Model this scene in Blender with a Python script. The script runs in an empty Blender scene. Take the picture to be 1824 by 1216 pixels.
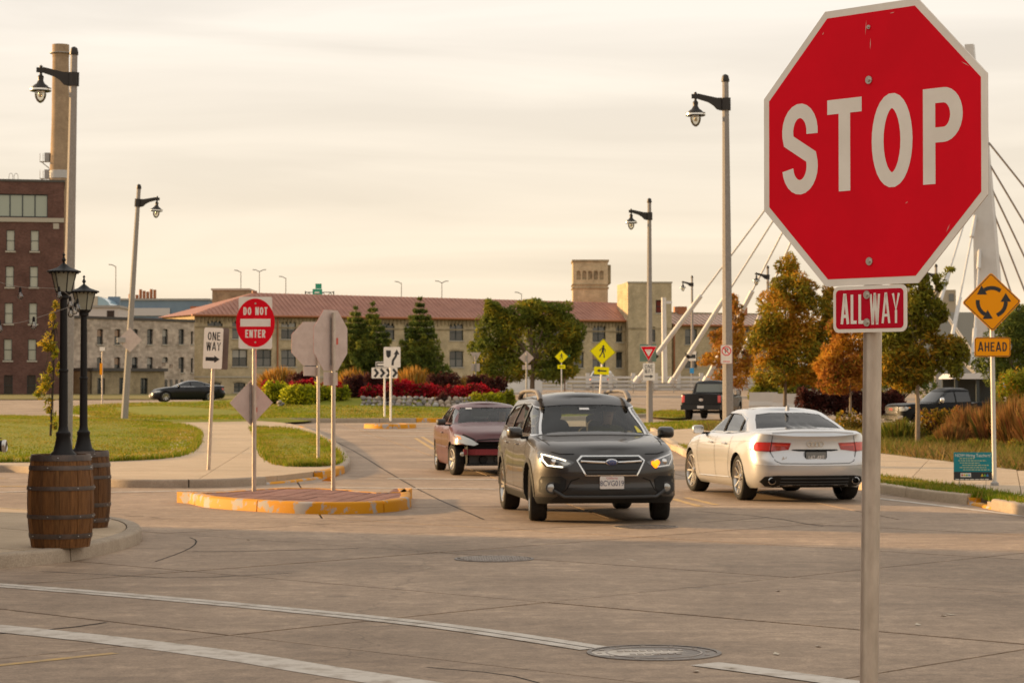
import bpy, bmesh, math, random
import numpy as np
from mathutils import Vector, Matrix
from mathutils.bvhtree import BVHTree
R = math.radians
rnd = random.Random(7)
nr = np.random.default_rng(5)
sc = bpy.context.scene
col = sc.collection

# ---------------------------------------------------------------- camera
CH, FPX, YH = 1.75, 4090.0, 684.0
PITCH = math.atan((YH - 608) / FPX)
cd = bpy.data.cameras.new('camera')
cd.lens = 50.0
cd.sensor_fit = 'HORIZONTAL'
cd.sensor_width = 1824 / FPX * 50.0
cd.clip_start = 0.1
cd.clip_end = 6000
cd.dof.use_dof = True
cd.dof.focus_distance = 8.5
cd.dof.aperture_fstop = 10.0
cam = bpy.data.objects.new('camera', cd)
cam.location = (0, 0, CH)
cam.rotation_euler = (R(90) + PITCH, 0, 0)
col.objects.link(cam)
sc.camera = cam

# ---------------------------------------------------------------- sky, sun, exposure
SUN_EL, SUN_AZ = R(11), R(23)          # low in the west: left of the view and a little beyond it
sdir = Vector((-math.cos(SUN_AZ) * math.cos(SUN_EL), math.sin(SUN_AZ) * math.cos(SUN_EL), math.sin(SUN_EL)))
w = bpy.data.worlds.new('World')
sc.world = w
w.use_nodes = True
nt = w.node_tree
nt.nodes.clear()
N = nt.nodes.new
out = N('ShaderNodeOutputWorld')
sky = N('ShaderNodeTexSky')
sky.sky_type = 'NISHITA'
sky.sun_disc = False
sky.sun_elevation = SUN_EL
sky.sun_rotation = math.atan2(sdir.x, sdir.y)
sky.dust_density = 3.0
bg1 = N('ShaderNodeBackground')
bg1.inputs[1].default_value = 0.08
nt.links.new(sky.outputs[0], bg1.inputs[0])
tc = N('ShaderNodeTexCoord')
sep = N('ShaderNodeSeparateXYZ')
nt.links.new(tc.outputs['Generated'], sep.inputs[0])
ramp = N('ShaderNodeValToRGB')
cr = ramp.color_ramp
cr.elements[0].position = 0.0
cr.elements[0].color = (0.985, 0.80, 0.57, 1)
cr.elements[1].position = 1.0
cr.elements[1].color = (0.88, 0.86, 0.82, 1)
for p, c in ((0.045, (1.0, 0.845, 0.64)), (0.09, (1.0, 0.88, 0.72)), (0.16, (0.99, 0.905, 0.80)), (0.45, (0.94, 0.885, 0.82))):
    e = cr.elements.new(p)
    e.color = (*c, 1)
nt.links.new(sep.outputs[2], ramp.inputs[0])
mp = N('ShaderNodeMapping')
mp.inputs['Scale'].default_value = (1.2, 1.2, 11.0)
mp.inputs['Rotation'].default_value = (0.05, 0.10, 0.3)
nt.links.new(tc.outputs['Generated'], mp.inputs[0])
cn = N('ShaderNodeTexNoise')
cn.inputs['Scale'].default_value = 3.2
cn.inputs['Detail'].default_value = 7
cn.inputs['Distortion'].default_value = 0.6
nt.links.new(mp.outputs[0], cn.inputs[0])
mr = N('ShaderNodeMapRange')
mr.inputs[1].default_value = 0.38
mr.inputs[2].default_value = 0.66
mr.inputs[3].default_value = 0.60
mr.inputs[4].default_value = 0.70
nt.links.new(cn.outputs[0], mr.inputs[0])
bg2 = N('ShaderNodeBackground')
nt.links.new(ramp.outputs[0], bg2.inputs[0])
nt.links.new(mr.outputs[0], bg2.inputs[1])
mx = N('ShaderNodeMixShader')
mx.inputs[0].default_value = 0.93        # thin high cloud veils nearly all of the clear sky
nt.links.new(bg1.outputs[0], mx.inputs[1])
nt.links.new(bg2.outputs[0], mx.inputs[2])
nt.links.new(mx.outputs[0], out.inputs[0])

sl = bpy.data.lights.new('sun', 'SUN')
sl.energy = 5.0
sl.angle = R(2.0)
sl.color = (1.0, 0.64, 0.29)
sun = bpy.data.objects.new('sun', sl)
sun.rotation_euler = (-sdir).to_track_quat('-Z', 'Y').to_euler()
sun.location = sdir * 200
col.objects.link(sun)

vs = sc.view_settings
vs.view_transform = 'Standard'
vs.look = 'None'
vs.exposure = 0.66
vs.gamma = 1.0
vs.use_curve_mapping = False
sc.cycles.use_denoising = True
sc.cycles.max_bounces = 8
sc.cycles.transparent_max_bounces = 12
sc.cycles.caustics_reflective = False
sc.cycles.caustics_refractive = False

# ---------------------------------------------------------------- helpers: picture <-> place
def sstep(a, b, x):
    t = min(1.0, max(0.0, (x - a) / (b - a)))
    return t * t * (3 - 2 * t)

def elev(x, y):
    """gentle rise of the ground towards the river: 0.6 m on the left, 1.35 m at the bridge"""
    k = sstep(-8, 6, x)
    return (1 - k) * 0.6 * sstep(108, 160, y) + k * (1.35 * sstep(112, 205, y))

def pdir(px, py):
    u = (px - 912) / FPX
    v = (608 - py) / FPX
    return Vector((u, math.cos(PITCH) - v * math.sin(PITCH), math.sin(PITCH) + v * math.cos(PITCH)))

def W(px, py, Y):
    d = pdir(px, py)
    return Vector((0, 0, CH)) + d * (Y / d.y)

def G(px, py, dz=0.0):
    d = pdir(px, py)
    t = 50.0
    for _ in range(60):
        z = elev(d.x * t, d.y * t) + dz
        t2 = (z - CH) / d.z if d.z < -1e-6 else 400
        t = 0.6 * t + 0.4 * min(max(t2, 1), 420)
    return Vector((d.x * t, d.y * t, elev(d.x * t, d.y * t) + dz))

def X_at(px, Y):
    return W(px, 684, Y).x

# ---------------------------------------------------------------- helpers: materials
MATS = {}
def M(name, c, rough=0.6, metal=0.0, c2=None, scale=6.0, detail=4.0, bump=0.0, bscale=None, coat=0.0, emit=0.0,
      lo=0.35, hi=0.65, stretch=None, rnd_amt=0.0, spec=0.5, ecol=None):
    if name in MATS:
        return MATS[name]
    m = bpy.data.materials.new(name)
    m.use_nodes = True
    t = m.node_tree
    b = t.nodes['Principled BSDF']
    b.inputs['Base Color'].default_value = (*c, 1)
    b.inputs['Roughness'].default_value = rough
    b.inputs['Metallic'].default_value = metal
    b.inputs['Specular IOR Level'].default_value = spec if (rough < 0.6 or spec != 0.5) else 0.2
    if coat:
        b.inputs['Coat Weight'].default_value = coat
        b.inputs['Coat Roughness'].default_value = 0.04
    if emit:
        b.inputs['Emission Color'].default_value = (*(ecol or c), 1)
        b.inputs['Emission Strength'].default_value = emit
    col_out = None
    if c2 is not None or bump:
        tx = t.nodes.new('ShaderNodeTexCoord')
        src = tx.outputs['Object']
        if stretch:
            mpn = t.nodes.new('ShaderNodeMapping')
            mpn.inputs['Scale'].default_value = stretch
            t.links.new(src, mpn.inputs[0])
            src = mpn.outputs[0]
        n = t.nodes.new('ShaderNodeTexNoise')
        n.inputs['Scale'].default_value = scale
        n.inputs['Detail'].default_value = detail
        n.inputs['Roughness'].default_value = 0.65
        t.links.new(src, n.inputs[0])
        if c2 is not None:
            rp = t.nodes.new('ShaderNodeValToRGB')
            rp.color_ramp.elements[0].position = lo
            rp.color_ramp.elements[0].color = (*c, 1)
            rp.color_ramp.elements[1].position = hi
            rp.color_ramp.elements[1].color = (*c2, 1)
            t.links.new(n.outputs[0], rp.inputs[0])
            col_out = rp.outputs[0]
            t.links.new(col_out, b.inputs['Base Color'])
        if bump:
            bp = t.nodes.new('ShaderNodeBump')
            bp.inputs['Strength'].default_value = bump
            bp.inputs['Distance'].default_value = 0.02
            if bscale:
                n2 = t.nodes.new('ShaderNodeTexNoise')
                n2.inputs['Scale'].default_value = bscale
                n2.inputs['Detail'].default_value = 3
                t.links.new(src, n2.inputs[0])
                t.links.new(n2.outputs[0], bp.inputs['Height'])
            else:
                t.links.new(n.outputs[0], bp.inputs['Height'])
            t.links.new(bp.outputs[0], b.inputs['Normal'])
    if rnd_amt:
        oi = t.nodes.new('ShaderNodeObjectInfo')
        mr_ = t.nodes.new('ShaderNodeMapRange')
        mr_.inputs[3].default_value = 1 - rnd_amt
        mr_.inputs[4].default_value = 1 + rnd_amt
        t.links.new(oi.outputs['Random'], mr_.inputs[0])
        mm = t.nodes.new('ShaderNodeMixRGB')
        mm.blend_type = 'MULTIPLY'
        mm.inputs[0].default_value = 1
        if col_out is not None:
            t.links.new(col_out, mm.inputs[1])
        else:
            mm.inputs[1].default_value = (*c, 1)
        t.links.new(mr_.outputs[0], mm.inputs[2])
        t.links.new(mm.outputs[0], b.inputs['Base Color'])
    MATS[name] = m
    return m

def leaf_mat(name, c, trans=0.35):
    if name in MATS:
        return MATS[name]
    m = bpy.data.materials.new(name)
    m.use_nodes = True
    t = m.node_tree
    b = t.nodes['Principled BSDF']
    b.inputs['Roughness'].default_value = 0.55
    b.inputs['Specular IOR Level'].default_value = 0.08
    tr = t.nodes.new('ShaderNodeBsdfTranslucent')
    tx = t.nodes.new('ShaderNodeTexCoord')
    n = t.nodes.new('ShaderNodeTexNoise')
    n.inputs['Scale'].default_value = 1.3
    n.inputs['Detail'].default_value = 4
    t.links.new(tx.outputs['Object'], n.inputs[0])
    rp = t.nodes.new('ShaderNodeValToRGB')
    rp.color_ramp.elements[0].position = 0.3
    rp.color_ramp.elements[0].color = (c[0] * 0.62, c[1] * 0.62, c[2] * 0.6, 1)
    rp.color_ramp.elements[1].position = 0.7
    rp.color_ramp.elements[1].color = (c[0] * 1.25, c[1] * 1.25, c[2] * 1.2, 1)
    t.links.new(n.outputs[0], rp.inputs[0])
    t.links.new(rp.outputs[0], b.inputs['Base Color'])
    t.links.new(rp.outputs[0], tr.inputs[0])
    mxn = t.nodes.new('ShaderNodeMixShader')
    mxn.inputs[0].default_value = trans
    t.links.new(b.outputs[0], mxn.inputs[1])
    t.links.new(tr.outputs[0], mxn.inputs[2])
    t.links.new(mxn.outputs[0], t.nodes['Material Output'].inputs[0])
    MATS[name] = m
    return m

def glass_mat(name, tint=(0.6, 0.66, 0.62), refl=0.08, rough=0.01):
    """pane: see-through sheet with a Fresnel reflection"""
    if name in MATS:
        return MATS[name]
    m = bpy.data.materials.new(name)
    m.use_nodes = True
    t = m.node_tree
    t.nodes.remove(t.nodes['Principled BSDF'])
    tp = t.nodes.new('ShaderNodeBsdfTransparent')
    tp.inputs[0].default_value = (*tint, 1)
    gl = t.nodes.new('ShaderNodeBsdfGlossy')
    gl.inputs['Roughness'].default_value = rough
    fr = t.nodes.new('ShaderNodeFresnel')
    fr.inputs[0].default_value = 1.52
    ad = t.nodes.new('ShaderNodeMath')
    ad.operation = 'ADD'
    ad.use_clamp = True
    ad.inputs[1].default_value = refl
    t.links.new(fr.outputs[0], ad.inputs[0])
    mxn = t.nodes.new('ShaderNodeMixShader')
    t.links.new(ad.outputs[0], mxn.inputs[0])
    t.links.new(tp.outputs[0], mxn.inputs[1])
    t.links.new(gl.outputs[0], mxn.inputs[2])
    t.links.new(mxn.outputs[0], t.nodes['Material Output'].inputs[0])
    MATS[name] = m
    return m

def concrete(name, c, c2, rough=0.8, track=0.0, scale=0.8, rnd_amt=0.05, crack=0.0):
    if name in MATS:
        return MATS[name]
    m = bpy.data.materials.new(name)
    m.use_nodes = True
    t = m.node_tree
    L = t.links.new
    b = t.nodes['Principled BSDF']
    b.inputs['Roughness'].default_value = rough
    b.inputs['Specular IOR Level'].default_value = 0.22
    geo = t.nodes.new('ShaderNodeNewGeometry')
    n1 = t.nodes.new('ShaderNodeTexNoise')
    n1.inputs['Scale'].default_value = scale
    n1.inputs['Detail'].default_value = 9
    n1.inputs['Roughness'].default_value = 0.7
    L(geo.outputs['Position'], n1.inputs[0])
    rp = t.nodes.new('ShaderNodeValToRGB')
    rp.color_ramp.elements[0].position = 0.3
    rp.color_ramp.elements[0].color = (*c, 1)
    rp.color_ramp.elements[1].position = 0.72
    rp.color_ramp.elements[1].color = (*c2, 1)
    L(n1.outputs[0], rp.inputs[0])
    cur = rp.outputs[0]
    def mul(fac_out, lo, hi, a=0.0, bb=1.0):
        nonlocal cur
        r2 = t.nodes.new('ShaderNodeMapRange')
        r2.inputs[1].default_value = a
        r2.inputs[2].default_value = bb
        r2.inputs[3].default_value = lo
        r2.inputs[4].default_value = hi
        L(fac_out, r2.inputs[0])
        mm = t.nodes.new('ShaderNodeMixRGB')
        mm.blend_type = 'MULTIPLY'
        mm.inputs[0].default_value = 1
        L(cur, mm.inputs[1])
        L(r2.outputs[0], mm.inputs[2])
        cur = mm.outputs[0]
    # fine aggregate
    n2 = t.nodes.new('ShaderNodeTexNoise')
    n2.inputs['Scale'].default_value = 60
    n2.inputs['Detail'].default_value = 3
    L(geo.outputs['Position'], n2.inputs[0])
    mul(n2.outputs[0], 0.82, 1.18, 0.3, 0.7)
    if track:
        for rot, sx in ((0.75, 0.9), (-0.8, 0.7), (0.1, 0.5)):   # broomed finish, tyre marks
            mpn = t.nodes.new('ShaderNodeMapping')
            mpn.inputs['Rotation'].default_value = (0, 0, rot)
            mpn.inputs['Scale'].default_value = (0.22 * sx, 5.0, 1)
            L(geo.outputs['Position'], mpn.inputs[0])
            n3 = t.nodes.new('ShaderNodeTexNoise')
            n3.inputs['Scale'].default_value = 1.0
            n3.inputs['Detail'].default_value = 5
            n3.inputs['Distortion'].default_value = 0.5
            L(mpn.outputs[0], n3.inputs[0])
            mul(n3.outputs[0], 1 - track, 1 + track * 0.7, 0.32, 0.68)
        for sc_, lo_, hi_, a_, b_ in ((2.6, 0.97, 1.20, 0.50, 0.70), (7.0, 0.90, 1.10, 0.35, 0.65), (18.0, 0.90, 1.10, 0.35, 0.65)):   # scuffs and pale scrapes
            n5 = t.nodes.new('ShaderNodeTexNoise')
            n5.inputs['Scale'].default_value = sc_
            n5.inputs['Detail'].default_value = 5
            n5.inputs['Distortion'].default_value = 1.2
            L(geo.outputs['Position'], n5.inputs[0])
            mul(n5.outputs[0], lo_, hi_, a_, b_)
        n6 = t.nodes.new('ShaderNodeTexNoise')     # oil drips
        n6.inputs['Scale'].default_value = 1.6
        n6.inputs['Detail'].default_value = 3
        L(geo.outputs['Position'], n6.inputs[0])
        mul(n6.outputs[0], 1.0, 0.72, 0.64, 0.74)
        n4 = t.nodes.new('ShaderNodeTexNoise')     # oil and damp stains
        n4.inputs['Scale'].default_value = 0.35
        n4.inputs['Detail'].default_value = 6
        L(geo.outputs['Position'], n4.inputs[0])
        mul(n4.outputs[0], 0.78, 1.1, 0.3, 0.62)
    if crack:
        vo = t.nodes.new('ShaderNodeTexVoronoi')
        vo.feature = 'DISTANCE_TO_EDGE'
        vo.inputs['Scale'].default_value = 0.12
        ns = t.nodes.new('ShaderNodeTexNoise')
        ns.inputs['Scale'].default_value = 1.5
        ns.inputs['Detail'].default_value = 5
        L(geo.outputs['Position'], ns.inputs[0])
        va = t.nodes.new('ShaderNodeVectorMath')
        va.operation = 'MULTIPLY_ADD'
        L(ns.outputs['Color'], va.inputs[0])
        va.inputs[1].default_value = (1.1, 1.1, 0)
        L(geo.outputs['Position'], va.inputs[2])
        L(va.outputs[0], vo.inputs['Vector'])
        mul(vo.outputs['Distance'], 1 - crack, 1.0, 0.0006, 0.0022)
    if rnd_amt:
        oi = t.nodes.new('ShaderNodeObjectInfo')
        mul(oi.outputs['Random'], 1 - rnd_amt, 1 + rnd_amt)
    L(cur, b.inputs['Base Color'])
    bp = t.nodes.new('ShaderNodeBump')
    bp.inputs['Strength'].default_value = 0.25
    bp.inputs['Distance'].default_value = 0.01
    L(n2.outputs[0], bp.inputs['Height'])
    L(bp.outputs[0], b.inputs['Normal'])
    MATS[name] = m
    return m

def brick_mat(name, c1, c2, mortar, bw=0.22, bh=0.075, stain=0.35):
    if name in MATS:
        return MATS[name]
    m = bpy.data.materials.new(name)
    m.use_nodes = True
    t = m.node_tree
    L = t.links.new
    b = t.nodes['Principled BSDF']
    b.inputs['Roughness'].default_value = 0.9
    b.inputs['Specular IOR Level'].default_value = 0.15
    tx = t.nodes.new('ShaderNodeTexCoord')
    mpn = t.nodes.new('ShaderNodeMapping')
    mpn.inputs['Rotation'].default_value = (R(90), 0, 0)
    L(tx.outputs['Object'], mpn.inputs[0])
    br = t.nodes.new('ShaderNodeTexBrick')
    br.inputs['Color1'].default_value = (*c1, 1)
    br.inputs['Color2'].default_value = (*c2, 1)
    br.inputs['Mortar'].default_value = (*mortar, 1)
    br.inputs['Scale'].default_value = 1.0
    br.inputs['Mortar Size'].default_value = 0.008
    br.inputs['Brick Width'].default_value = bw
    br.inputs['Row Height'].default_value = bh
    L(mpn.outputs[0], br.inputs[0])
    n = t.nodes.new('ShaderNodeTexNoise')
    n.inputs['Scale'].default_value = 0.55
    n.inputs['Detail'].default_value = 8
    n.inputs['Roughness'].default_value = 0.72
    L(tx.outputs['Object'], n.inputs[0])
    r2 = t.nodes.new('ShaderNodeMapRange')
    r2.inputs[1].default_value = 0.3
    r2.inputs[2].default_value = 0.7
    r2.inputs[3].default_value = 1 - stain
    r2.inputs[4].default_value = 1 + stain * 0.6
    L(n.outputs[0], r2.inputs[0])
    mm = t.nodes.new('ShaderNodeMixRGB')
    mm.blend_type = 'MULTIPLY'
    mm.inputs[0].default_value = 1
    L(br.outputs[0], mm.inputs[1])
    L(r2.outputs[0], mm.inputs[2])
    L(mm.outputs[0], b.inputs['Base Color'])
    MATS[name] = m
    return m

# ---------------------------------------------------------------- helpers: meshes
class MB:
    def __init__(s):
        s.v, s.f, s.m = [], [], []
    def add(s, vs_, fs, mi=0):
        o = len(s.v)
        s.v += [tuple(p) for p in vs_]
        for f in fs:
            s.f.append(tuple(i + o for i in f))
            s.m.append(mi)
        return s
    def box(s, x0, x1, y0, y1, z0, z1, mi=0, mat=None):
        p = [Vector(q) for q in ((x0, y0, z0), (x1, y0, z0), (x1, y1, z0), (x0, y1, z0), (x0, y0, z1), (x1, y0, z1), (x1, y1, z1), (x0, y1, z1))]
        if mat is not None:
            p = [mat @ q for q in p]
        return s.add(p, [(0, 3, 2, 1), (4, 5, 6, 7), (0, 1, 5, 4), (1, 2, 6, 5), (2, 3, 7, 6), (3, 0, 4, 7)], mi)
    def tube(s, pts, rad, n=8, mi=0, cap=True, rot=0.0):
        pts = [Vector(p) for p in pts]
        if not hasattr(rad, '__len__'):
            rad = [rad] * len(pts)
        rings = []
        up = None
        for i, p in enumerate(pts):
            d = (pts[min(i + 1, len(pts) - 1)] - pts[max(i - 1, 0)]).normalized()
            if up is None:
                up = Vector((0, 0, 1)) if abs(d.z) < 0.9 else Vector((1, 0, 0))
            a = d.cross(up).normalized()
            b = d.cross(a).normalized()
            up = -b if abs(d.dot(-b)) < 0.9 else up
            up = b.cross(d) if False else up
            rings.append([p + (a * math.cos(rot + 2 * math.pi * k / n) + b * math.sin(rot + 2 * math.pi * k / n)) * rad[i] for k in range(n)])
        vs_ = [q for r in rings for q in r]
        fs = []
        for i in range(len(pts) - 1):
            for k in range(n):
                fs.append((i * n + k, i * n + (k + 1) % n, (i + 1) * n + (k + 1) % n, (i + 1) * n + k))
        if cap:
            fs.append(tuple(range(n))[::-1])
            fs.append(tuple((len(pts) - 1) * n + k for k in range(n)))
        return s.add(vs_, fs, mi)
    def lathe(s, prof, n=24, c=(0, 0, 0), mi=0, axis='z', close=False, flat=1.0, cap=True):
        vs_, fs = [], []
        for r, h in prof:
            for k in range(n):
                a = 2 * math.pi * k / n
                x, y = r * math.cos(a), r * math.sin(a) * flat
                if axis == 'z': q = (x, y, h)
                elif axis == 'y': q = (x, h, y)
                else: q = (h, x, y)
                vs_.append((q[0] + c[0], q[1] + c[1], q[2] + c[2]))
        m_ = len(prof)
        for i in range(m_ - 1 + (1 if close else 0)):
            for k in range(n):
                j = (i + 1) % m_
                fs.append((i * n + k, i * n + (k + 1) % n, j * n + (k + 1) % n, j * n + k))
        if not close and cap:
            if prof[0][0] > 1e-5: fs.append(tuple(range(n))[::-1])
            if prof[-1][0] > 1e-5: fs.append(tuple((m_ - 1) * n + k for k in range(n)))
        return s.add(vs_, fs, mi)
    def prism(s, poly, a, b, plane='xz', mi=0):
        """poly in the plane's two axes, extruded between a and b along the third"""
        n = len(poly)
        def q(p, h):
            if plane == 'xz': return (p[0], h, p[1])
            if plane == 'xy': return (p[0], p[1], h)
            return (h, p[0], p[1])
        vs_ = [q(p, a) for p in poly] + [q(p, b) for p in poly]
        fs = [tuple(range(n)), tuple(range(2 * n - 1, n - 1, -1))]
        for i in range(n):
            j = (i + 1) % n
            fs.append((j, i, n + i, n + j))
        return s.add(vs_, fs, mi)
    def mesh(s, name, mats, smooth=None, fix=True):
        me = bpy.data.meshes.new(name)
        me.from_pydata(s.v, [], s.f)
        if not isinstance(mats, (list, tuple)): mats = [mats]
        for m in mats: me.materials.append(m)
        if len(mats) > 1:
            me.polygons.foreach_set('material_index', s.m)
        if fix:
            bm = bmesh.new()
            bm.from_mesh(me)
            bmesh.ops.remove_doubles(bm, verts=bm.verts, dist=1e-5)
            bmesh.ops.recalc_face_normals(bm, faces=bm.faces)
            bm.to_mesh(me)
            bm.free()
        if smooth is not None:
            me.polygons.foreach_set('use_smooth', [True] * len(me.polygons))
            me.set_sharp_from_angle(angle=R(smooth))
        me.update()
        return me
    def build(s, name, mats, parent=None, smooth=None, fix=True, loc=None):
        return obj(name, s.mesh(name, mats, smooth, fix), parent, loc)

def obj(name, data, parent=None, loc=None):
    o = bpy.data.objects.new(name, data)
    col.objects.link(o)
    if parent is not None: o.parent = parent
    if loc is not None: o.location = loc
    return o

def tag(o, label, cat, group=None, kind=None):
    o['label'] = label
    if cat: o['category'] = cat
    if group: o['group'] = group
    if kind: o['kind'] = kind
    return o

def thing(name, label, cat, loc=(0, 0, 0), rz=0.0, group=None):
    o = obj(name, None, None, loc)
    o.rotation_euler = (0, 0, rz)
    o.empty_display_size = 0.2
    return tag(o, label, cat, group)

def struct(o, label=None):
    o['kind'] = 'structure'
    if label: o['label'] = label
    return o

def copy_tree(o, parent=None):
    c = o.copy()
    col.objects.link(c)
    c.parent = parent
    for ch in list(o.children):
        copy_tree(ch, c)
    return c

def rrect(w_, h_, r, n=5, cx=0, cz=0):
    p = []
    for sx, sz, a0 in ((1, 1, 0), (-1, 1, 90), (-1, -1, 180), (1, -1, 270)):
        for k in range(n + 1):
            a = R(a0 + 90 * k / n)
            p.append((cx + sx * (w_ / 2 - r) + r * math.cos(a), cz + sz * (h_ / 2 - r) + r * math.sin(a)))
    return p

def ngon(n, r, a0=0.0, cx=0, cz=0, sx=1.0):
    return [(cx + sx * r * math.cos(a0 + 2 * math.pi * k / n), cz + r * math.sin(a0 + 2 * math.pi * k / n)) for k in range(n)]

def inpoly(x, y, poly):
    c = False
    n = len(poly)
    for i in range(n):
        x1, y1 = poly[i][0], poly[i][1]
        x2, y2 = poly[(i + 1) % n][0], poly[(i + 1) % n][1]
        if (y1 > y) != (y2 > y) and x < (x2 - x1) * (y - y1) / (y2 - y1) + x1:
            c = not c
    return c

# ---------------------------------------------------------------- lettering: strokes and built-in font
def arc(cx, cz, rx, rz, a0, a1, n=10):
    return [(cx + rx * math.cos(R(a0 + (a1 - a0) * k / n)), cz + rz * math.sin(R(a0 + (a1 - a0) * k / n))) for k in range(n + 1)]

def glyph(ch, w_, s):
    h = s / 2
    if ch == 'S':
        rx, rz = w_ / 2 - h, 0.27 - h / 2
        return [arc(w_ / 2, 1 - h - rz, rx, rz, -8, 205, 14) + arc(w_ / 2, h + rz, rx, rz, 25, -172, 14)]
    if ch == 'T': return [[(0, 1 - h), (w_, 1 - h)], [(w_ / 2, 1 - s), (w_ / 2, 0)]]
    if ch == 'O': return [arc(w_ / 2, 0.5, w_ / 2 - h, 0.5 - h, 0, 360, 30)]
    if ch in 'PR':
        rz = (0.57 - s) / 2
        a = [[(h, 1), (h, 0)], [(s, 1 - h), (w_ * 0.52, 1 - h)] + arc(w_ * 0.52, 1 - h - rz, w_ * 0.48 - h, rz, 80, -80, 12) + [(w_ * 0.52, 1 - h - 2 * rz), (s, 1 - h - 2 * rz)]]
        if ch == 'R': a.append([(w_ * 0.5, 0.45), (w_ - h, 0)])
        return a
    if ch == 'A': return [[(h * 0.7, 0), (w_ / 2 - h * 0.25, 1 - h * 0.2), (w_ / 2 + h * 0.25, 1 - h * 0.2), (w_ - h * 0.7, 0)], [(w_ * 0.24, 0.27), (w_ * 0.76, 0.27)]]
    if ch == 'L': return [[(h, 1), (h, h), (w_, h)]]
    if ch == 'W': return [[(h * 0.8, 1), (w_ * 0.28 - h * .2, h * .2), (w_ * 0.28 + h * .2, h * .2), (w_ * 0.5 - h * .15, 1 - h * .2), (w_ * 0.5 + h * .15, 1 - h * .2), (w_ * 0.72 - h * .2, h * .2), (w_ * 0.72 + h * .2, h * .2), (w_ - h * 0.8, 1)]]
    if ch == 'Y': return [[(h, 1), (w_ / 2, 0.45), (w_ - h, 1)], [(w_ / 2, 0.44), (w_ / 2, 0)]]
    if ch == 'N': return [[(h, 0), (h, 1)], [(h * 1.2, 0.98), (w_ - h * 1.2, 0.02)], [(w_ - h, 0), (w_ - h, 1)]]
    if ch == 'E': return [[(w_, 1 - h), (h, 1 - h), (h, h), (w_, h)], [(s, 0.52), (w_ * 0.86, 0.52)]]
    if ch == 'D': return [[(h, 0), (h, 1)], [(s, 1 - h), (w_ * 0.45, 1 - h)] + arc(w_ * 0.45, 0.5, w_ * 0.55 - h, 0.5 - h, 80, -80, 14) + [(w_ * 0.45, h), (s, h)]]
    if ch == 'H': return [[(h, 0), (h, 1)], [(w_ - h, 0), (w_ - h, 1)], [(s, 0.5), (w_ - s, 0.5)]]
    return []

def ribbon(mb, pts, wd, y, mi=0, th=0.0006):
    """flat stroke of width wd in the xz-plane, mitred"""
    P = [Vector((p[0], p[1])) for p in pts]
    n = len(P)
    closed = (P[0] - P[-1]).length < 1e-6
    if closed: P = P[:-1]; n -= 1
    Lf, Rt = [], []
    for i in range(n):
        a = P[i - 1] if (i > 0 or closed) else None
        b = P[(i + 1) % n] if (i < n - 1 or closed) else None
        d1 = (P[i] - a).normalized() if a is not None else None
        d2 = (b - P[i]).normalized() if b is not None else None
        if d1 is None: d1 = d2
        if d2 is None: d2 = d1
        n1, n2 = Vector((-d1.y, d1.x)), Vector((-d2.y, d2.x))
        m_ = (n1 + n2)
        m_ = m_.normalized() if m_.length > 1e-6 else n1
        k = min(1.0 / max(m_.dot(n1), 0.3), 1.45)
        Lf.append(P[i] + m_ * wd / 2 * k)
        Rt.append(P[i] - m_ * wd / 2 * k)
    vs_ = [(p.x, y, p.y) for p in Lf] + [(p.x, y, p.y) for p in Rt]
    fs = []
    for i in range(n if closed else n - 1):
        j = (i + 1) % n
        fs.append((i, n + i, n + j, j))
    mb.add(vs_, fs, mi)

WID = {'S': .60, 'T': .56, 'O': .64, 'P': .60, 'R': .60, 'A': .70, 'L': .52, 'W': .86, 'Y': .68, 'N': .62, 'E': .54, 'D': .60, 'H': .62, ' ': .38}
def lettering(mb, text, cx, cz, hgt, y, s=0.16, wf=1.0, gap=0.16, total=None, mi=0):
    """text centred on (cx, cz) in the xz-plane at depth y"""
    ws = [WID[c] * wf for c in text]
    tot = sum(ws) + gap * (len(text) - 1)
    k = 1.0
    if total: k = total / (tot * hgt)
    x = -tot * hgt * k / 2
    st = 0
    for c, w_ in zip(text, ws):
        for pl in glyph(c, w_ * k, s):
            ribbon(mb, [(cx + x + p[0] * hgt, cz + (p[1] - 0.5) * hgt) for p in pl], s * hgt, y - 0.00012 * (st % 4), mi)
            st += 1
        x += (w_ + gap) * hgt * k
    return mb

def text_mesh(text, size, sx=1.0, extrude=0.0):
    cu = bpy.data.curves.new('text', 'FONT')
    cu.body = text
    cu.size = size
    cu.align_x = 'CENTER'
    cu.align_y = 'CENTER'
    cu.extrude = extrude
    cu.resolution_u = 3
    to = bpy.data.objects.new('text', cu)
    col.objects.link(to)
    dg = bpy.context.evaluated_depsgraph_get()
    me = bpy.data.meshes.new_from_object(to.evaluated_get(dg))
    bpy.data.objects.remove(to)
    bpy.data.curves.remove(cu)
    for v in me.vertices: v.co.x *= sx
    return me

def text_obj(name, text, size, mat, parent, loc, rot=(R(90), 0, 0), sx=1.0):
    me = text_mesh(text, size, sx)
    me.materials.clear()
    me.materials.append(mat)
    o = obj(name, me, parent, loc)
    o.rotation_euler = rot
    return o

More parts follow.
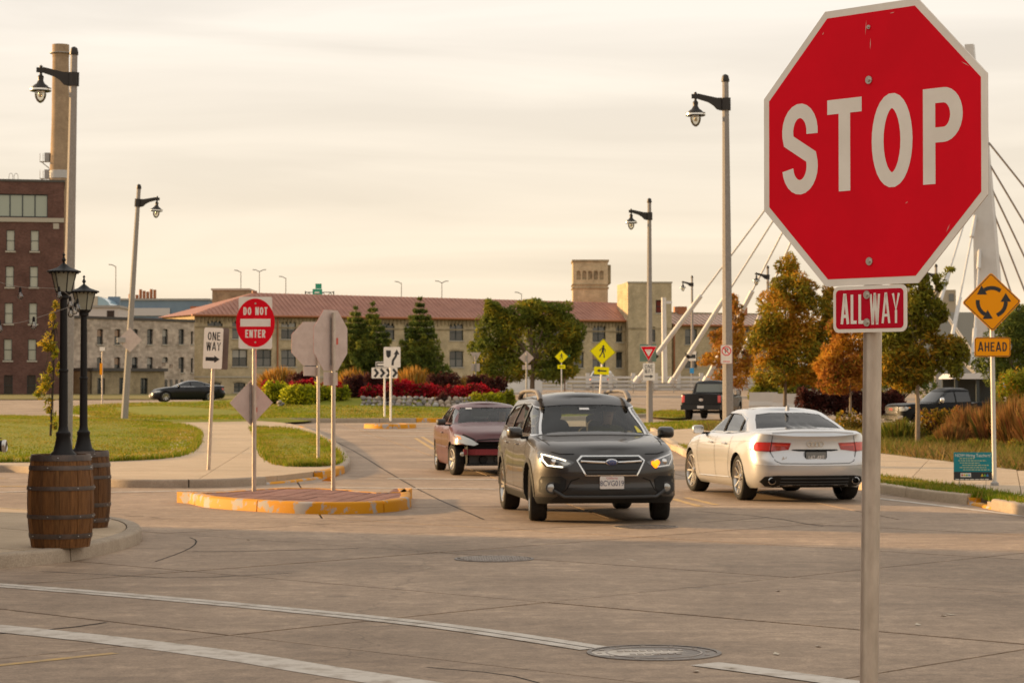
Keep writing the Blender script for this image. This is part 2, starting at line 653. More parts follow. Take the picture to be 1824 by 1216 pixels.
# ---------------------------------------------------------------- paving and kerbs
def clip_cell(poly, x0, x1, y0, y1):
    def cut(P, f, inter):
        o_ = []
        for i in range(len(P)):
            a, b = P[i], P[(i + 1) % len(P)]
            fa, fb = f(a), f(b)
            if fa: o_.append(a)
            if fa != fb: o_.append(inter(a, b))
        return o_
    def ix(v): return lambda a, b: (v, a[1] + (b[1] - a[1]) * (v - a[0]) / (b[0] - a[0]))
    def iy(v): return lambda a, b: (a[0] + (b[0] - a[0]) * (v - a[1]) / (b[1] - a[1]), v)
    P = poly
    for f, it in ((lambda p: p[0] >= x0, ix(x0)), (lambda p: p[0] <= x1, ix(x1)), (lambda p: p[1] >= y0, iy(y0)), (lambda p: p[1] <= y1, iy(y1))):
        P = cut(P, f, it)
        if len(P) < 3: return []
    o_ = [P[0]]
    for p in P[1:]:
        if (p[0] - o_[-1][0]) ** 2 + (p[1] - o_[-1][1]) ** 2 > 1e-8: o_.append(p)
    if (o_[0][0] - o_[-1][0]) ** 2 + (o_[0][1] - o_[-1][1]) ** 2 < 1e-8: o_.pop()
    return o_ if len(o_) > 2 else []

def area(P):
    return abs(sum(P[i][0] * P[(i + 1) % len(P)][1] - P[(i + 1) % len(P)][0] * P[i][1] for i in range(len(P)))) / 2

def paving(parent, poly, cw, chh, ang, gap, z0, z1, mat, name, off=(0, 0), stagger=0.0, jit=0.0, amin=0.02, stg=None):
    """split a ground polygon into slabs, one object each, with open joints between them"""
    c, s = math.cos(ang), math.sin(ang)
    P = [(p[0] * c + p[1] * s - off[0], -p[0] * s + p[1] * c - off[1]) for p in poly]
    xs, ys = [p[0] for p in P], [p[1] for p in P]
    n = 0
    for j in range(math.floor(min(ys) / chh), math.ceil(max(ys) / chh)):
        sh = stagger * cw * (j % 2)
        for i in range(math.floor(min(xs) / cw) - 1, math.ceil(max(xs) / cw) + 1):
            q = clip_cell(P, i * cw + sh + gap / 2, (i + 1) * cw + sh - gap / 2, j * chh + gap / 2, (j + 1) * chh - gap / 2)
            if not q or area(q) < amin: continue
            q = [((p[0] + off[0]) * c - (p[1] + off[1]) * s, (p[0] + off[0]) * s + (p[1] + off[1]) * c) for p in q]
            dz = rnd.uniform(-jit, jit)
            MB().prism(q, z0, z1 + dz, 'xy').build(name, mat, parent)
            n += 1
    return n

def sheet(name, poly, z, mat, parent=None, terrain=False):
    v = [(p[0], p[1], z + (elev(p[0], p[1]) if terrain else 0)) for p in poly]
    return MB().add(v, [tuple(range(len(v)))]).build(name, mat, parent)

def resample(pts, step):
    pts = [Vector((p[0], p[1])) for p in pts]
    o_ = [pts[0]]
    for a, b in zip(pts, pts[1:]):
        n = max(1, int((b - a).length / step))
        for k in range(1, n + 1): o_.append(a.lerp(b, k / n))
    return o_

def smooth_line(pts, it=2):
    P = [Vector((p[0], p[1])) for p in pts]
    for _ in range(it):
        Q = [P[0]]
        for a, b in zip(P, P[1:]):
            Q += [a.lerp(b, 0.25), a.lerp(b, 0.75)]
        Q.append(P[-1])
        P = Q
    return P

def kerb(parent, pts, inward, wd=0.16, hg=0.15, seg=3.0, mats=None, name='kerb_stone', closed=False, z0=-0.06, gap=0.012):
    """row of kerb stones along pts; inward=+1 puts the stone left of the line"""
    P = resample(pts, 0.25)
    cum = 0.0
    runs, cur = [], [P[0]]
    for a, b in zip(P, P[1:]):
        cur.append(b)
        cum += (b - a).length
        if cum >= seg:
            runs.append(cur); cur = [b]; cum = 0.0
    if len(cur) > 1: runs.append(cur)
    for ri, r in enumerate(runs):
        prof = [(0.0, z0), (0.012, hg - 0.03), (0.022, hg - 0.010), (0.045, hg), (wd, hg), (wd, z0)]
        vs_, fs = [], []
        n = len(prof)
        for i, p in enumerate(r):
            d = (r[min(i + 1, len(r) - 1)] - r[max(i - 1, 0)]).normalized()
            nn = Vector((-d.y, d.x)) * inward
            q = p + (d * gap if i == 0 else (-d * gap if i == len(r) - 1 else Vector((0, 0))))
            for a, h in prof: vs_.append((q.x + nn.x * a, q.y + nn.y * a, h))
        for i in range(len(r) - 1):
            for k in range(n):
                fs.append((i * n + k, i * n + (k + 1) % n, (i + 1) * n + (k + 1) % n, (i + 1) * n + k))
        fs += [tuple(range(n)), tuple((len(r) - 1) * n + k for k in range(n))[::-1]]
        m = mats[ri % len(mats)] if isinstance(mats, (list, tuple)) else mats
        MB().add(vs_, fs).build(name, m, parent, smooth=50)

# ================================================================= SETTING
ROADC = concrete('road_concrete', (0.278, 0.196, 0.132), (0.378, 0.272, 0.188), rough=0.72, track=0.06, rnd_amt=0.06, crack=0.22)
ROADF = concrete('road_far_concrete', (0.315, 0.225, 0.148), (0.385, 0.282, 0.19), rough=0.75, track=0.06, rnd_amt=0.0)
WALKC = concrete('walk_concrete', (0.43, 0.32, 0.21), (0.53, 0.405, 0.275), rough=0.85, scale=1.5, rnd_amt=0.05)
KERBC = concrete('kerb_concrete', (0.30, 0.235, 0.17), (0.42, 0.335, 0.25), rough=0.85, scale=2.5, rnd_amt=0.06)
JOINT = M('joint_filler', (0.025, 0.02, 0.017), 0.95, c2=(0.06, 0.048, 0.038), scale=3)
SOIL = M('soil', (0.10, 0.075, 0.045), 0.95, c2=(0.16, 0.12, 0.07), scale=4)
GRASSG = M('lawn_turf', (0.15, 0.17, 0.010), 0.9, c2=(0.25, 0.225, 0.022), scale=0.9, detail=8, bump=0.6, bscale=30)
GRASSD = M('dry_turf', (0.15, 0.13, 0.035), 0.95, c2=(0.22, 0.17, 0.055), scale=0.4, detail=8)
WPAINT = M('worn_white_paint', (0.60, 0.53, 0.45), 0.7, c2=(0.30, 0.23, 0.165), scale=5, detail=10, lo=0.46, hi=0.72)
YPAINT = M('worn_yellow_paint', (0.64, 0.27, 0.008), 0.65, c2=(0.40, 0.36, 0.33), scale=3.2, detail=10, lo=0.535, hi=0.575)
YLINE = M('yellow_line_paint', (0.58, 0.36, 0.12), 0.7, c2=(0.36, 0.26, 0.165), scale=6, detail=8, lo=0.40, hi=0.66)

def grid_sheet(name, x0, x1, y0, y1, nx, ny, dz, mat, spread=1.0):
    vs_, fs = [], []
    for j in range(ny + 1):
        y = y0 + (y1 - y0) * (j / ny) ** spread
        for i in range(nx + 1):
            x = x0 + (x1 - x0) * i / nx
            vs_.append((x, y, elev(x, y) + dz))
    for j in range(ny):
        for i in range(nx):
            a = j * (nx + 1) + i
            fs.append((a, a + 1, a + nx + 2, a + nx + 1))
    return MB().add(vs_, fs).build(name, mat, smooth=80)

struct(grid_sheet('ground', -2600, 2600, -60, 4200, 260, 160, -0.10, GRASSD, 2.4), 'dry open ground reaching to the horizon')
road = struct(grid_sheet('road', -70, 75, -20, 232, 145, 252, -0.05, ROADF), 'concrete roadway of the crossing and the roundabout behind it')

# road slabs: diagonal grid in the crossing, grid along the street behind it
near = [(-14, 8.5), (14, 8.5), (14, 24.0), (9, 29.0), (3.6, 30.0), (-3, 30.0), (-14, 28.5)]
sheet('joint_filler', near, -0.014, JOINT, road)
paving(road, near, 3.3, 4.5, R(47), 0.032, -0.045, 0.0, ROADC, 'road_slab', off=(0.5, 3.4), jit=0.0015)
far_ = [(-14, 28.52), (-3, 30.02), (3.6, 30.02), (9, 29.02), (10, 60), (9, 100), (-30, 100), (-30, 40)]
sheet('joint_filler', far_, -0.014, JOINT, road)
paving(road, far_, 3.7, 4.6, R(7), 0.034, -0.045, 0.0, ROADC, 'road_slab', off=(1.2, 0.5), jit=0.0015)

# painted lines
def strip(px, wd, mat, z=0.004, name='painted_line', smooth=2, off=0.0):
    pts = [G(*p) for p in px]
    P = smooth_line(pts, smooth) if len(pts) > 2 else [Vector((p.x, p.y)) for p in pts]
    P = resample(P, 0.4)
    vs_, fs = [], []
    for i, p in enumerate(P):
        d = (P[min(i + 1, len(P) - 1)] - P[max(i - 1, 0)]).normalized()
        n = Vector((-d.y, d.x)) * wd / 2
        c_ = Vector((-d.y, d.x)) * off
        for q in (p + n + c_, p - n + c_): vs_.append((q.x, q.y, elev(q.x, q.y) + z))
    for i in range(len(P) - 1): fs.append((2 * i, 2 * i + 1, 2 * i + 3, 2 * i + 2))
    return MB().add(vs_, fs).build(name, mat, road)
strip([(-140, 1032), (0, 1042), (350, 1070), (700, 1104), (880, 1127), (1060, 1155)], 0.125, WPAINT, off=0.075)
strip([(-140, 1032), (0, 1042), (350, 1070), (700, 1104), (880, 1127), (1060, 1155)], 0.12, WPAINT, off=-0.07)
strip([(1255, 1182), (1400, 1201), (1640, 1235)], 0.25, WPAINT)
strip([(-140, 1106), (0, 1119), (220, 1142), (420, 1168), (580, 1195), (760, 1222), (900, 1245)], 0.34, WPAINT)
strip([(-90, 1194), (206, 1163)], 0.085, YLINE)
strip([(690, 852), (885, 854)], 0.26, WPAINT, z=0.005)
strip([(590, 868), (885, 871)], 0.22, WPAINT, z=0.005)
strip([(120, 878), (420, 872)], 0.2, WPAINT, z=0.005)
strip([(-60, 878), (52, 875)], 0.2, WPAINT, z=0.005)
strip([(-60, 866), (60, 866)], 0.25, YLINE, z=0.005)
strip([(-60, 851), (12, 852)], 0.2, YLINE, z=0.005)
strip([(1198, 888), (1248, 902)], 0.11, YLINE)
strip([(1222, 886), (1276, 899)], 0.11, YLINE)
strip([(1536, 884), (1690, 902), (1850, 922)], 0.14, WPAINT)
strip([(640, 775), (800, 778)], 0.3, WPAINT)
strip([(560, 764), (770, 768)], 0.3, WPAINT)
strip([(740, 780), (772, 800)], 0.12, YLINE)
strip([(752, 778), (782, 796)], 0.12, YLINE)
strip([(1122, 717), (1148, 719)], 0.16, WPAINT, z=0.03)

# tarred cracks and patched joints
for px, wd in (([(338, 957), (351, 962), (346, 972), (322, 984), (276, 1000)], 0.018), ([(330, 982), (430, 982), (640, 976)], 0.028), ([(222, 918), (240, 919), (256, 919)], 0.04), ([(268, 921), (284, 922)], 0.05),
               ([(300, 927), (480, 930), (760, 938)], 0.02), ([(598, 786), (640, 808), (690, 840), (760, 880), (862, 925)], 0.03), ([(730, 950), (860, 946), (1010, 938), (1090, 934)], 0.022), ([(1240, 910), (1375, 921), (1460, 937), (1486, 936)], 0.025),
               ([(1240, 931), (1370, 921)], 0.02), ([(70, 1017), (200, 1024), (330, 1030), (520, 1020)], 0.02), ([(0, 1128), (120, 1118), (190, 1108)], 0.03), ([(620, 848), (760, 852)], 0.05), ([(760, 1188), (900, 1200), (960, 1216)], 0.02)):
    strip(px, wd, JOINT, z=0.0025, name='sealed_crack', smooth=1)

# manhole covers
def manhole(px, py, r, label, kind):
    p = G(px, py)
    t = thing('manhole_cover', label, 'manhole cover', (p.x, p.y, 0), rnd.uniform(0, 3), 'manhole covers in the roadway')
    iron = M('cover_iron', (0.13, 0.105, 0.09), 0.55, 0.4, c2=(0.24, 0.20, 0.165), scale=8)
    MB().lathe([(r, -0.02), (r, 0.006), (r * 0.93, 0.007), (r * 0.93, -0.02)], 40, close=True).build('frame_ring', iron, t, 40)
    MB().lathe([(0, 0.002), (r * 0.915, 0.002), (r * 0.915, -0.015)], 40).build('lid', iron, t, 40)
    pm = M('cover_pattern', (0.34, 0.28, 0.235), 0.5, 0.3) if kind != 'dark' else iron
    b = MB()
    if kind == 'waffle':
        k = r / 7
        for i in range(-6, 7):
            for j in range(-6, 7):
                if math.hypot(i, j) < 6.1:
                    b.box(i * k - k * 0.3, i * k + k * 0.3, j * k - k * 0.36, j * k + k * 0.36, 0.002, 0.010)
    elif kind == 'lettered':
        for zc, n in ((0.09, 9), (-0.09, 7)):
            for i in range(n):
                b.box((i - n / 2) * 0.05, (i - n / 2) * 0.05 + 0.032, zc - 0.03, zc + 0.03, 0.002, 0.007)
        for k in range(12):
            a = k * math.pi / 6
            b.lathe([(0, 0.008), (0.018, 0.006), (0.018, 0.002)], 8, (r * 0.82 * math.cos(a), r * 0.82 * math.sin(a), 0))
        b.lathe([(r * 0.72, 0.002), (r * 0.72, 0.006), (r * 0.69, 0.006), (r * 0.69, 0.002)], 36, close=True)
        sx = [(-0.42 * r / .44, -0.08), (-0.40 * r / .44, 0.10), (-0.15, 0.20), (0.05, 0.14), (0.22, 0.02), (-0.05, -0.16), (-0.3, -0.14)]
        MB().add([(q[0], q[1], 0.0035) for q in sx], [tuple(range(len(sx)))]).build('paint_patch', WPAINT, t)
    else:
        for i in range(-5, 6):
            hw = math.sqrt(max(0, (r * 0.85) ** 2 - (i * r / 6) ** 2))
            b.box(-hw, hw, i * r / 6 - r * 0.04, i * r / 6 + r * 0.04, 0.002, 0.008)
    b.build('cast_pattern', pm, t)
    return t
manhole(880, 995, 0.40, 'round iron manhole cover with pale waffle grating, middle of the crossing', 'waffle')
manhole(1150, 938, 0.40, 'dark iron manhole cover just in front of the grey wagon', 'dark')
m3 = manhole(1165, 1162, 0.44, 'large lettered manhole cover crossed by the white painted line', 'lettered')
m3.rotation_euler.z = 0.15

# small litter on the road: pale leaves and chips
lb = MB()
for px, py in ((443, 962), (1386, 1053), (1458, 1151), (1383, 1165), (1681, 1097), (1695, 1095), (1635, 1113), (760, 1012), (1127, 998), (1240, 1196), (1300, 1190)):
    p = G(px, py)
    a = rnd.uniform(0, 6)
    q = [Vector((math.cos(a + k * 1.57) * (0.05 if k % 2 else 0.022), math.sin(a + k * 1.57) * (0.05 if k % 2 else 0.022), 0.006 + 0.008 * (k == 1))) for k in range(4)]
    lb.add([p + v for v in q], [(0, 1, 2, 3)])
lo_ = lb.build('fallen_leaves', M('dry_leaf', (0.55, 0.47, 0.36), 0.8))
lo_['kind'] = 'stuff'
lo_['label'] = 'pale dry leaves and chips scattered on the road'

# ---- near corner with the barrels
nc = smooth_line([G(*p) for p in ((-260, 1030), (0, 1013), (110, 1003), (200, 985), (258, 966), (248, 948), (190, 937), (60, 924), (-260, 903))], 3)
pav_near = struct(obj('pavement', None, None), 'concrete corner pavement that carries the barrels')
pav_near['kind'] = 'structure'
ncl = [(p.x, p.y) for p in nc]
ctr = Vector((sum(p[0] for p in ncl) / len(ncl), sum(p[1] for p in ncl) / len(ncl)))
def inset(P, d, sgn=1):
    o_ = []
    n = len(P)
    for i in range(n):
        a, b = Vector(P[max(i - 1, 0)]), Vector(P[min(i + 1, n - 1)])
        t_ = (b - a).normalized()
        o_.append((P[i][0] - t_.y * d * sgn, P[i][1] + t_.x * d * sgn))
    return o_
kerb(pav_near, ncl, 1, wd=0.17, hg=0.14, seg=2.6, mats=KERBC)
inn = inset(ncl, 0.185)
sheet('joint_filler', inn, 0.10, JOINT, pav_near)
paving(pav_near, inn, 1.8, 1.8, R(46), 0.012, -0.04, 0.135, WALKC, 'paving_slab', off=(0.2, 0.7), jit=0.002)

# ---- left block: kerb, ramp, footpath, lawns
kl = [G(*p) for p in ((-300, 842), (-60, 840), (40, 840), (110, 852), (165, 865), (230, 869), (400, 868), (476, 863))]
kl = smooth_line(kl, 2)
ramp_ = [G(*p) for p in ((476, 863), (520, 859), (575, 852))]
nose = smooth_line([G(*p) for p in ((575, 852), (612, 845), (628, 832), (618, 812), (596, 790), (560, 771), (520, 759), (440, 753))], 2)
back = [G(*p) for p in ((440, 753), (340, 751), (130, 742), (-300, 735))]
pavl = struct(obj('footpath', None, None), 'pale concrete footpath curving past the left lawn')
kerb(pavl, kl, 1, wd=0.17, hg=0.14, seg=3.0, mats=KERBC)
kerb(pavl, nose, 1, wd=0.17, hg=0.14, seg=2.6, mats=[YPAINT, KERBC, KERBC, KERBC, KERBC, KERBC, KERBC, KERBC])
kerb(pavl, ramp_, 1, wd=0.14, hg=0.035, seg=2.0, mats=YPAINT)
ol = [(p.x, p.y) for p in kl] + [(p.x, p.y) for p in ramp_[1:-1]] + [(p.x, p.y) for p in nose] + [(p.x, p.y) for p in back[1:]]
inl = inset(ol, 0.185)
sheet('joint_filler', inl, 0.09, JOINT, pavl)
paving(pavl, inl, 3.0, 2.4, R(4), 0.014, -0.04, 0.13, WALKC, 'paving_slab', off=(0.4, 0.2), jit=0.002, amin=0.05)
# yellow flank of the ramp
fl = [G(572, 858, 0.0), G(592, 846, 0.145), G(604, 845, 0.145), G(590, 859, 0.0)]
MB().add([tuple(fl[0] + Vector((0, 0, .02))), tuple(fl[1]), tuple(fl[2]), tuple(fl[3] + Vector((0, 0, .02)))], [(0, 1, 2, 3)]).build('ramp_flank', YPAINT, pavl)

def lawn(name, px, z, label, dz=0.13, bulge=0.0, mat=GRASSG, pts=None):
    P = smooth_line([G(*p, dz) for p in px] + [G(*px[0], dz)], 2)[:-1] if pts is None else [Vector(p) for p in pts]
    c = sum(P, Vector((0, 0))) / len(P)
    rings = 6
    vs_, fs = [], []
    for r in range(rings):
        k = 1 - r / rings
        for p in P:
            q = c + (p - c) * k
            vs_.append((q.x, q.y, elev(q.x, q.y) + z + bulge * (1 - k * k) + (0 if r == 0 else rnd.uniform(-0.01, 0.01)) - (0.05 if r == 0 else 0)))
    vs_.append((c.x, c.y, elev(c.x, c.y) + z + bulge))
    n = len(P)
    for r in range(rings - 1):
        for i in range(n):
            fs.append((r * n + i, r * n + (i + 1) % n, (r + 1) * n + (i + 1) % n, (r + 1) * n + i))
    for i in range(n): fs.append(((rings - 1) * n + i, (rings - 1) * n + (i + 1) % n, rings * n))
    o = MB().add(vs_, fs).build(name, mat, smooth=80)
    return struct(o, label), [(p.x, p.y) for p in P]

BL = [leaf_mat('blade_a', (0.19, 0.24, 0.012)), leaf_mat('blade_b', (0.27, 0.27, 0.018)), leaf_mat('blade_c', (0.36, 0.27, 0.05)), leaf_mat('blade_d', (0.14, 0.20, 0.01))]
def grass_on(name, poly, n, h, z, label, mats=BL, wd=0.03, bulge=0.0, zf=None, weights=None):
    xs, ys = np.array([p[0] for p in poly]), np.array([p[1] for p in poly])
    c = (xs.mean(), ys.mean())
    px = nr.uniform(xs.min(), xs.max(), n * 3)
    py = nr.uniform(ys.min(), ys.max(), n * 3)
    ins = np.zeros(len(px), bool)
    m_ = len(poly)
    for i in range(m_):
        x1, y1, x2, y2 = xs[i], ys[i], xs[(i + 1) % m_], ys[(i + 1) % m_]
        if y1 == y2: continue
        ins ^= ((y1 > py) != (y2 > py)) & (px < (x2 - x1) * (py - y1) / (y2 - y1) + x1)
    px, py = px[ins][:n], py[ins][:n]
    k = len(px)
    a = nr.uniform(0, 6.28, k)
    hh = h * nr.uniform(0.5, 1.25, k)
    ww = wd * nr.uniform(0.6, 1.3, k)
    ln = hh * nr.uniform(0.2, 1.3, k)
    la = nr.uniform(0, 6.28, k)
    zz = np.array([elev(x, y) for x, y in zip(px, py)]) + z - 0.012
    if zf is not None: zz = zz + np.array([zf(x, y) for x, y in zip(px, py)])
    V = np.zeros((k, 3, 3))
    V[:, 0] = np.stack([px - np.cos(a) * ww / 2, py - np.sin(a) * ww / 2, zz], 1)
    V[:, 1] = np.stack([px + np.cos(a) * ww / 2, py + np.sin(a) * ww / 2, zz], 1)
    V[:, 2] = np.stack([px + np.cos(la) * ln, py + np.sin(la) * ln, zz + hh], 1)
    me = bpy.data.meshes.new(name)
    me.from_pydata(V.reshape(-1, 3).tolist(), [], np.arange(k * 3).reshape(-1, 3).tolist())
    for m in mats: me.materials.append(m)
    # patchy colour: choose by low-frequency pattern plus chance
    pat = 0.5 + 0.5 * np.sin(px * 0.9 + 1.3 * np.sin(py * 0.31)) * np.cos(py * 0.4 + np.sin(px * 0.5))
    idx = (np.clip(pat * 0.7 + nr.uniform(0, 0.6, k), 0, 0.999) * (len(mats) - 1)).astype(int)
    idx = np.where(nr.uniform(0, 1, k) < 0.22, len(mats) - 1, idx)
    me.polygons.foreach_set('material_index', idx)
    me.update()
    o = obj(name, me)
    o['kind'] = 'stuff'
    o['label'] = label
    return o

l1, p1 = lawn('lawn', ((-300, 737), (120, 740), (300, 752), (357, 765), (353, 790), (330, 814), (200, 822), (50, 823), (-300, 826)), 0.14, 'mown left lawn behind the barrels', bulge=0.03)
grass_on('grass', p1, 110000, 0.055, 0.15, 'mown grass blades on the left lawn behind the barrels', wd=0.034)
l2, p2 = lawn('lawn', ((450, 762), (520, 764), (568, 780), (600, 806), (606, 826), (560, 832), (486, 829), (462, 800)), 0.14, 'small wedge of grass beside the footpath', bulge=0.03)
grass_on('grass', p2, 30000, 0.055, 0.15, 'grass blades on the small wedge beside the footpath', wd=0.03)
# grass between the roundabout lane and the street at the left, with the leaning lamp post
l3, p3 = lawn('lawn', ((128, 722), (230, 716), (420, 714), (520, 722), (600, 738), (420, 746), (240, 746), (150, 738)), 0.10, 'grass strip around the leaning lamp post', dz=0.3, bulge=0.30)
grass_on('grass', p3, 26000, 0.07, 0.28, 'grass blades on the strip around the leaning lamp post', wd=0.06, zf=lambda x, y: 0)
# far verge in front of the old buildings
vp = [(-75, 172), (-8, 176), (-2, 200), (-4, 248), (-75, 246)]
l4, p4 = lawn('lawn', None, 0.06, 'dull green verge in front of the stone building', pts=vp, mat=GRASSD)

# ---- right block: kerb, verge, footpath, rough grass
kr = [G(*p) for p in ((1150, 762), (1168, 778), (1196, 800), (1235, 822), (1400, 852), (1540, 873), (1640, 890), (1722, 898))]
kr2 = [G(*p) for p in ((1764, 907), (1824, 919), (1960, 948), (2200, 1010))]
krs, kr2s = smooth_line(kr, 2), smooth_line(kr2, 1)
pavr = struct(obj('footpath', None, None), 'pale concrete footpath along the right verge')
KL = concrete('kerb_warm_concrete', (0.42, 0.33, 0.23), (0.56, 0.44, 0.31), rough=0.85, scale=2.5, rnd_amt=0.08)
kerb(pavr, krs, 1, wd=0.18, hg=0.15, seg=2.4, mats=[KL, KL, KERBC])
kerb(pavr, kr2s, 1, wd=0.18, hg=0.15, seg=2.4, mats=KERBC)
kerb(pavr, [(krs[-1].x, krs[-1].y), (kr2s[0].x, kr2s[0].y)], 1, wd=0.16, hg=0.04, seg=4, mats=YPAINT)
for s_, e_ in ((krs[-1], (0.5, 0.25)), (kr2s[0], (0.45, 0.3))):
    MB().box(s_.x + 0.02, s_.x + e_[0], s_.y - 0.08, s_.y + e_[1], -0.03, 0.10).build('ramp_flank', YPAINT if s_ is krs[-1] else KERBC, pavr)
orr = [(p.x, p.y) for p in krs] + [(p.x, p.y) for p in kr2s]
inr = inset(orr, 0.19)
blockr = inr + [(40, inr[-1][1]), (40, 100), (7.5, 100)]
MB().prism(blockr, -0.05, 0.10, 'xy').build('verge_soil', SOIL, pavr)
wk = [G(*p, 0.14) for p in ((1148, 768), (1230, 763), (1330, 775), (1560, 806), (1824, 838), (2100, 872), (2100, 925), (1824, 884), (1720, 866), (1560, 846), (1400, 830), (1262, 806), (1205, 795), (1180, 785))]
wkp = [(p.x, p.y) for p in wk]
paving(pavr, wkp, 1.8, 1.9, R(-12), 0.012, 0.0, 0.14, WALKC, 'paving_slab', off=(0.3, 0.2), jit=0.002, amin=0.03)
vg = [(p[0], p[1]) for p in inr[10:]] + [(p.x, p.y) for p in wk[7:12]]
l5 = struct(sheet('lawn', vg, 0.125, GRASSG), 'narrow mown verge between the right kerb and footpath')
grass_on('grass', vg, 34000, 0.06, 0.135, 'grass blades on the narrow verge along the right kerb', wd=0.022)
rg = [(p.x, p.y) for p in (G(1235, 763, .14), G(1330, 774, .14), G(1560, 804, .14), G(1824, 836, .14), G(2100, 868, .14))] + [(40, 44), (40, 98), (8, 98)]
l6 = struct(sheet('lawn', rg, 0.12, GRASSD), 'rough grass behind the right footpath')
rgn = [(p.x, p.y) for p in (G(1235, 763, .14), G(1330, 774, .14), G(1560, 804, .14), G(1824, 836, .14), G(1900, 845, .14))] + [(16, 62), (14.5, 70), (10, 85)]
ROUGH = [leaf_mat('rough_a', (0.16, 0.17, 0.03)), leaf_mat('rough_b', (0.22, 0.17, 0.04)), leaf_mat('rough_c', (0.27, 0.17, 0.06)), leaf_mat('rough_d', (0.12, 0.15, 0.025))]
grass_on('grass', rgn, 30000, 0.30, 0.13, 'rough uncut grass behind the right footpath', mats=ROUGH, wd=0.035)
# grass wedge in the roundabout exit, behind the yield pole
l7, p7 = lawn('lawn', ((1150, 741), (1180, 732), (1240, 737), (1212, 747)), 0.12, 'small wedge of grass by the black pickup', dz=0.05)
l8, p8 = lawn('lawn', ((1130, 757), (1235, 750), (1330, 756), (1330, 764), (1140, 766)), 0.12, 'thin strip of grass at the foot of the yield pole', dz=0.1)
grass_on('grass', p7, 3000, 0.12, 0.13, 'grass on the small wedge by the black pickup', wd=0.06)
grass_on('grass', p8, 5000, 0.10, 0.13, 'grass on the thin strip at the yield pole', wd=0.05)

# ---- sign island with painted kerb and red pavers
isl = struct(obj('traffic_island', None, None), 'low traffic island with chipped yellow kerb and red pavers')
ip = [G(322, 893), G(372, 905), G(520, 915), G(640, 916), G(728, 909), G(735, 898), G(722, 884, .0)]
bk = [G(700, 880, .15), G(600, 870, .15), G(480, 869, .15), G(360, 879, .15)]
ring = [(p.x, p.y) for p in ip] + [(p.x, p.y) for p in bk]
ring = [Vector(q) for q in ring]
m0 = (ring[0] + ring[1]) / 2
ring = [(p.x, p.y) for p in smooth_line([m0] + ring[1:] + [ring[0], m0], 1)]
kerb(isl, ring, 1, wd=0.15, hg=0.16, seg=1.9, mats=YPAINT)
rc = (sum(p[0] for p in ring) / len(ring), sum(p[1] for p in ring) / len(ring))
inn = [(rc[0] + (p[0] - rc[0]) * 0.915, rc[1] + (p[1] - rc[1]) * 0.92) for p in ring]
PAV = M('red_paver', (0.20, 0.095, 0.075), 0.85, c2=(0.28, 0.15, 0.12), scale=14, rnd_amt=0.14, bump=0.15)
sheet('joint_filler', inn, 0.12, JOINT, isl)
paving(isl, inn, 0.26, 0.80, R(-8), 0.02, 0.05, 0.152, PAV, 'paver', jit=0.003, amin=0.004)

# ---- roundabout: rim kerbs, raised planted island
YP2 = YPAINT
def block_kerb(px0, px1, py0, py1, mat, n=1, label=None):
    a, b = G(px0, py0), G(px1, py1)
    return a, b
rim = struct(obj('roundabout_kerb', None, None), 'roundabout kerb with yellow painted stretches')
CX, CY, RX, RY = -8.6, 133.0, 17.0, 26.0
def ell(a, k=1.0): return (CX + RX * k * math.cos(a), CY + RY * k * math.sin(a))
runs = [(-158, -122, KERBC), (-122, -112, WALKC), (-112, -96, YPAINT), (-96, -76, KERBC), (-76, -66, YPAINT), (-66, -20, KERBC)]
for a0, a1, m in runs:
    kerb(rim, [ell(R(a0 + (a1 - a0) * k / 8)) for k in range(9)], 1, wd=0.35, hg=0.16, seg=4.0, mats=m)
# small splitter kerb with the keep-right sign
sp = struct(obj('splitter_island', None, None), 'short yellow splitter kerb in front of the roundabout')
c0 = G(695, 762)
kerb(sp, [(c0.x + 1.05 * math.cos(R(a)), c0.y + 1.6 * math.sin(R(a))) for a in range(-180, 181, 20)], 1, wd=0.4, hg=0.17, seg=2.2, mats=YPAINT)
MB().prism([(c0.x + 0.7 * math.cos(R(a)), c0.y + 1.3 * math.sin(R(a))) for a in range(0, 360, 20)], 0, 0.15, 'xy').build('island_fill', KERBC, sp)

def sst(a, b, x):
    t_ = min(1.0, max(0.0, (x - a) / (b - a)))
    return t_ * t_ * (3 - 2 * t_)
def mound(x, y):
    """height of the planted mound above the road, by distance from its middle"""
    k = math.hypot((x - CX) / RX, (y - CY) / RY)
    return 0.12 + 0.50 * sstep(1.0, 0.25, k) + 0.22 * sstep(0.43, 0.36, k)
vs_, fs = [], []
nA, nK = 56, 14
for k in range(nK + 1):
    for a in range(nA):
        x, y = ell(2 * math.pi * a / nA, max(0.001, 0.98 * k / nK))
        vs_.append((x, y, elev(x, y) + mound(x, y) + (rnd.uniform(-.02, .02) if k < nK else -0.05)))
for k in range(nK):
    for a in range(nA):
        fs.append((k * nA + a, k * nA + (a + 1) % nA, (k + 1) * nA + (a + 1) % nA, (k + 1) * nA + a))
struct(MB().add(vs_, fs).build('roundabout_mound', GRASSG, smooth=80), 'grassy raised middle of the roundabout')
gp = [ell(R(a), 0.97) for a in range(0, 360, 8)]
gpf = [ell(R(a), 0.97) for a in range(-178, 0, 6)] + [ell(R(a), 0.45) for a in range(0, -180, -6)]
grass_on('grass', gpf, 40000, 0.07, 0.0, 'mown grass blades on the front slope of the roundabout', wd=0.07, zf=mound)

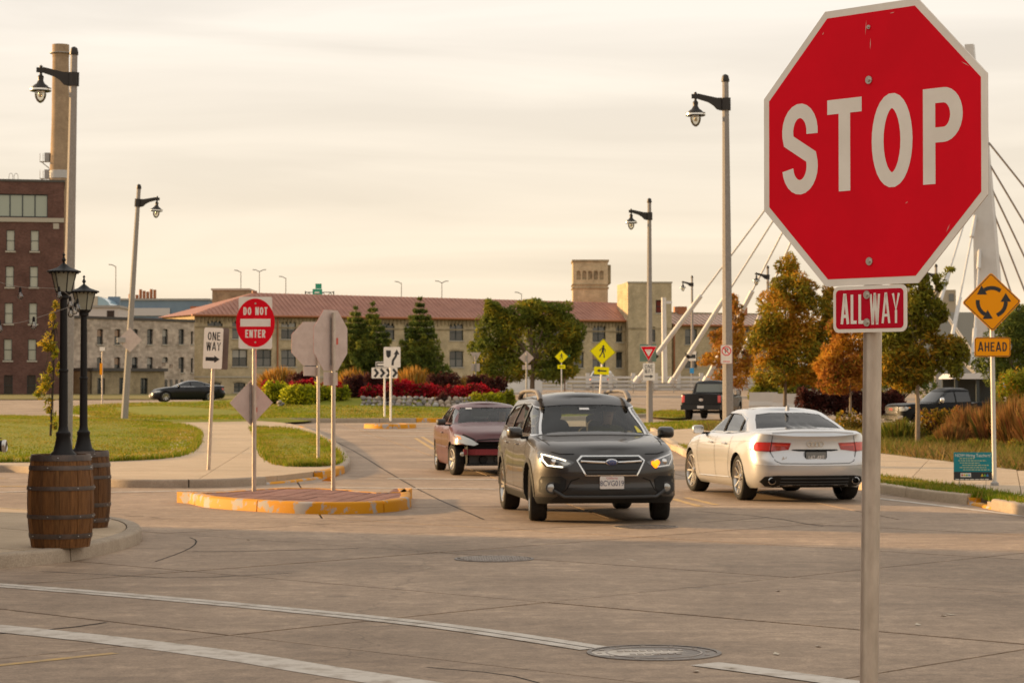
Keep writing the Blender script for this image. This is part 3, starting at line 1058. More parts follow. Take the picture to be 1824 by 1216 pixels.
def edge_tufts(poly, n, h, z, label):
    P = [Vector(p) for p in poly]
    V, F = [], []
    m_ = len(P)
    for k in range(n):
        i = rnd.randrange(m_)
        p = P[i].lerp(P[(i + 1) % m_], rnd.random()) + Vector((rnd.gauss(0, 0.05), rnd.gauss(0, 0.05)))
        a, hh, ln = rnd.uniform(0, 6.28), h * rnd.uniform(0.4, 1.4), rnd.uniform(-0.06, 0.06)
        w_ = 0.016
        b0 = len(V)
        V += [(p.x - w_ * math.cos(a), p.y - w_ * math.sin(a), z - 0.03), (p.x + w_ * math.cos(a), p.y + w_ * math.sin(a), z - 0.03), (p.x + ln, p.y + rnd.uniform(-.06, .06), z + hh)]
        F.append((b0, b0 + 1, b0 + 2))
    me = bpy.data.meshes.new('edge_grass')
    me.from_pydata(V, [], F)
    for m in (BL[3], BL[0], BL[2]): me.materials.append(m)
    me.polygons.foreach_set('material_index', nr.integers(0, 3, len(F)).astype(np.int32))
    o = obj('edge_grass', me)
    o['kind'] = 'stuff'
    o['label'] = label
edge_tufts(p1, 9000, 0.10, 0.14, 'ragged grass along the edge of the left lawn')
edge_tufts(p2, 5000, 0.10, 0.14, 'ragged grass along the edge of the small wedge')
edge_tufts(vg, 5000, 0.07, 0.13, 'ragged grass along the right verge')

# ================================================================= SIGNS
SRED = M('sign_red', (0.84, 0.002, 0.017), 0.6, c2=(0.76, 0.002, 0.015), scale=3, spec=0.15)
SWHITE = M('sign_white', (0.92, 0.85, 0.75), 0.5, c2=(0.84, 0.765, 0.665), scale=5)
SBLACK = M('sign_black', (0.02, 0.02, 0.02), 0.5)
SORANGE = M('sign_orange', (1.0, 0.36, 0.0), 0.5, spec=0.2)
SLIME = M('sign_lime', (0.95, 0.84, 0.0), 0.5, spec=0.2)
SGREEN = M('sign_green', (0.01, 0.28, 0.16), 0.45)
SBLUE = M('sign_blue', (0.03, 0.30, 0.62), 0.45)
ALU = M('sign_back_aluminium', (0.62, 0.50, 0.44), 0.6, 0.1, c2=(0.54, 0.425, 0.37), scale=6)
GALV = M('galvanised_steel', (0.62, 0.53, 0.44), 0.38, 0.45, c2=(0.44, 0.37, 0.30), scale=16, detail=8, stretch=(1, 1, 0.35))
GALVD = M('dull_galvanised', (0.42, 0.39, 0.36), 0.6, 0.35, c2=(0.30, 0.28, 0.26), scale=16)
BOLT = M('bolt_steel', (0.62, 0.58, 0.52), 0.3, 0.9)
STICK = M('red_sticker', (0.55, 0.05, 0.02), 0.5)

def post(t, h, r=0.03, name='post', n=12, mat=None, lean=(0, 0), z0=0.0, square=False, y=0.0):
    b = MB()
    b.tube([(0, y, z0 - 0.02), (lean[0] * 0.5, y + lean[1] * 0.5, z0 + h * 0.5), (lean[0], y + lean[1], z0 + h)], r, 4 if square else n, rot=R(45) if square else 0)
    return b.build(name, mat or GALV, t, 50)

def panel(t, name, poly, y, mat, th=0.003, back=None):
    """flat plate facing -y with an aluminium back"""
    b = MB()
    b.prism(poly, y, y + th, 'xz')
    o = b.build(name, mat, t)
    if back is not None:
        ob = MB()
        ob.prism(poly, y + th + 0.0005, y + th + 0.002, 'xz')
        ob.build('sheet_back', back, o)
    return o

def bolt(t, x, z, y, r=0.011):
    MB().lathe([(0, -0.008), (r * 0.45, -0.008), (r * 0.5, -0.003), (r, -0.003), (r, 0.001)], 12, (x, y, z), axis='y').build('bolt', BOLT, t, 40)

def octa(r_flat, cz=0.0):
    return ngon(8, r_flat / math.cos(R(22.5)), R(22.5), 0, cz)

def arrow(mb, x0, x1, z, wd, hd, y, mi=0):
    """arrow pointing from x0 to x1"""
    s = 1 if x1 > x0 else -1
    xh = x1 - s * hd
    mb.add([(x0, y, z - wd / 2), (xh, y, z - wd / 2), (xh, y, z - hd * 0.62), (x1, y, z), (xh, y, z + hd * 0.62), (xh, y, z + wd / 2), (x0, y, z + wd / 2)],
           [(0, 1, 2, 3, 4, 5, 6)], mi)

# ---- the big stop sign in front
Y0 = 7.48
c = W(1551, 258, Y0)
st = thing('stop_sign', 'large red octagonal stop sign filling the upper right, on a round steel post', 'stop sign', (c.x, Y0, 0), R(-47))
post(st, 2.96, 0.0302, y=0.045, n=20, lean=(0.05, 0.0)).location.x = -0.062
zc = c.z
oc = panel(st, 'sign_plate', octa(0.457, zc), 0.0, SWHITE, back=ALU)
MB().prism(octa(0.457 - 0.019 * 1.25, zc), -0.0008, -0.0001, 'xz').build('red_field', SRED, oc)
lt = MB()
lettering(lt, 'STOP', -0.005, zc + 0.008, 0.305, -0.0014, s=0.158, total=0.74)
lt.build('legend', SWHITE, oc, fix=False)
for z in (zc + 0.385, zc + 0.212, zc - 0.38):
    bolt(st, -0.005, z, -0.002, 0.0135 if z < zc + 0.3 else 0.007)
sb = MB()
for x, z, l, a in ((0.36, 0.235, 0.035, -30), (-0.02, 0.36, 0.05, 85), (0.0, 0.31, 0.04, 88), (0.30, -0.3, 0.03, 60), (0.08, 0.42, 0.02, 5), (-0.2, 0.38, 0.012, 60), (0.14, -0.2, 0.012, 30)):
    d = Vector((math.cos(R(a)), math.sin(R(a)))) * l
    n_ = Vector((-d.y, d.x)).normalized() * 0.0016
    sb.add([(x, -0.0013, zc + z), (x + d.x / 2 + n_.x, -0.0013, zc + z + d.y / 2 + n_.y), (x + d.x, -0.0013, zc + z + d.y), (x + d.x / 2 - n_.x, -0.0013, zc + z + d.y / 2 - n_.y)], [(0, 1, 2, 3)])
sb.build('scratches', M('scratch', (0.75, 0.35, 0.3), 0.6), oc, fix=False)['kind'] = 'stuff'
zp = W(1545, 550, Y0).z
pq = thing('all_way_plaque', 'small red and white ALL WAY plaque bolted under the big stop sign', 'sign plaque', (c.x - 0.006, Y0, 0), R(-47))
pp = panel(pq, 'plaque_plate', rrect(0.300, 0.152, 0.022, cz=zp), 0.0, SWHITE, back=ALU)
MB().prism(rrect(0.276, 0.128, 0.014, cz=zp), -0.0008, -0.0001, 'xz').build('red_field', M('plaque_red', (0.55, 0.003, 0.022), 0.6, spec=0.15), pp)
lt = MB()
lettering(lt, 'ALL', -0.068, zp, 0.096, -0.0014, s=0.115, total=0.098)
lettering(lt, 'WAY', 0.064, zp, 0.096, -0.0014, s=0.092, total=0.122)
lt.build('legend', SWHITE, pp, fix=False)
for z in (zp + 0.046, zp - 0.044): bolt(pq, -0.008, z, -0.002, 0.0135)
# holes drilled in the post
for z in (1.32, 0.92):
    h = MB().lathe([(0, -0.001), (0.004, -0.001), (0.004, 0.002)], 10, (-0.055, 0.0225, z), axis='y')
    h.build('drill_hole', SBLACK, st)

def sign(name, label, cat, px, py, Y, zb=None, yaw=0.0, ph=None, r=0.027, group=None, lean_px=0.0, square=True):
    """root at the foot of a post; py is the pixel of the foot"""
    z = W(px, py, Y).z if zb is None else zb
    t = thing(name, label, cat, (X_at(px, Y), Y, z), R(yaw), group)
    return t

def Zc(py, Y, t):
    return W(912, py, Y).z - t.location.z

GS = 'road signs around the crossing'
# ---- DO NOT ENTER on the island, with a blank-backed diamond lower down
Y1 = 34.3
t = sign('do_not_enter_sign', 'white square sign with red DO NOT ENTER disc on the island', 'road sign', 453, 874, Y1, zb=0.15)
post(t, Zc(545, Y1, t), 0.032)
z = Zc(575, Y1, t)
p = panel(t, 'sign_plate', rrect(0.50, 0.775, 0.03, cz=z), -0.05, SWHITE, back=ALU)
p.location.x = 0.02
MB().prism([(q[0] * 0.80, z + q[1]) for q in ngon(48, 0.292 * 1.24)], -0.0512, -0.0505, 'xz').build('red_disc', SRED, p)
lt = MB()
lettering(lt, 'DO NOT', 0, z + 0.175, 0.118, -0.0522, s=0.17, total=0.36)
lettering(lt, 'ENTER', 0, z - 0.162, 0.118, -0.0522, s=0.17, total=0.30)
lt.add([(-0.225, -0.0522, z - 0.055), (0.225, -0.0522, z - 0.055), (0.225, -0.0522, z + 0.06), (-0.225, -0.0522, z + 0.06)], [(0, 1, 2, 3)])
lt.build('legend', SWHITE, p, fix=False)
bolt(p, 0, z + 0.29, -0.052, 0.014); bolt(p, 0, z - 0.29, -0.052, 0.014)
t = thing('warning_sign', 'diamond sign seen from behind, low on the DO NOT ENTER post', 'road sign', (X_at(450, Y1), Y1, 0.15), R(28))
z = Zc(717, Y1, t)
p = panel(t, 'sign_back', ngon(4, 0.345, 0, 0, z), 0.05, ALU, 0.003)
MB().box(-0.03, 0.03, 0.035, 0.0495, z - 0.30, z + 0.30).build('bracket', GALVD, t)
MB().box(0.055, 0.095, 0.0485, 0.0495, z - 0.14, z - 0.07).build('sticker', STICK, t)

# ---- octagons seen from behind
def oct_back(px, pyb, pyc, Y, yaw, zb, label, plaque=True, r=0.457, cx=0.0, pr=0.032):
    t = sign('stop_sign', label, 'stop sign', px, pyb, Y, zb=zb, yaw=yaw, group='stop signs seen from behind')
    z = Zc(pyc, Y, t)
    post(t, z + r - 0.04, pr)
    p = panel(t, 'sign_back', [(q[0] + cx, q[1]) for q in octa(r, z)], 0.05, ALU)
    MB().prism([(q[0] + cx, q[1]) for q in octa(r, z)], 0.0535, 0.055, 'xz').build('red_face', SRED, p)
    MB().box(-0.022, 0.022, 0.035, 0.0495, z - 0.38, z + 0.34).build('bracket', GALVD, t)
    if plaque:
        MB().box(cx - 0.19, cx + 0.19, 0.0502, 0.0535, z - r - 0.22, z - r - 0.02).build('plaque_back', ALU, t)
    MB().box(cx + 0.15, cx + 0.20, 0.0485, 0.0498, z - 0.06, z + 0.04).build('sticker', STICK, t)
    return t
oct_back(594, 874, 606, 34.6, 61, 0.15, 'back of a tilted octagonal stop sign standing on the yellow kerbed island')
o2 = oct_back(567, 818, 612, 49.5, 30, 0.14, 'back of a pale octagonal stop sign on the grass wedge', r=0.47, cx=-0.14, pr=0.035)

# ---- ONE WAY at the left
Y3 = 43.5
t = sign('one_way_sign', 'white ONE WAY sign with black arrow on the left footpath', 'road sign', 372, 851, Y3, zb=0.13, yaw=-14)
po = post(t, Zc(590, Y3, t), 0.035)
t.rotation_euler = (0, R(2.6), R(-14))
z = Zc(620, Y3, t)
p = panel(t, 'sign_plate', rrect(0.385, 0.775, 0.03, cz=z), -0.055, SWHITE, back=ALU)
p.rotation_euler = (0, 0, 0)
lt = MB()
lettering(lt, 'ONE', 0.01, z + 0.23, 0.155, -0.0565, s=0.13, total=0.25)
lettering(lt, 'WAY', 0.01, z + 0.035, 0.155, -0.0565, s=0.125, total=0.29)
lt.build('legend', SBLACK, p, fix=False)
lt = MB()
arrow(lt, -0.14, 0.145, z - 0.205, 0.07, 0.11, -0.0565)
lt.build('arrow', SBLACK, p, fix=False)
MB().prism(rrect(0.40, 0.79, 0.03, cz=z), 0.10, 0.104, 'xz').build('rear_plate', M('dark_sign_back', (0.20, 0.15, 0.13), 0.6), t).location.x = 0.05
MB().box(-0.03, 0.09, -0.05, 0.10, z - 0.02, z + 0.02).build('bracket', GALVD, t)

# ---- diamond back on the leaning lamp post, small markers at the left
Y4 = 96.5
t = thing('warning_sign', 'pale diamond sign seen from behind, strapped to the leaning lamp post', 'road sign', (X_at(229, Y4), Y4 + 0.30, W(229, 605, Y4).z), R(20))
MB().prism(ngon(4, 0.52), 0.0, 0.004, 'xz').build('sign_back', ALU, t)
MB().box(-0.55, -0.2, -0.06, -0.003, -0.12, 0.1).build('bracket', GALVD, t)
Y5 = 150.0
t = sign('marker_post', 'thin post with a little pale box and orange strip by the far road', 'marker post', 182, 718, Y5)
post(t, Zc(622, Y5, t), 0.05)
z = Zc(622, Y5, t)
MB().box(-0.16, 0.16, -0.1, 0.1, z - 0.1, z + 0.15).build('box_head', SWHITE, t)
z = Zc(655, Y5, t)
MB().box(-0.14, 0.02, -0.12, -0.08, z - 0.45, z + 0.3).build('orange_strip', SORANGE, t)

# ---- roundabout signs in front of the flowers
Y6 = 101.0
t = sign('keep_right_sign', 'white keep right sign with black shield and curved arrow on the yellow splitter kerb', 'road sign', 696, 755, Y6, zb=0.15)
post(t, Zc(622, Y6, t), 0.045, mat=SWHITE)
z = Zc(636, Y6, t)
p = panel(t, 'sign_plate', rrect(0.74, 0.90, 0.05, cz=z), -0.06, SWHITE, back=ALU)
p.location.x = 0.06
lt = MB()
MB().add([(-0.27, -0.062, z + 0.30), (-0.05, -0.062, z + 0.30), (-0.06, -0.062, z + 0.05), (-0.16, -0.062, z - 0.04), (-0.25, -0.062, z + 0.05)], [(0, 4, 3, 2, 1)]).build('shield', SBLACK, p, fix=False)
ribbon(lt, [(0.02, z - 0.36), (0.04, z - 0.15), (0.14, z), (0.2, z + 0.15)], 0.10, -0.062)
lt.build('arrow_shaft', SBLACK, p, fix=False)
MB().add([(0.07, -0.0622, z + 0.12), (0.33, -0.0622, z + 0.12), (0.21, -0.0622, z + 0.34)], [(0, 1, 2)]).build('arrow_head', SBLACK, p, fix=False)
Y7 = 108.0
t = sign('chevron_sign', 'white chevron board with black arrowheads in front of the red flowers', 'road sign', 685, 744, Y7, zb=elev(-6, 108) + 0.25)
post(t, Zc(640, Y7, t), 0.045, mat=SWHITE)
z = Zc(664, Y7, t)
p = panel(t, 'sign_plate', rrect(1.22, 0.50, 0.04, cz=z), -0.06, SWHITE, back=ALU)
lt = MB()
for k in range(4):
    x = -0.47 + 0.29 * k
    ribbon(lt, [(x, z + 0.19), (x + 0.15, z), (x, z - 0.19)], 0.115, -0.062)
lt.build('legend', SBLACK, p, fix=False)
t2 = thing('one_way_sign', 'tiny black and white one way arrow sign above the chevron board', 'road sign', (X_at(680, Y7), Y7, t.location.z), 0)
z = Zc(649, Y7, t2)
p = panel(t2, 'sign_plate', rrect(0.62, 0.31, 0.03, cz=z), -0.07, SBLACK, back=ALU)
lt = MB()
for b_ in ((-.28, .28, -.13, -.10), (-.28, .28, .10, .13), (-.28, -.255, -.1, .1), (.255, .28, -.1, .1)):
    lt.add([(b_[0], -.072, z + b_[2]), (b_[1], -.072, z + b_[2]), (b_[1], -.072, z + b_[3]), (b_[0], -.072, z + b_[3])], [(0, 1, 2, 3)])
arrow(lt, -0.2, 0.2, z, 0.09, 0.1, -0.072)
lt.build('legend', SWHITE, p, fix=False)

# ---- behind the roundabout
Y8 = 140.0
t = sign('yield_sign', 'pale triangular yield sign seen from behind the planted bed', 'road sign', 847, 690, Y8)
post(t, Zc(632, Y8, t), 0.05, mat=GALVD)
z = Zc(636, Y8, t)
MB().prism([(-0.34, z + 0.3), (0.34, z + 0.3), (0, z - 0.3)], 0.06, 0.064, 'xz').build('sign_back', ALU, t)
MB().box(-0.26, 0.26, 0.055, 0.06, z - 0.85, z - 0.38).build('plaque_back', ALU, t)
Y9 = 118.0
t = sign('warning_sign', 'grey diamond sign seen from behind, with a small plaque, above the grey wagon roof', 'road sign', 938, 722, Y9)
post(t, Zc(628, Y9, t), 0.045, mat=GALVD)
z = Zc(637, Y9, t)
MB().prism(ngon(4, 0.38, 0, 0, z), 0.06, 0.064, 'xz').build('sign_back', ALU, t)
z = Zc(654, Y9, t)
MB().box(-0.22, 0.22, 0.06, 0.064, z - 0.12, z + 0.12).build('plaque_back', ALU, t)

def walker(lt, cx, cz, k, y):
    lt.add([(cx + 0.02 * k + q[0], y, cz + 0.36 * k + q[1]) for q in ngon(12, 0.075 * k)], [tuple(range(12))])
    ribbon(lt, [(cx + 0.02 * k, cz + 0.29 * k), (cx, cz + 0.02 * k)], 0.15 * k, y - 0.0003)
    ribbon(lt, [(cx, cz + 0.05 * k), (cx + 0.10 * k, cz - 0.17 * k), (cx + 0.13 * k, cz - 0.40 * k)], 0.075 * k, y - 0.0006)
    ribbon(lt, [(cx - 0.01 * k, cz + 0.05 * k), (cx - 0.09 * k, cz - 0.17 * k), (cx - 0.20 * k, cz - 0.37 * k)], 0.075 * k, y - 0.0009)
    ribbon(lt, [(cx + 0.05 * k, cz + 0.26 * k), (cx + 0.17 * k, cz + 0.12 * k), (cx + 0.15 * k, cz - 0.02 * k)], 0.055 * k, y - 0.0012)
    ribbon(lt, [(cx - 0.03 * k, cz + 0.26 * k), (cx - 0.15 * k, cz + 0.15 * k), (cx - 0.21 * k, cz + 0.04 * k)], 0.055 * k, y - 0.0015)

def ped_sign(px, pyb, pyc, Y, half, label, tilt, pya, zb=None, yaw=0):
    t = sign('pedestrian_crossing_sign', label, 'road sign', px, pyb, Y, zb=zb, yaw=yaw, group='lime pedestrian crossing signs')
    t.rotation_euler = (0, R(tilt), R(yaw))
    z = Zc(pyc, Y, t)
    post(t, z + half * 0.8, 0.045, mat=SWHITE)
    p = panel(t, 'sign_plate', ngon(4, half, 0, 0, z), -0.06, SLIME, back=ALU)
    lt = MB()
    ribbon(lt, [(q[0], q[1]) for q in ngon(4, half * 0.95, 0, 0, z)] + [(half * 0.95, z)], half * 0.03, -0.0615)
    walker(lt, 0, z, half * 1.15, -0.062)
    lt.build('legend', SBLACK, p, fix=False)
    za = Zc(pya, Y, t)
    q = panel(t, 'arrow_plaque', rrect(half * 1.15, half * 0.58, 0.04, cz=za), -0.06, SLIME, back=ALU)
    lt = MB()
    arrow(lt, half * 0.38, -half * 0.38, za, half * 0.11, half * 0.24, -0.062)
    o = lt.build('arrow', SBLACK, q, fix=False)
    o.rotation_euler = (0, 0, 0)
    return t
ped_sign(1066, 745, 626, 103.0, 0.59, 'large lime diamond sign with black walking figure, tilted, above the wagon roof', 3.5, 660, zb=0.1)
ped_sign(1000, 697, 635, 170.0, 0.50, 'smaller lime diamond crossing sign near the white bridge parapet', 0, 653)
Y10 = 172.0
t = sign('street_name_sign', 'little green street name sign in front of the lime diamond', 'road sign', 1006, 697, Y10)
post(t, Zc(634, Y10, t), 0.045, mat=M('brown_post', (0.3, 0.2, 0.14), 0.7))
z = Zc(635, Y10, t)
p = panel(t, 'sign_plate', rrect(0.74, 0.25, 0.03, cz=z), -0.8, SGREEN)
lt = MB()
lt.add([(-.2, -.802, z - .06), (.1, -.802, z - .06), (.1, -.802, z + .05), (-.2, -.802, z + .05)], [(0, 1, 2, 3)])
lt.build('legend', SWHITE, p, fix=False)

# ---- yield and one way on the lamp pole
Y11 = 100.4
t = thing('yield_sign', 'red and white triangular yield sign on the lamp pole over the one way sign', 'road sign', (X_at(1155, Y11), Y11 - 0.17, W(1155, 629, Y11).z), 0)
tri = [(-0.37, 0.31), (0.37, 0.31), (0, -0.34)]
def rtri(k, dz=0.0):
    o_ = []
    for i in range(3):
        a, b, c_ = Vector(tri[i - 1]), Vector(tri[i]), Vector(tri[(i + 1) % 3])
        o_ += [tuple(b * k + (a - b).normalized() * 0.05 * k), tuple(b * k * 0.975), tuple(b * k + (c_ - b).normalized() * 0.05 * k)]
    return [(q[0], q[1] + dz) for q in o_]
p = panel(t, 'sign_plate', rtri(1.0), 0, SWHITE, back=ALU)
MB().prism(rtri(0.93), -0.0012, -0.0005, 'xz').build('red_field', SRED, p)
MB().prism(rtri(0.46, 0.02), -0.0024, -0.0016, 'xz').build('white_middle', SWHITE, p)
text_obj('legend', 'YIELD', 0.09, SRED, p, (0, -0.0035, 0.11))
t = thing('one_way_sign', 'white ONE WAY sign under the yield triangle on the lamp pole', 'road sign', (X_at(1155.5, Y11), Y11 - 0.17, W(1155, 662, Y11).z), 0)
p = panel(t, 'sign_plate', rrect(0.52, 0.76, 0.03), 0, SWHITE, back=ALU)
lt = MB()
lettering(lt, 'ONE', 0, 0.23, 0.17, -0.0015, s=0.13, total=0.36)
lettering(lt, 'WAY', 0, 0.03, 0.17, -0.0015, s=0.12, total=0.38)
lt.build('legend', SBLACK, p, fix=False)
lt = MB()
arrow(lt, -0.19, 0.19, -0.2, 0.06, 0.13, -0.0015)
lt.build('arrow', SBLACK, p, fix=False)
t = thing('sign_back_plate', 'green back plate behind the yield sign on the lamp pole', 'sign plate', (X_at(1155, Y11), Y11 + 0.22, W(1155, 629, Y11).z), 0)
MB().box(-0.36, 0.36, 0, 0.004, -0.36, 0.40).build('sheet', M('verdigris_back', (0.16, 0.25, 0.20), 0.6), t)

# ---- no parking on the right lamp pole
Y12 = 60.8
t = thing('no_parking_sign', 'small white no parking sign with red ring on the tall right lamp pole', 'road sign', (X_at(1293, Y12), Y12 - 0.17, W(1293, 631, Y12).z), 0)
p = panel(t, 'sign_plate', rrect(0.31, 0.50, 0.03), 0, M('red_sign_rim', (0.62, 0.33, 0.27), 0.5), back=ALU)
MB().prism(rrect(0.285, 0.475, 0.025), -0.0011, -0.0004, 'xz').build('white_field', SWHITE, p)
lt = MB()
ribbon(lt, [(0.115 * math.cos(R(a)), 0.09 + 0.115 * math.sin(R(a))) for a in range(0, 361, 12)], 0.026, -0.003)
ribbon(lt, [(-0.08, 0.17), (0.08, 0.01)], 0.024, -0.0034)
ribbon(lt, [(-0.09, -0.19), (0.09, -0.19)], 0.02, -0.003)
lt.build('red_ring', SRED, p, fix=False)
text_obj('letter', 'P', 0.20, SBLACK, p, (0, -0.0022, 0.09))

# ---- bridge lamp pole signs
Y13 = 201.0
t = thing('small_sign', 'small white and black sign on the far bridge lamp pole', 'road sign', (X_at(1233, Y13), Y13 - 0.25, W(1233, 634, Y13).z), 0)
p = panel(t, 'sign_plate', rrect(0.66, 0.85, 0.04), 0, SWHITE, back=ALU)
MB().box(-0.27, 0.27, -0.004, -0.001, -0.2, 0.14).build('black_bar', SBLACK, p)
t = thing('small_sign', 'tiny blue sign low on the far bridge lamp pole', 'road sign', (X_at(1232, Y13), Y13 - 0.25, W(1233, 660, Y13).z), 0)
panel(t, 'sign_plate', rrect(0.36, 0.46, 0.03), 0, SBLUE, back=ALU)

# ---- roundabout ahead
Y14 = 36.6
t = sign('roundabout_sign', 'orange diamond with three circling black arrows on the right verge', 'road sign', 1771, 868, Y14, zb=0.13)
post(t, Zc(520, Y14, t), 0.036, mat=M('pale_post', (0.60, 0.56, 0.50), 0.5, 0.2), lean=(-0.04, 0))
MB().lathe([(0.07, -0.02), (0.065, 0.05), (0.04, 0.07)], 10).build('socket', GALVD, t, 40)
z = Zc(538, Y14, t)
p = panel(t, 'sign_plate', rrect(0.67, 0.67, 0.04), -0.05, SORANGE, back=ALU)
p.location = (-0.045, 0, z)
p.rotation_euler = (0, R(43.5), 0)
lt = MB()
rr = rrect(0.63, 0.63, 0.03)
ribbon(lt, rr + [rr[0]], 0.012, -0.0515)
for k in range(3):
    a0 = 95 + 120 * k
    pts = [(0.225 * math.cos(R(a0 + 14 * j)), 0.225 * math.sin(R(a0 + 14 * j))) for j in range(6)]
    ribbon(lt, pts, 0.062, -0.052)
    e = pts[-1]
    tx_, tz_ = -math.sin(R(a0 + 70)), math.cos(R(a0 + 70))
    nx, nz = math.cos(R(a0 + 70)), math.sin(R(a0 + 70))
    lt.add([(e[0] + nx * .085, -.0523, e[1] + nz * .085), (e[0] - nx * .085, -.0523, e[1] - nz * .085), (e[0] + tx_ * .14, -.0523, e[1] + tz_ * .14)], [(0, 1, 2)])
lo2 = lt.build('arrows', SBLACK, p, fix=False)
bolt(p, 0, 0, 0, 0.001)
t2 = thing('ahead_plaque', 'orange AHEAD plaque under the diamond with circling arrows', 'sign plaque', (X_at(1767, Y14), Y14, 0.13), 0)
z = Zc(618, Y14, t2)
p = panel(t2, 'plaque_plate', rrect(0.575, 0.31, 0.045, cz=z), -0.05, SORANGE, back=ALU)
lt = MB()
rr = rrect(0.55, 0.285, 0.035, cz=z)
ribbon(lt, rr + [rr[0]], 0.010, -0.0515)
lettering(lt, 'AHEAD', 0, z + 0.005, 0.145, -0.052, s=0.15, total=0.46)
lt.build('legend', SBLACK, p, fix=False)

# ---- teal lawn sign
Y15 = 35.4
p0 = W(1733, 830, Y15)
t = thing('lawn_sign', 'teal NOW Hiring Teachers yard sign in the grass beside the orange sign post', 'yard sign', (p0.x, Y15, 0.12), R(-4))
z = p0.z - 0.12
p = panel(t, 'sign_board', rrect(0.585, 0.43, 0.005, cz=z), 0, M('sign_teal', (0.0, 0.23, 0.27), 0.5), th=0.006)
MB().prism(rrect(0.585, 0.13, 0.003, cz=z - 0.15), -0.0012, -0.0004, 'xz').build('dark_band', M('sign_dark', (0.025, 0.025, 0.028), 0.5), p)
text_obj('headline', 'NOW Hiring Teachers!', 0.068, SWHITE, p, (0, -0.002, z + 0.165), sx=0.83)
TEA = M('sign_yellow_text', (0.55, 0.55, 0.28), 0.5)
lt = MB()
for k, (a, b_) in enumerate(((-.2, .02), (-.22, .2), (-.2, .1), (-.16, .24), (-.2, .2), (-.15, .25))):
    x = a
    while x < b_:
        l = rnd.uniform(0.02, 0.05)
        lt.add([(x, -.002, z + .115 - k * .035), (min(x + l, b_), -.002, z + .115 - k * .035), (min(x + l, b_), -.002, z + .128 - k * .035), (x, -.002, z + .128 - k * .035)], [(0, 1, 2, 3)])
        x += l + 0.012
lt.build('small_print', TEA, p, fix=False)
MB().box(-0.19, -0.03, -0.003, -0.0015, z - 0.165, z - 0.105).build('logo_card', SWHITE, p)
lt = MB()
for k, cc in enumerate((M('logo_red', (.6, .1, .1)), M('logo_yellow', (.7, .5, .05)), M('logo_green', (.15, .4, .1)), M('logo_blue', (.1, .25, .5)))):
    MB().lathe([(0, -0.0045), (0.016, -0.0045), (0.016, -0.003)], 10, (-0.165 + k * 0.036, 0, z - 0.135), axis='y').build('logo_dot', cc, p)
    if k: MB().add([(0.1 + k * .04 - .02, -.002, z - .155), (0.1 + k * .04 + .02, -.002, z - .155), (0.1 + k * .04, -.002, z - .11)], [(0, 1, 2)]).build('logo_leaf', cc, p)
lt = MB()
for k in range(7):
    lt.add([(-.27 + k * .075, -.002, z - .205), (-.21 + k * .075, -.002, z - .205), (-.21 + k * .075, -.002, z - .195), (-.27 + k * .075, -.002, z - .195)], [(0, 1, 2, 3)])
lt.build('footer_print', SWHITE, p, fix=False)
for x in (-0.2, 0.2):
    MB().tube([(x, 0.008, 0), (x, 0.008, z)], 0.004, 6).build('wire_leg', GALVD, t)

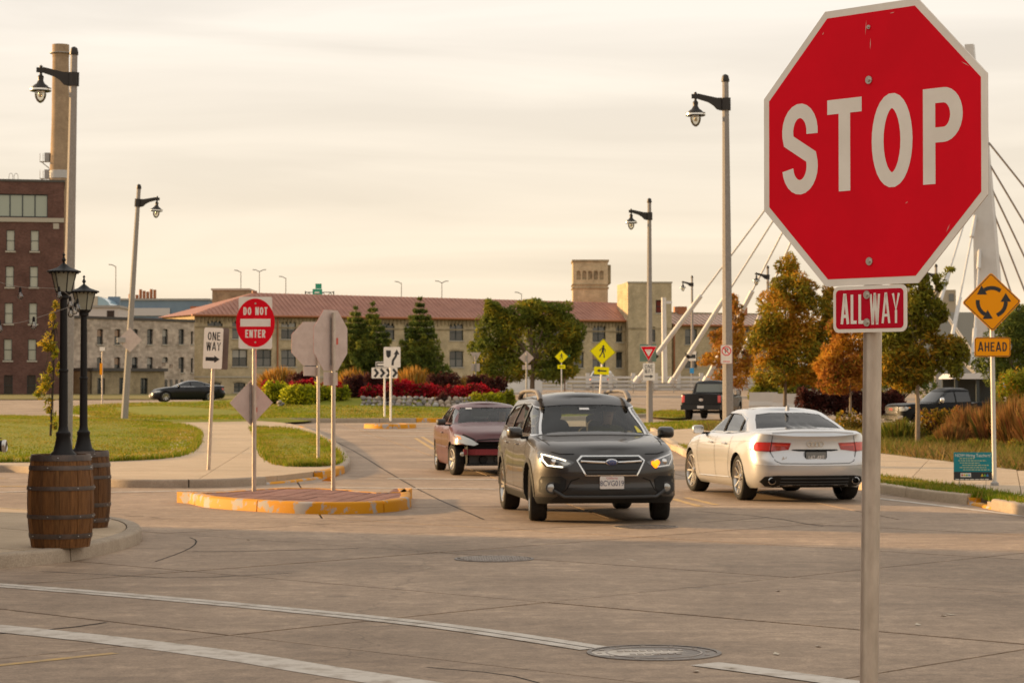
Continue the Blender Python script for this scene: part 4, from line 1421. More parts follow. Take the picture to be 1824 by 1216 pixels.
# ================================================================= TALL STREET LIGHTS
DARK = M('lamp_bronze', (0.035, 0.03, 0.026), 0.45, 0.5)
POLE = M('pole_aluminium', (0.34, 0.31, 0.28), 0.7, 0.1, c2=(0.26, 0.235, 0.21), scale=22, detail=6)
BOWL = glass_mat('lamp_bowl', (0.86, 0.84, 0.78), 0.12, 0.08)
LIT = M('lamp_reflector', (0.8, 0.78, 0.72), 0.25, 0.6)
def street_light(px, Y, zb, side, label, h=9.66, lean_deg=0.0, nolabel=False):
    t = thing('street_light', label, 'street light', (X_at(px, Y), Y, zb), 0, 'pendant street lights')
    t.rotation_euler = (0, R(lean_deg), 0)
    MB().tube([(0, 0, -0.05), (0, 0, h * 0.5), (0, 0, h)], [0.155, 0.125, 0.088], 8, rot=R(22.5)).build('pole', POLE, t, 30)
    MB().lathe([(0.105, 0), (0.11, 0.05), (0.08, 0.17), (0.03, 0.2), (0, 0.21)], 10, (0, 0, h)).build('finial', DARK, t, 40)
    b = MB()
    s = side
    K = lambda z_: -0.05 + z_ * 0.68
    b.prism([(s * -0.17, -1.05), (s * -0.17, -0.55), (s * 0.3, -0.55), (s * 0.95, -0.38), (s * 0.98, -0.58), (s * 0.6, -0.72), (s * 0.42, -0.85), (s * 0.3, -1.0), (s * 0.16, -1.05)], -0.045, 0.045, 'xz')
    b.lathe([(0.165, -1.04), (0.165, -0.56)], 8)
    b.box(min(s * 0.9, s * 1.16), max(s * 0.9, s * 1.16), -0.05, 0.05, -0.57, -0.40)
    for v in range(len(b.v)): b.v[v] = (b.v[v][0] * 0.78, b.v[v][1] * 0.8, K(b.v[v][2]) + h)
    b.build('arm', DARK, t)
    xl = s * 0.80
    z = h
    def LK(pr): return [(r_ * 0.76, K(z_)) for r_, z_ in pr]
    head = MB().lathe(LK([(0.0, -0.30), (0.05, -0.34), (0.06, -0.42), (0.045, -0.62), (0.05, -0.66), (0.10, -0.72), (0.085, -0.86), (0.10, -0.90), (0.14, -0.98), (0.24, -1.06), (0.26, -1.10), (0.345, -1.13), (0.345, -1.25), (0.30, -1.27), (0.16, -1.25)]), 16, (xl, 0, z)).build('lamp_head', DARK, t, 40)
    MB().lathe(LK([(0.348, -1.165), (0.350, -1.225)]), 16, (xl, 0, z), cap=False).build('reflector_band', LIT, head, 40)
    MB().lathe(LK([(0.19, -1.26), (0.19, -1.38), (0.165, -1.50), (0.11, -1.61), (0.04, -1.67), (0, -1.68)]), 16, (xl, 0, z)).build('glass_bowl', BOWL, head, 60)
    MB().lathe(LK([(0, -1.27), (0.06, -1.29), (0.07, -1.40), (0.04, -1.47), (0, -1.48)]), 10, (xl, 0, z)).build('bulb', LIT, head, 60)
    return t
street_light(118, 56.0, 0.13, -1, 'tallest left street light, behind the two barrels, arm to the left', lean_deg=0.95)
street_light(222, 97.0, 0.36, 1, 'leaning street light on the left grass with its arm to the right', lean_deg=3.4)
street_light(1297, 61.0, 0.13, -1, 'tall street light with no parking sign, rising behind the silver saloon', lean_deg=-0.35)
street_light(1157, 100.7, 0.05, -1, 'street light carrying the yield and one way signs', lean_deg=0.0)
street_light(1233, 201.0, 1.40, -1, 'small distant street light on the bridge approach with a blue sign')
street_light(1368, 161.0, 0.20, -1, 'street light half hidden behind the orange tree left of the big stop sign')
street_light(1668, 150.0, 0.20, -1, 'street light mostly hidden by the stop sign and the right roadside tree', h=9.2)

# ================================================================= BARRELS WITH LANTERN POSTS
WOOD = []
for k, (a, b_) in enumerate((((0.10, 0.042, 0.014), (0.20, 0.088, 0.028)), ((0.075, 0.032, 0.012), (0.155, 0.07, 0.025)), ((0.13, 0.058, 0.02), (0.24, 0.11, 0.036)))):
    WOOD.append(M('oak_stave_%d' % k, a, 0.62, c2=b_, scale=9, detail=8, stretch=(7, 7, 0.5), rnd_amt=0.22, bump=0.25, bscale=40))
HOOP = M('hoop_iron', (0.075, 0.062, 0.056), 0.5, 0.6, c2=(0.14, 0.10, 0.08), scale=9, detail=6)
def barrel(px, Y, H_, rb, re_, label, rot, hoops=((0.125, 0.024), (0.335, 0.02), (0.64, 0.02), (0.86, 0.022), (0.968, 0.03)), pick=(0, 0, 1, 2)):
    t = thing('barrel', label, 'barrel', (X_at(px, Y), Y, 0.137), R(rot), 'oak barrels on the corner pavement')
    def rad(z):
        k = (z / H_ - 0.5) * 2
        return re_ + (rb - re_) * (1 - abs(k) ** 2.1)
    n = 24
    for i in range(n):
        wv = 1 + 0.25 * math.sin(i * 2.7)
        a0 = 2 * math.pi * (i - 0.5 * wv + 0.5) / n
        e0, e1 = 0.28 * math.sin(i * 2.7 + rot), 0.28 * math.sin(((i + 1) % n) * 2.7 + rot)
        a0, a1 = 2 * math.pi * (i + e0 + 0.018) / n, 2 * math.pi * (i + 1 + e1 - 0.018) / n
        vs_, fs = [], []
        m_ = 11
        dr = rnd.uniform(-0.0025, 0.0025)
        for j in range(m_ + 1):
            z = H_ * j / m_
            for a, d in ((a0, 0), ((a0 + a1) / 2, 0.003), (a1, 0)):
                r = rad(z) + d + dr
                vs_.append((r * math.cos(a), r * math.sin(a), z))
            for a in (a1, a0):
                r = rad(z) - 0.025
                vs_.append((r * math.cos(a), r * math.sin(a), z))
        for j in range(m_):
            for k in range(5):
                fs.append((j * 5 + k, j * 5 + (k + 1) % 5, (j + 1) * 5 + (k + 1) % 5, (j + 1) * 5 + k))
        fs += [(4, 3, 2, 1, 0), tuple(m_ * 5 + k for k in range(5))]
        MB().add(vs_, fs).build('stave', WOOD[rnd.choice(pick)], t, 30)
    for zc_, hw in hoops:
        z = H_ * zc_
        pr = [(rad(z - hw) + 0.007, z - hw), (rad(z) + 0.009, z), (rad(z + hw) + 0.007, z + hw), (rad(z + hw) - 0.004, z + hw), (rad(z - hw) - 0.004, z - hw)]
        if zc_ < 0.05: continue
        hp = MB().lathe(pr, 40, close=True).build('hoop', HOOP, t, 40)
        rv = MB()
        for a in (0.2, 1.7, 3.3, 4.3, 4.9, 5.4):
            r = rad(z) + 0.010
            rv.lathe([(0, 0.006), (0.006, 0.004), (0.008, 0)], 8, (r * math.cos(a + zc_ * 3), r * math.sin(a + zc_ * 3), z))
        rv.build('rivets', BOLT, hp, 60)
    MB().lathe([(0, H_ - 0.02), (re_ - 0.02, H_ - 0.02), (re_ - 0.02, H_ - 0.05)], 32).build('lid', WOOD[1], t)
    return t
BY1, BY2 = 22.9, 26.0
barrel(109, BY1, 0.915, 0.328, 0.285, 'nearer oak barrel with iron hoops and a lantern post, left corner', 12)
barrel(152, BY2, 0.86, 0.29, 0.255, 'oak barrel standing half hidden behind the nearer barrel', 40, ((0.10, 0.024), (0.30, 0.022), (0.66, 0.018), (0.82, 0.024), (0.965, 0.032)), (1, 1, 1, 0))

LBLK = M('lantern_black', (0.012, 0.010, 0.009), 0.55, 0.0, spec=0.25)
LGLASS = leaf_mat('frosted_pane', (0.62, 0.60, 0.50), 0.6)
def lantern_post(px, Y, zb, hp, label, k=1.0):
    t = thing('lantern_post', label, 'lantern', (X_at(px, Y), Y, zb), 0, 'black lantern posts in barrels')
    MB().lathe([(0.135, 0), (0.13, 0.02), (0.10, 0.05), (0.082, 0.12), (0.07, 0.19), (0.075, 0.20), (0.075, 0.23), (0.054, 0.25), (0.046, 0.3), (0.043, hp * 0.52), (0.05, hp * 0.525), (0.05, hp * 0.535), (0.040, hp * 0.54), (0.036, hp - 0.04), (0.055, hp - 0.03), (0.055, hp)], 16).build('post', LBLK, t, 40)
    hd = MB().lathe([(0.055, hp), (0.075, hp + 0.015), (0.082, hp + 0.035)], 6).build('lantern_base', LBLK, t)
    zt, zb_ = hp + 0.225 * k, hp + 0.035
    rt, rb_ = 0.125 * k, 0.078 * k
    for i in range(6):
        a = 2 * math.pi * i / 6
        a2 = 2 * math.pi * (i + 1) / 6
        MB().tube([(rb_ * math.cos(a), rb_ * math.sin(a), zb_), (rt * math.cos(a), rt * math.sin(a), zt)], 0.006, 5).build('glazing_bar', LBLK, t)
        q = 0.97
        MB().add([(rb_ * q * math.cos(a), rb_ * q * math.sin(a), zb_), (rb_ * q * math.cos(a2), rb_ * q * math.sin(a2), zb_), (rt * q * math.cos(a2), rt * q * math.sin(a2), zt), (rt * q * math.cos(a), rt * q * math.sin(a), zt)], [(0, 1, 2, 3)]).build('pane', LGLASS, t)
    b = MB()
    b.lathe([(rt, zt), (rt * 1.36, zt + 0.002), (rt * 1.38, zt + 0.014), (rt * 1.0, zt + 0.03), (rt * 0.55, zt + 0.05), (rt * 0.3, zt + 0.075), (0.012, zt + 0.095), (0.012, zt + 0.11), (0.024, zt + 0.125), (0.012, zt + 0.145), (0.008, zt + 0.165), (0.016, zt + 0.18), (0.0, zt + 0.2)], 12)
    b.build('roof', LBLK, t, 40)
    fr = MB()
    for i in range(18):
        a = 2 * math.pi * i / 18
        fr.lathe([(0, -0.016), (0.010, -0.006), (0.012, 0.004)], 5, (rt * 1.12 * math.cos(a), rt * 1.12 * math.sin(a), zt))
    fr.build('scalloped_trim', LBLK, t)
    MB().lathe([(0.012, zb_), (0.016, zb_ + 0.05), (0.032, zb_ + 0.08), (0.036, zb_ + 0.11), (0.02, zb_ + 0.145), (0, zb_ + 0.15)], 10).build('bulb', M('frosted_bulb', (0.75, 0.68, 0.5), 0.4), t, 60)
    return t
lantern_post(113, BY1, 0.137 + 0.90, 1.60, 'nearer black lantern post rising from the front barrel')
lantern_post(149, BY2, 0.137 + 0.845, 1.575, 'black lantern post rising from the rear barrel, a little lower', 1.02)

# ---- string lights
SLY = 21.5
pts = [W(px, py, SLY) for px, py in ((-160, 560), (-60, 572), (0, 578), (36, 575), (62, 567), (100, 555), (130, 544))]
pts2 = [W(px, py, SLY + 1.0) for px, py in ((-160, 430), (-40, 490), (36, 514), (105, 512), (128, 530), (136, 538), (142, 541))]
BULB = glass_mat('bulb_glass', (0.90, 0.88, 0.83), 0.10, 0.02)
for i, (P, hang, label) in enumerate(((pts, [(60, 578), (-1, 584)], 'lower string of clear bulbs sagging at the left edge'), (pts2, [(36, 525), (105, 524), (125, 541), (133, 552), (138, 546), (126, 557)], 'upper string of clear bulbs running behind the lanterns'))):
    t = thing('string_light', label, 'string lights', tuple(P[0]), 0, 'string lights at the left')
    o0 = P[0]
    sm = []
    Q = [p - o0 for p in P]
    for _ in range(2):
        Q2 = [Q[0]]
        for a, b_ in zip(Q, Q[1:]): Q2 += [a.lerp(b_, .25), a.lerp(b_, .75)]
        Q = Q2 + [Q[-1]]
    MB().tube(Q, 0.0022, 5).build('wire', M('wire_pale', (0.35, 0.30, 0.25), 0.6), t, 60)
    for px, py in hang:
        p = W(px, py, SLY + i * 1.0) - o0
        MB().lathe([(0.009, 0.075), (0.014, 0.05), (0.014, 0.026)], 8, tuple(p)).build('socket', LBLK, t, 40)
        MB().lathe([(0.013, 0.028), (0.018, 0.015), (0.028, -0.01), (0.029, -0.024), (0.02, -0.04), (0, -0.046)], 12, tuple(p)).build('bulb', BULB, t, 60)

# ---- black spot lamp poking in at the left edge
t = thing('spot_lamp', 'black round spot lamp with bright rim poking in at the left edge', 'lamp', (X_at(-26, 24.0), 24.0, 0.137), 0)
zl = W(10, 794, 24.0).z - 0.137
b = MB()
b.tube([(0, 0, 0), (0, 0, zl - 0.12), (0.03, 0, zl - 0.03), (0.10, 0, zl)], [0.03, 0.03, 0.035, 0.05], 12)
b.build('stand', LBLK, t, 40)
MB().lathe([(0, 0.05), (0.035, 0.06), (0.052, 0.10), (0.060, 0.17), (0.062, 0.21), (0.054, 0.215)], 18, (0, 0, zl), axis='x').build('lamp_housing', LBLK, t, 40)
MB().lathe([(0.064, 0.185), (0.066, 0.215), (0.054, 0.224), (0.05, 0.215)], 18, (0, 0, zl), axis='x', close=True).build('rim', BOLT, t, 40)
MB().lathe([(0.0, 0.20), (0.053, 0.214)], 18, (0, 0, zl), axis='x').build('lens', BULB, t, 40)
MB().tube([(0.12, 0, zl + 0.05), (0.13, 0.01, zl + 0.085), (0.17, 0.0, zl + 0.08)], 0.006, 6).build('cable', LBLK, t)

# ================================================================= BUILDINGS
CREAM = brick_mat('cream_brick', (0.52, 0.41, 0.25), (0.61, 0.495, 0.32), (0.44, 0.35, 0.225))
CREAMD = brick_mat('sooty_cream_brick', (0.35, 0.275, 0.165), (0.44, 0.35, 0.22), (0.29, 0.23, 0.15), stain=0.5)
STONE = brick_mat('grey_rubble_stone', (0.45, 0.36, 0.28), (0.64, 0.53, 0.42), (0.54, 0.445, 0.35), bw=0.62, bh=0.30, stain=0.45)
BRICK = brick_mat('red_brown_brick', (0.125, 0.06, 0.046), (0.18, 0.09, 0.07), (0.13, 0.085, 0.07), stain=0.35)
COPPER = M('red_metal_roof', (0.41, 0.20, 0.14), 0.6, 0.0, c2=(0.32, 0.15, 0.105), scale=0.6, detail=6)
COPPERL = M('pale_metal_roof', (0.56, 0.33, 0.24), 0.4, 0.2)
GUTTER = M('copper_gutter', (0.36, 0.13, 0.05), 0.5, 0.2)
SILL = M('stone_sill', (0.45, 0.40, 0.32), 0.85)
FRAME = M('dark_window_frame', (0.025, 0.035, 0.035), 0.5)
def pane_mat(name, c, rough=0.08):
    m = M(name, c, rough, 0.0, spec=0.9)
    return m
PANES = [pane_mat('pane_dark', (0.03, 0.032, 0.032)), pane_mat('pane_grey', (0.10, 0.10, 0.095)), pane_mat('pane_blind', (0.30, 0.28, 0.24)), pane_mat('pane_warm', (0.26, 0.14, 0.07))]
PANEG = pane_mat('pane_greenish', (0.30, 0.33, 0.26), 0.05)

def facade(parent, Wd, H0, H1, holes, mat, depth=0.35, name='wall'):
    """wall sheet in local xz (x 0..Wd, z H0..H1) facing -y, with reveals at each hole (x0,x1,z0,z1)"""
    xs = sorted({0, Wd} | {h[0] for h in holes} | {h[1] for h in holes})
    zs = sorted({H0, H1} | {h[2] for h in holes} | {h[3] for h in holes})
    b = MB()
    for i in range(len(xs) - 1):
        for j in range(len(zs) - 1):
            cx_, cz_ = (xs[i] + xs[i + 1]) / 2, (zs[j] + zs[j + 1]) / 2
            if any(h[0] < cx_ < h[1] and h[2] < cz_ < h[3] for h in holes): continue
            b.add([(xs[i], 0, zs[j]), (xs[i + 1], 0, zs[j]), (xs[i + 1], 0, zs[j + 1]), (xs[i], 0, zs[j + 1])], [(0, 1, 2, 3)])
    for x0, x1, z0, z1 in holes:
        b.add([(x0, 0, z0), (x1, 0, z0), (x1, 0, z1), (x0, 0, z1), (x0, depth, z0), (x1, depth, z0), (x1, depth, z1), (x0, depth, z1)],
              [(0, 1, 5, 4), (1, 2, 6, 5), (2, 3, 7, 6), (3, 0, 4, 7)])
    return b.build(name, mat, parent, fix=False)

def window(parent, x0, x1, z0, z1, pm, cols=2, arch=0.0, yd=0.22, sill=True, lintel=None, lower=None):
    wd, ht = x1 - x0, z1 - z0
    f = MB()
    t_ = min(0.09, wd * 0.07)
    f.box(x0, x0 + t_, yd - 0.04, yd + 0.05, z0, z1)
    f.box(x1 - t_, x1, yd - 0.04, yd + 0.05, z0, z1)
    f.box(x0 + t_, x1 - t_, yd - 0.04, yd + 0.05, z0, z0 + t_)
    f.box(x0 + t_, x1 - t_, yd - 0.04, yd + 0.05, z1 - t_, z1)
    f.box(x0 + t_, x1 - t_, yd - 0.03, yd + 0.05, (z0 + z1) / 2 - t_ / 2, (z0 + z1) / 2 + t_ / 2)
    for k in range(1, cols):
        xm = x0 + wd * k / cols
        f.box(xm - t_ * 0.6, xm + t_ * 0.6, yd - 0.035, yd + 0.05, z0 + t_, (z0 + z1) / 2 - t_ / 2)
        f.box(xm - t_ * 0.6, xm + t_ * 0.6, yd - 0.035, yd + 0.05, (z0 + z1) / 2 + t_ / 2, z1 - t_)
    if arch:
        n = 8
        top = [(x0 + wd * k / n, z1 - arch * (2 * k / n - 1) ** 2) for k in range(n + 1)]
        f.prism(top + [(x1, z1 + 0.01), (x0, z1 + 0.01)], 0.06, yd + 0.05, 'xz')
    w_ = f.build('window', FRAME, parent)
    zm = (z0 + z1) / 2
    for k, (a, b_) in enumerate(((z0, zm), (zm, z1))):
        MB().box(x0, x1, yd + 0.02, yd + 0.04, a, b_).build('pane', (lower if (k == 0 and lower) else pm), w_)
    if sill: MB().box(x0 - 0.12, x1 + 0.12, -0.10, 0.0, z0 - 0.16, z0 + 0.0).build('sill', SILL, w_)
    if lintel is not None:
        n = 8
        a_ = [(x0 - 0.12 + (wd + 0.24) * k / n, z1 - arch * (2 * k / n - 1) ** 2 + 0.02) for k in range(n + 1)]
        a2 = [(x, z + 0.24) for x, z in reversed(a_)]
        MB().prism(a_ + a2, -0.03, 0.0, 'xz').build('lintel', lintel, w_)
    return w_

def along(A, B, px):
    """distance along the facade line A->B hit by the picture column px"""
    u = (px - 912) / FPX
    # A + s(B-A): x = u*y
    dx, dy = B[0] - A[0], B[1] - A[1]
    s_ = (u * A[1] - A[0]) / (dx - u * dy)
    L_ = math.hypot(dx, dy)
    return s_ * L_, A[1] + s_ * dy

# ---- long cream mill with red metal roof
A, B = (X_at(346, 285), 285.0), (X_at(1114, 312), 312.0)
Lm = math.hypot(B[0] - A[0], B[1] - A[1])
mill = thing('mill_building', 'long cream brick mill with red standing seam metal roof behind the roundabout', 'building', (A[0], A[1], 0), math.atan2(B[1] - A[1], B[0] - A[0]))
EV = 10.35
holes, wins = [], []
for i, px in enumerate((383, 427, 470, 514, 556, 602, 648, 690, 733, 762, 813, 856, 903, 950, 998, 1028, 1067, 1103)):
    s_, yy = along(A, B, px)
    hw = 1.0 if px != 1103 else 0.5
    for zc_, ht in ((8.55, 2.15), (5.05, 2.1)):
        h = (s_ - hw, s_ + hw, zc_ - ht / 2, zc_ + ht / 2)
        holes.append(h)
        wins.append((h, i))
    if px in (383, 427):
        h = (s_ - 0.75, s_ + 0.75, 0.75, 1.95)
        holes.append(h); wins.append((h, i))
facade(mill, Lm, -0.3, EV, holes, CREAM)
for k, (h, i) in enumerate(wins):
    window(mill, *h, PANES[(0, 2, 1, 3, 1, 0, 1, 2)[(i * 3 + k) % 8]], cols=2, arch=0.14, lintel=CREAMD, lower=PANES[(0, 1)[k % 2]])
D = 13.0
MB().box(0.0, 0.3, 0.01, D, -0.3, EV).build('end_wall', CREAM, mill)
MB().box(Lm - 0.3, Lm, 0.01, D, -0.3, EV).build('end_wall', CREAM, mill)
MB().box(0.3, Lm - 0.3, D - 0.3, D, -0.3, EV).build('rear_wall', CREAMD, mill)
# dentil course, too small to pick apart
db = MB()
x = 0.3
while x < Lm - 0.4:
    if int(x / 3.3) % 1 == 0: db.box(x, x + 0.22, -0.14, 0.0, EV - 0.95 + 0.12 * math.sin(x * 3), EV - 0.25)
    x += 0.52
o = db.build('dentil_course', CREAMD, mill); o['kind'] = 'stuff'
MB().box(-0.02, Lm, -0.10, 0.0, EV - 1.55, EV - 1.38).build('string_course', CREAMD, mill)
MB().box(-0.02, Lm, -0.08, 0.0, 2.55, 2.75).build('string_course', SILL, mill)
# roof: hipped at the left
rz = EV + 2.95
hip = 10.0
oh = 0.55
rv = [(-oh, -oh, EV), (Lm, -oh, EV), (Lm + 6, D + oh, EV), (-oh, D + oh, EV), (hip, D * 0.5, rz + 0.2), (Lm + 3.2, D * 0.5, rz - 0.25)]
roof = MB().add(rv, [(0, 1, 5, 4), (2, 3, 4, 5), (3, 0, 4), (1, 2, 5), (0, 3, 2, 1)]).build('roof', COPPER, mill)
MB().box(hip - 0.1, hip + 0.5, D * 0.5 - 0.2, D * 0.5 + 0.2, rz - 0.3, rz + 0.45).build('ridge_cap', COPPER, roof)
sm_ = MB()
x = 0.0
while x < Lm - 0.1:
    # each seam runs from the eave up to the ridge or the hip
    k = min(1.0, (x + oh) / (hip + oh))
    top = Vector((x, -oh + (D * 0.5 + oh) * k, EV + (rz + 0.2 - 0.45 * max(0, x - hip) / (Lm - hip) - EV) * k))
    bot = Vector((x, -oh, EV))
    sm_.tube([bot + Vector((0, 0, .03)), top + Vector((0, 0, .03))], 0.045, 4, cap=False)
    x += 0.62
o = sm_.build('standing_seams', COPPER, roof); o['kind'] = 'stuff'
MB().tube([(-oh, -oh - 0.08, EV - 0.06), (Lm, -oh - 0.08, EV - 0.06)], 0.16, 6).build('gutter', GUTTER, roof)
s_, _ = along(A, B, 494)
MB().tube([(s_, -0.12, EV - 0.1), (s_, -0.12, 0.2)], 0.11, 8).build('downpipe', GUTTER, mill)

# block behind the mill's left end
p0 = W(378, 517, 300)
t = thing('rooftop_block', 'square cream brick block showing above the left end of the red roof', 'building', (p0.x, 300, 0))
MB().box(0, W(443, 517, 300).x - p0.x, 0, 6, 0, p0.z).build('wall', CREAMD, t)
MB().box(-0.15, W(443, 517, 300).x - p0.x + 0.15, -0.15, 6.15, p0.z, p0.z + 0.25).build('coping', SILL, t)
MB().box(-3.0, -0.01, 1, 5, 0, W(358, 545, 300).z).build('low_wing', GUTTER, t)

# ---- square tower with blind arches
Yt = 322.0
x0, x1 = X_at(1021, Yt), X_at(1083, Yt)
t = thing('brick_tower', 'square cream brick tower with a row of blind arches above the red roof', 'tower', (x0, Yt, 0))
zt = W(1050, 466, Yt).z
wt = x1 - x0
za0, za1 = W(1050, 498, Yt).z, W(1050, 482, Yt).z
hs = [(wt * (0.10 + 0.165 * k), wt * (0.10 + 0.165 * k) + wt * 0.115, za0, za1) for k in range(5)]
facade(t, wt, -0.3, zt, hs, CREAM, depth=0.2)
for h in hs:
    MB().box(h[0], h[1], 0.18, 0.22, h[2], h[3]).build('niche_back', CREAMD, t)
    n = 8
    r_ = (h[1] - h[0]) / 2
    arcp = [(h[0] + r_ - r_ * math.cos(math.pi * k / n), h[3] - r_ + r_ * math.sin(math.pi * k / n)) for k in range(n + 1)]
    MB().prism(arcp[:n // 2 + 1] + [(h[0], h[3])], -0.002, 0.18, 'xz').build('arch_spandrel', CREAM, t)
    MB().prism(arcp[n // 2:] + [(h[1], h[3])], -0.002, 0.18, 'xz').build('arch_spandrel', CREAM, t)
MB().box(0, wt, 0.3, 6.5, -0.3, zt - 0.01).build('side_wall', CREAM, t)
MB().box(wt, wt + 0.45, 0.8, 6.0, zt - 3.0, zt - 0.4).build('side_wall', CREAMD, t)
for z_, hh in ((zt, 0.28), (za0 - 1.25, 0.22), (za0 - 0.75, 0.15)):
    MB().box(-0.14, wt + 0.14, -0.14, 6.6, z_, z_ + hh).build('cornice', CREAMD, t)

# ---- tall plain block joined to the mill, with one red window
Yb = 310.5
t = thing('brick_block', 'tall plain cream brick block with a red window at the right end of the mill', 'building', (X_at(1119, Yb), Yb, 0), R(3))
zt = W(1150, 504, Yb).z
wb = X_at(1197, Yb) - X_at(1119, Yb)
sw = (X_at(1177, Yb) - X_at(1119, Yb))
hs = [(sw - 0.65, sw + 0.65, W(0, 557, Yb).z, W(0, 534, Yb).z)]
for px in (1161,):
    s_ = X_at(px, Yb) - X_at(1119, Yb)
    hs += [(s_ - 0.5, s_ + 0.5, 7.5, 9.5)]
facade(t, wb, -0.3, zt, hs, CREAM)
window(t, *hs[0], M('red_shutter', (0.16, 0.03, 0.02), 0.6), cols=1)
window(t, *hs[1], PANES[0], cols=1)
MB().box(0, wb, 0.32, 9, -0.3, zt - 0.01).build('side_wall', CREAM, t)
b = MB()
b.add([(-0.02, 0.0, -0.3), (-0.9, 6.0, -0.3), (-0.9, 6.0, zt), (-0.02, 0.0, zt)], [(0, 1, 2, 3)])
b.build('left_wall', CREAM, t)
MB().box(-0.1, wb + 0.1, -0.1, 9, zt, zt + 0.2).build('coping', SILL, t)
MB().box(0.01, wb, -0.06, 0, EV - 1.2, EV - 0.95).build('string_course', CREAMD, t)

# ---- right wing with paler roof
A2, B2 = (X_at(1198, 318), 318.0), (X_at(1420, 326), 326.0)
Lw = math.hypot(B2[0] - A2[0], B2[1] - A2[1])
t = thing('mill_wing', 'lower cream brick wing with pale ribbed roof behind the bridge cables', 'building', (A2[0], A2[1], 0), math.atan2(B2[1] - A2[1], B2[0] - A2[0]))
holes = []
for px in (1231, 1281, 1332, 1384):
    s_, _ = along(A2, B2, px)
    for zc_ in (8.35, 5.05): holes.append((s_ - 0.95, s_ + 0.95, zc_ - 1.05, zc_ + 1.05))
facade(t, Lw, -0.3, 9.95, holes, CREAM)
for k, h in enumerate(holes): window(t, *h, PANES[(1, 0, 3, 0, 3, 1, 0, 2)[k]], cols=2, arch=0.14, lintel=CREAMD, lower=PANES[0])
MB().box(0, Lw, 0.4, 9, -0.3, 9.94).build('inner_wall', CREAMD, t)
rf = MB().add([(-0.1, -0.5, 9.95), (Lw, -0.5, 9.95), (Lw, 5, 11.7), (-0.1, 5, 11.7)], [(0, 1, 2, 3)]).build('roof', COPPERL, t)
sm_ = MB()
x = 0.1
while x < Lw:
    sm_.tube([(x, -0.5, 10.0), (x, 5, 11.75)], 0.07, 4, cap=False)
    x += 0.75
o = sm_.build('standing_seams', SILL, rf); o['kind'] = 'stuff'
MB().box(-0.1, Lw, 5, 9, 9.9, 11.9).build('ridge_block', CREAMD, rf)
MB().tube([(-0.1, -0.58, 9.9), (Lw, -0.58, 9.9)], 0.18, 6).build('gutter', GUTTER, rf)
for px in (1243, 1346, 1352):
    s_, _ = along(A2, B2, px)
    MB().box(s_ - 0.7, s_ + 0.7, 4.5, 6, 11.6, 12.7).build('chimney_stub', GUTTER, rf)
MB().tube([(along(A2, B2, 1199)[0] + 0.1, -0.15, 9.8), (along(A2, B2, 1199)[0] + 0.1, -0.15, 0)], 0.12, 8).build('downpipe', GUTTER, t)

# ---- grey stone building at the left
A3, B3 = (X_at(118, 262), 262.0), (X_at(346, 280), 280.0)
Ls = math.hypot(B3[0] - A3[0], B3[1] - A3[1])
t = thing('stone_building', 'two storey grey stone building with small arched windows at the left', 'building', (A3[0], A3[1], 0), math.atan2(B3[1] - A3[1], B3[0] - A3[0]))
holes = []
for px in (150, 178, 209, 240, 267, 294, 323):
    s_, yy = along(A3, B3, px)
    z1a, z1b = W(0, 613, yy).z, W(0, 586, yy).z
    z2a, z2b = W(0, 663, yy).z, W(0, 636, yy).z
    holes += [(s_ - 0.5, s_ + 0.5, z1a, z1b), (s_ - 0.5, s_ + 0.5, z2a, z2b)]
for px in (342,):
    s_, yy = along(A3, B3, px)
    holes += [(s_ - 0.2, s_ + 0.2, W(0, 613, yy).z, W(0, 590, yy).z), (s_ - 0.2, s_ + 0.2, W(0, 663, yy).z, W(0, 638, yy).z)]
ztop = W(0, 570, 271).z
facade(t, Ls, -0.3, ztop, holes, STONE)
for k, h in enumerate(holes): window(t, *h, PANES[(3, 1, 3, 0, 3, 3, 1, 1, 0, 2, 2, 2, 0, 0, 0, 0)[k]], cols=1, arch=0.16, lower=PANES[0], lintel=STONE)
MB().box(0, Ls, 0.4, 9, -0.3, ztop - 0.02).build('inner_wall', STONE, t)
MB().box(-0.1, Ls, -0.15, 9.1, ztop, ztop + 0.3).build('coping', M('dark_coping', (0.10, 0.09, 0.08), 0.8), t)
# annex with wide openings, crenellated end
ax0, ax1 = along(A3, B3, 122)[0], along(A3, B3, 248)[0]
an = thing('stone_annex', 'low flat roofed stone annex with three dark openings, left of the black far saloon', 'building', tuple(t.location), t.rotation_euler.z)
holes = []
for px in (135, 174, 212):
    s_, yy = along(A3, B3, px)
    holes.append((s_ - 0.62, s_ + 0.62, 0.2, W(0, 673, yy).z))
za = W(0, 661, 266).z
fo = facade(an, ax1, -0.3, za, holes, CREAMD)
fo.location.y = -4.0
for h in holes:
    w_ = window(an, *h, PANES[0], cols=2, arch=0.25, sill=False)
    w_.location.y = -4.0
MB().box(0, ax1, -3.7, -0.05, -0.3, za - 0.02).build('inner_wall', CREAMD, an)
MB().box(-0.1, ax1 + 0.3, -4.3, -0.05, za, za + 0.35).build('roof_edge', M('dark_coping', (0, 0, 0)), an)
cr0, cr1 = along(A3, B3, 250)[0], along(A3, B3, 297)[0]
cg = thing('stone_gable', 'little stepped stone gable wall with narrow openings', 'building', tuple(t.location), t.rotation_euler.z)
prof = []
nst = 7
for k in range(nst):
    xa, xb = cr0 + (cr1 - cr0) * k / nst, cr0 + (cr1 - cr0) * (k + 1) / nst
    zz = W(0, (652, 645, 655, 648, 656, 672, 690)[k], 268).z
    prof += [(xa, zz), (xb, zz)]
MB().prism(prof + [(cr1, -0.3), (cr0, -0.3)], -3.4, -2.8, 'xz').build('wall', STONE, cg)
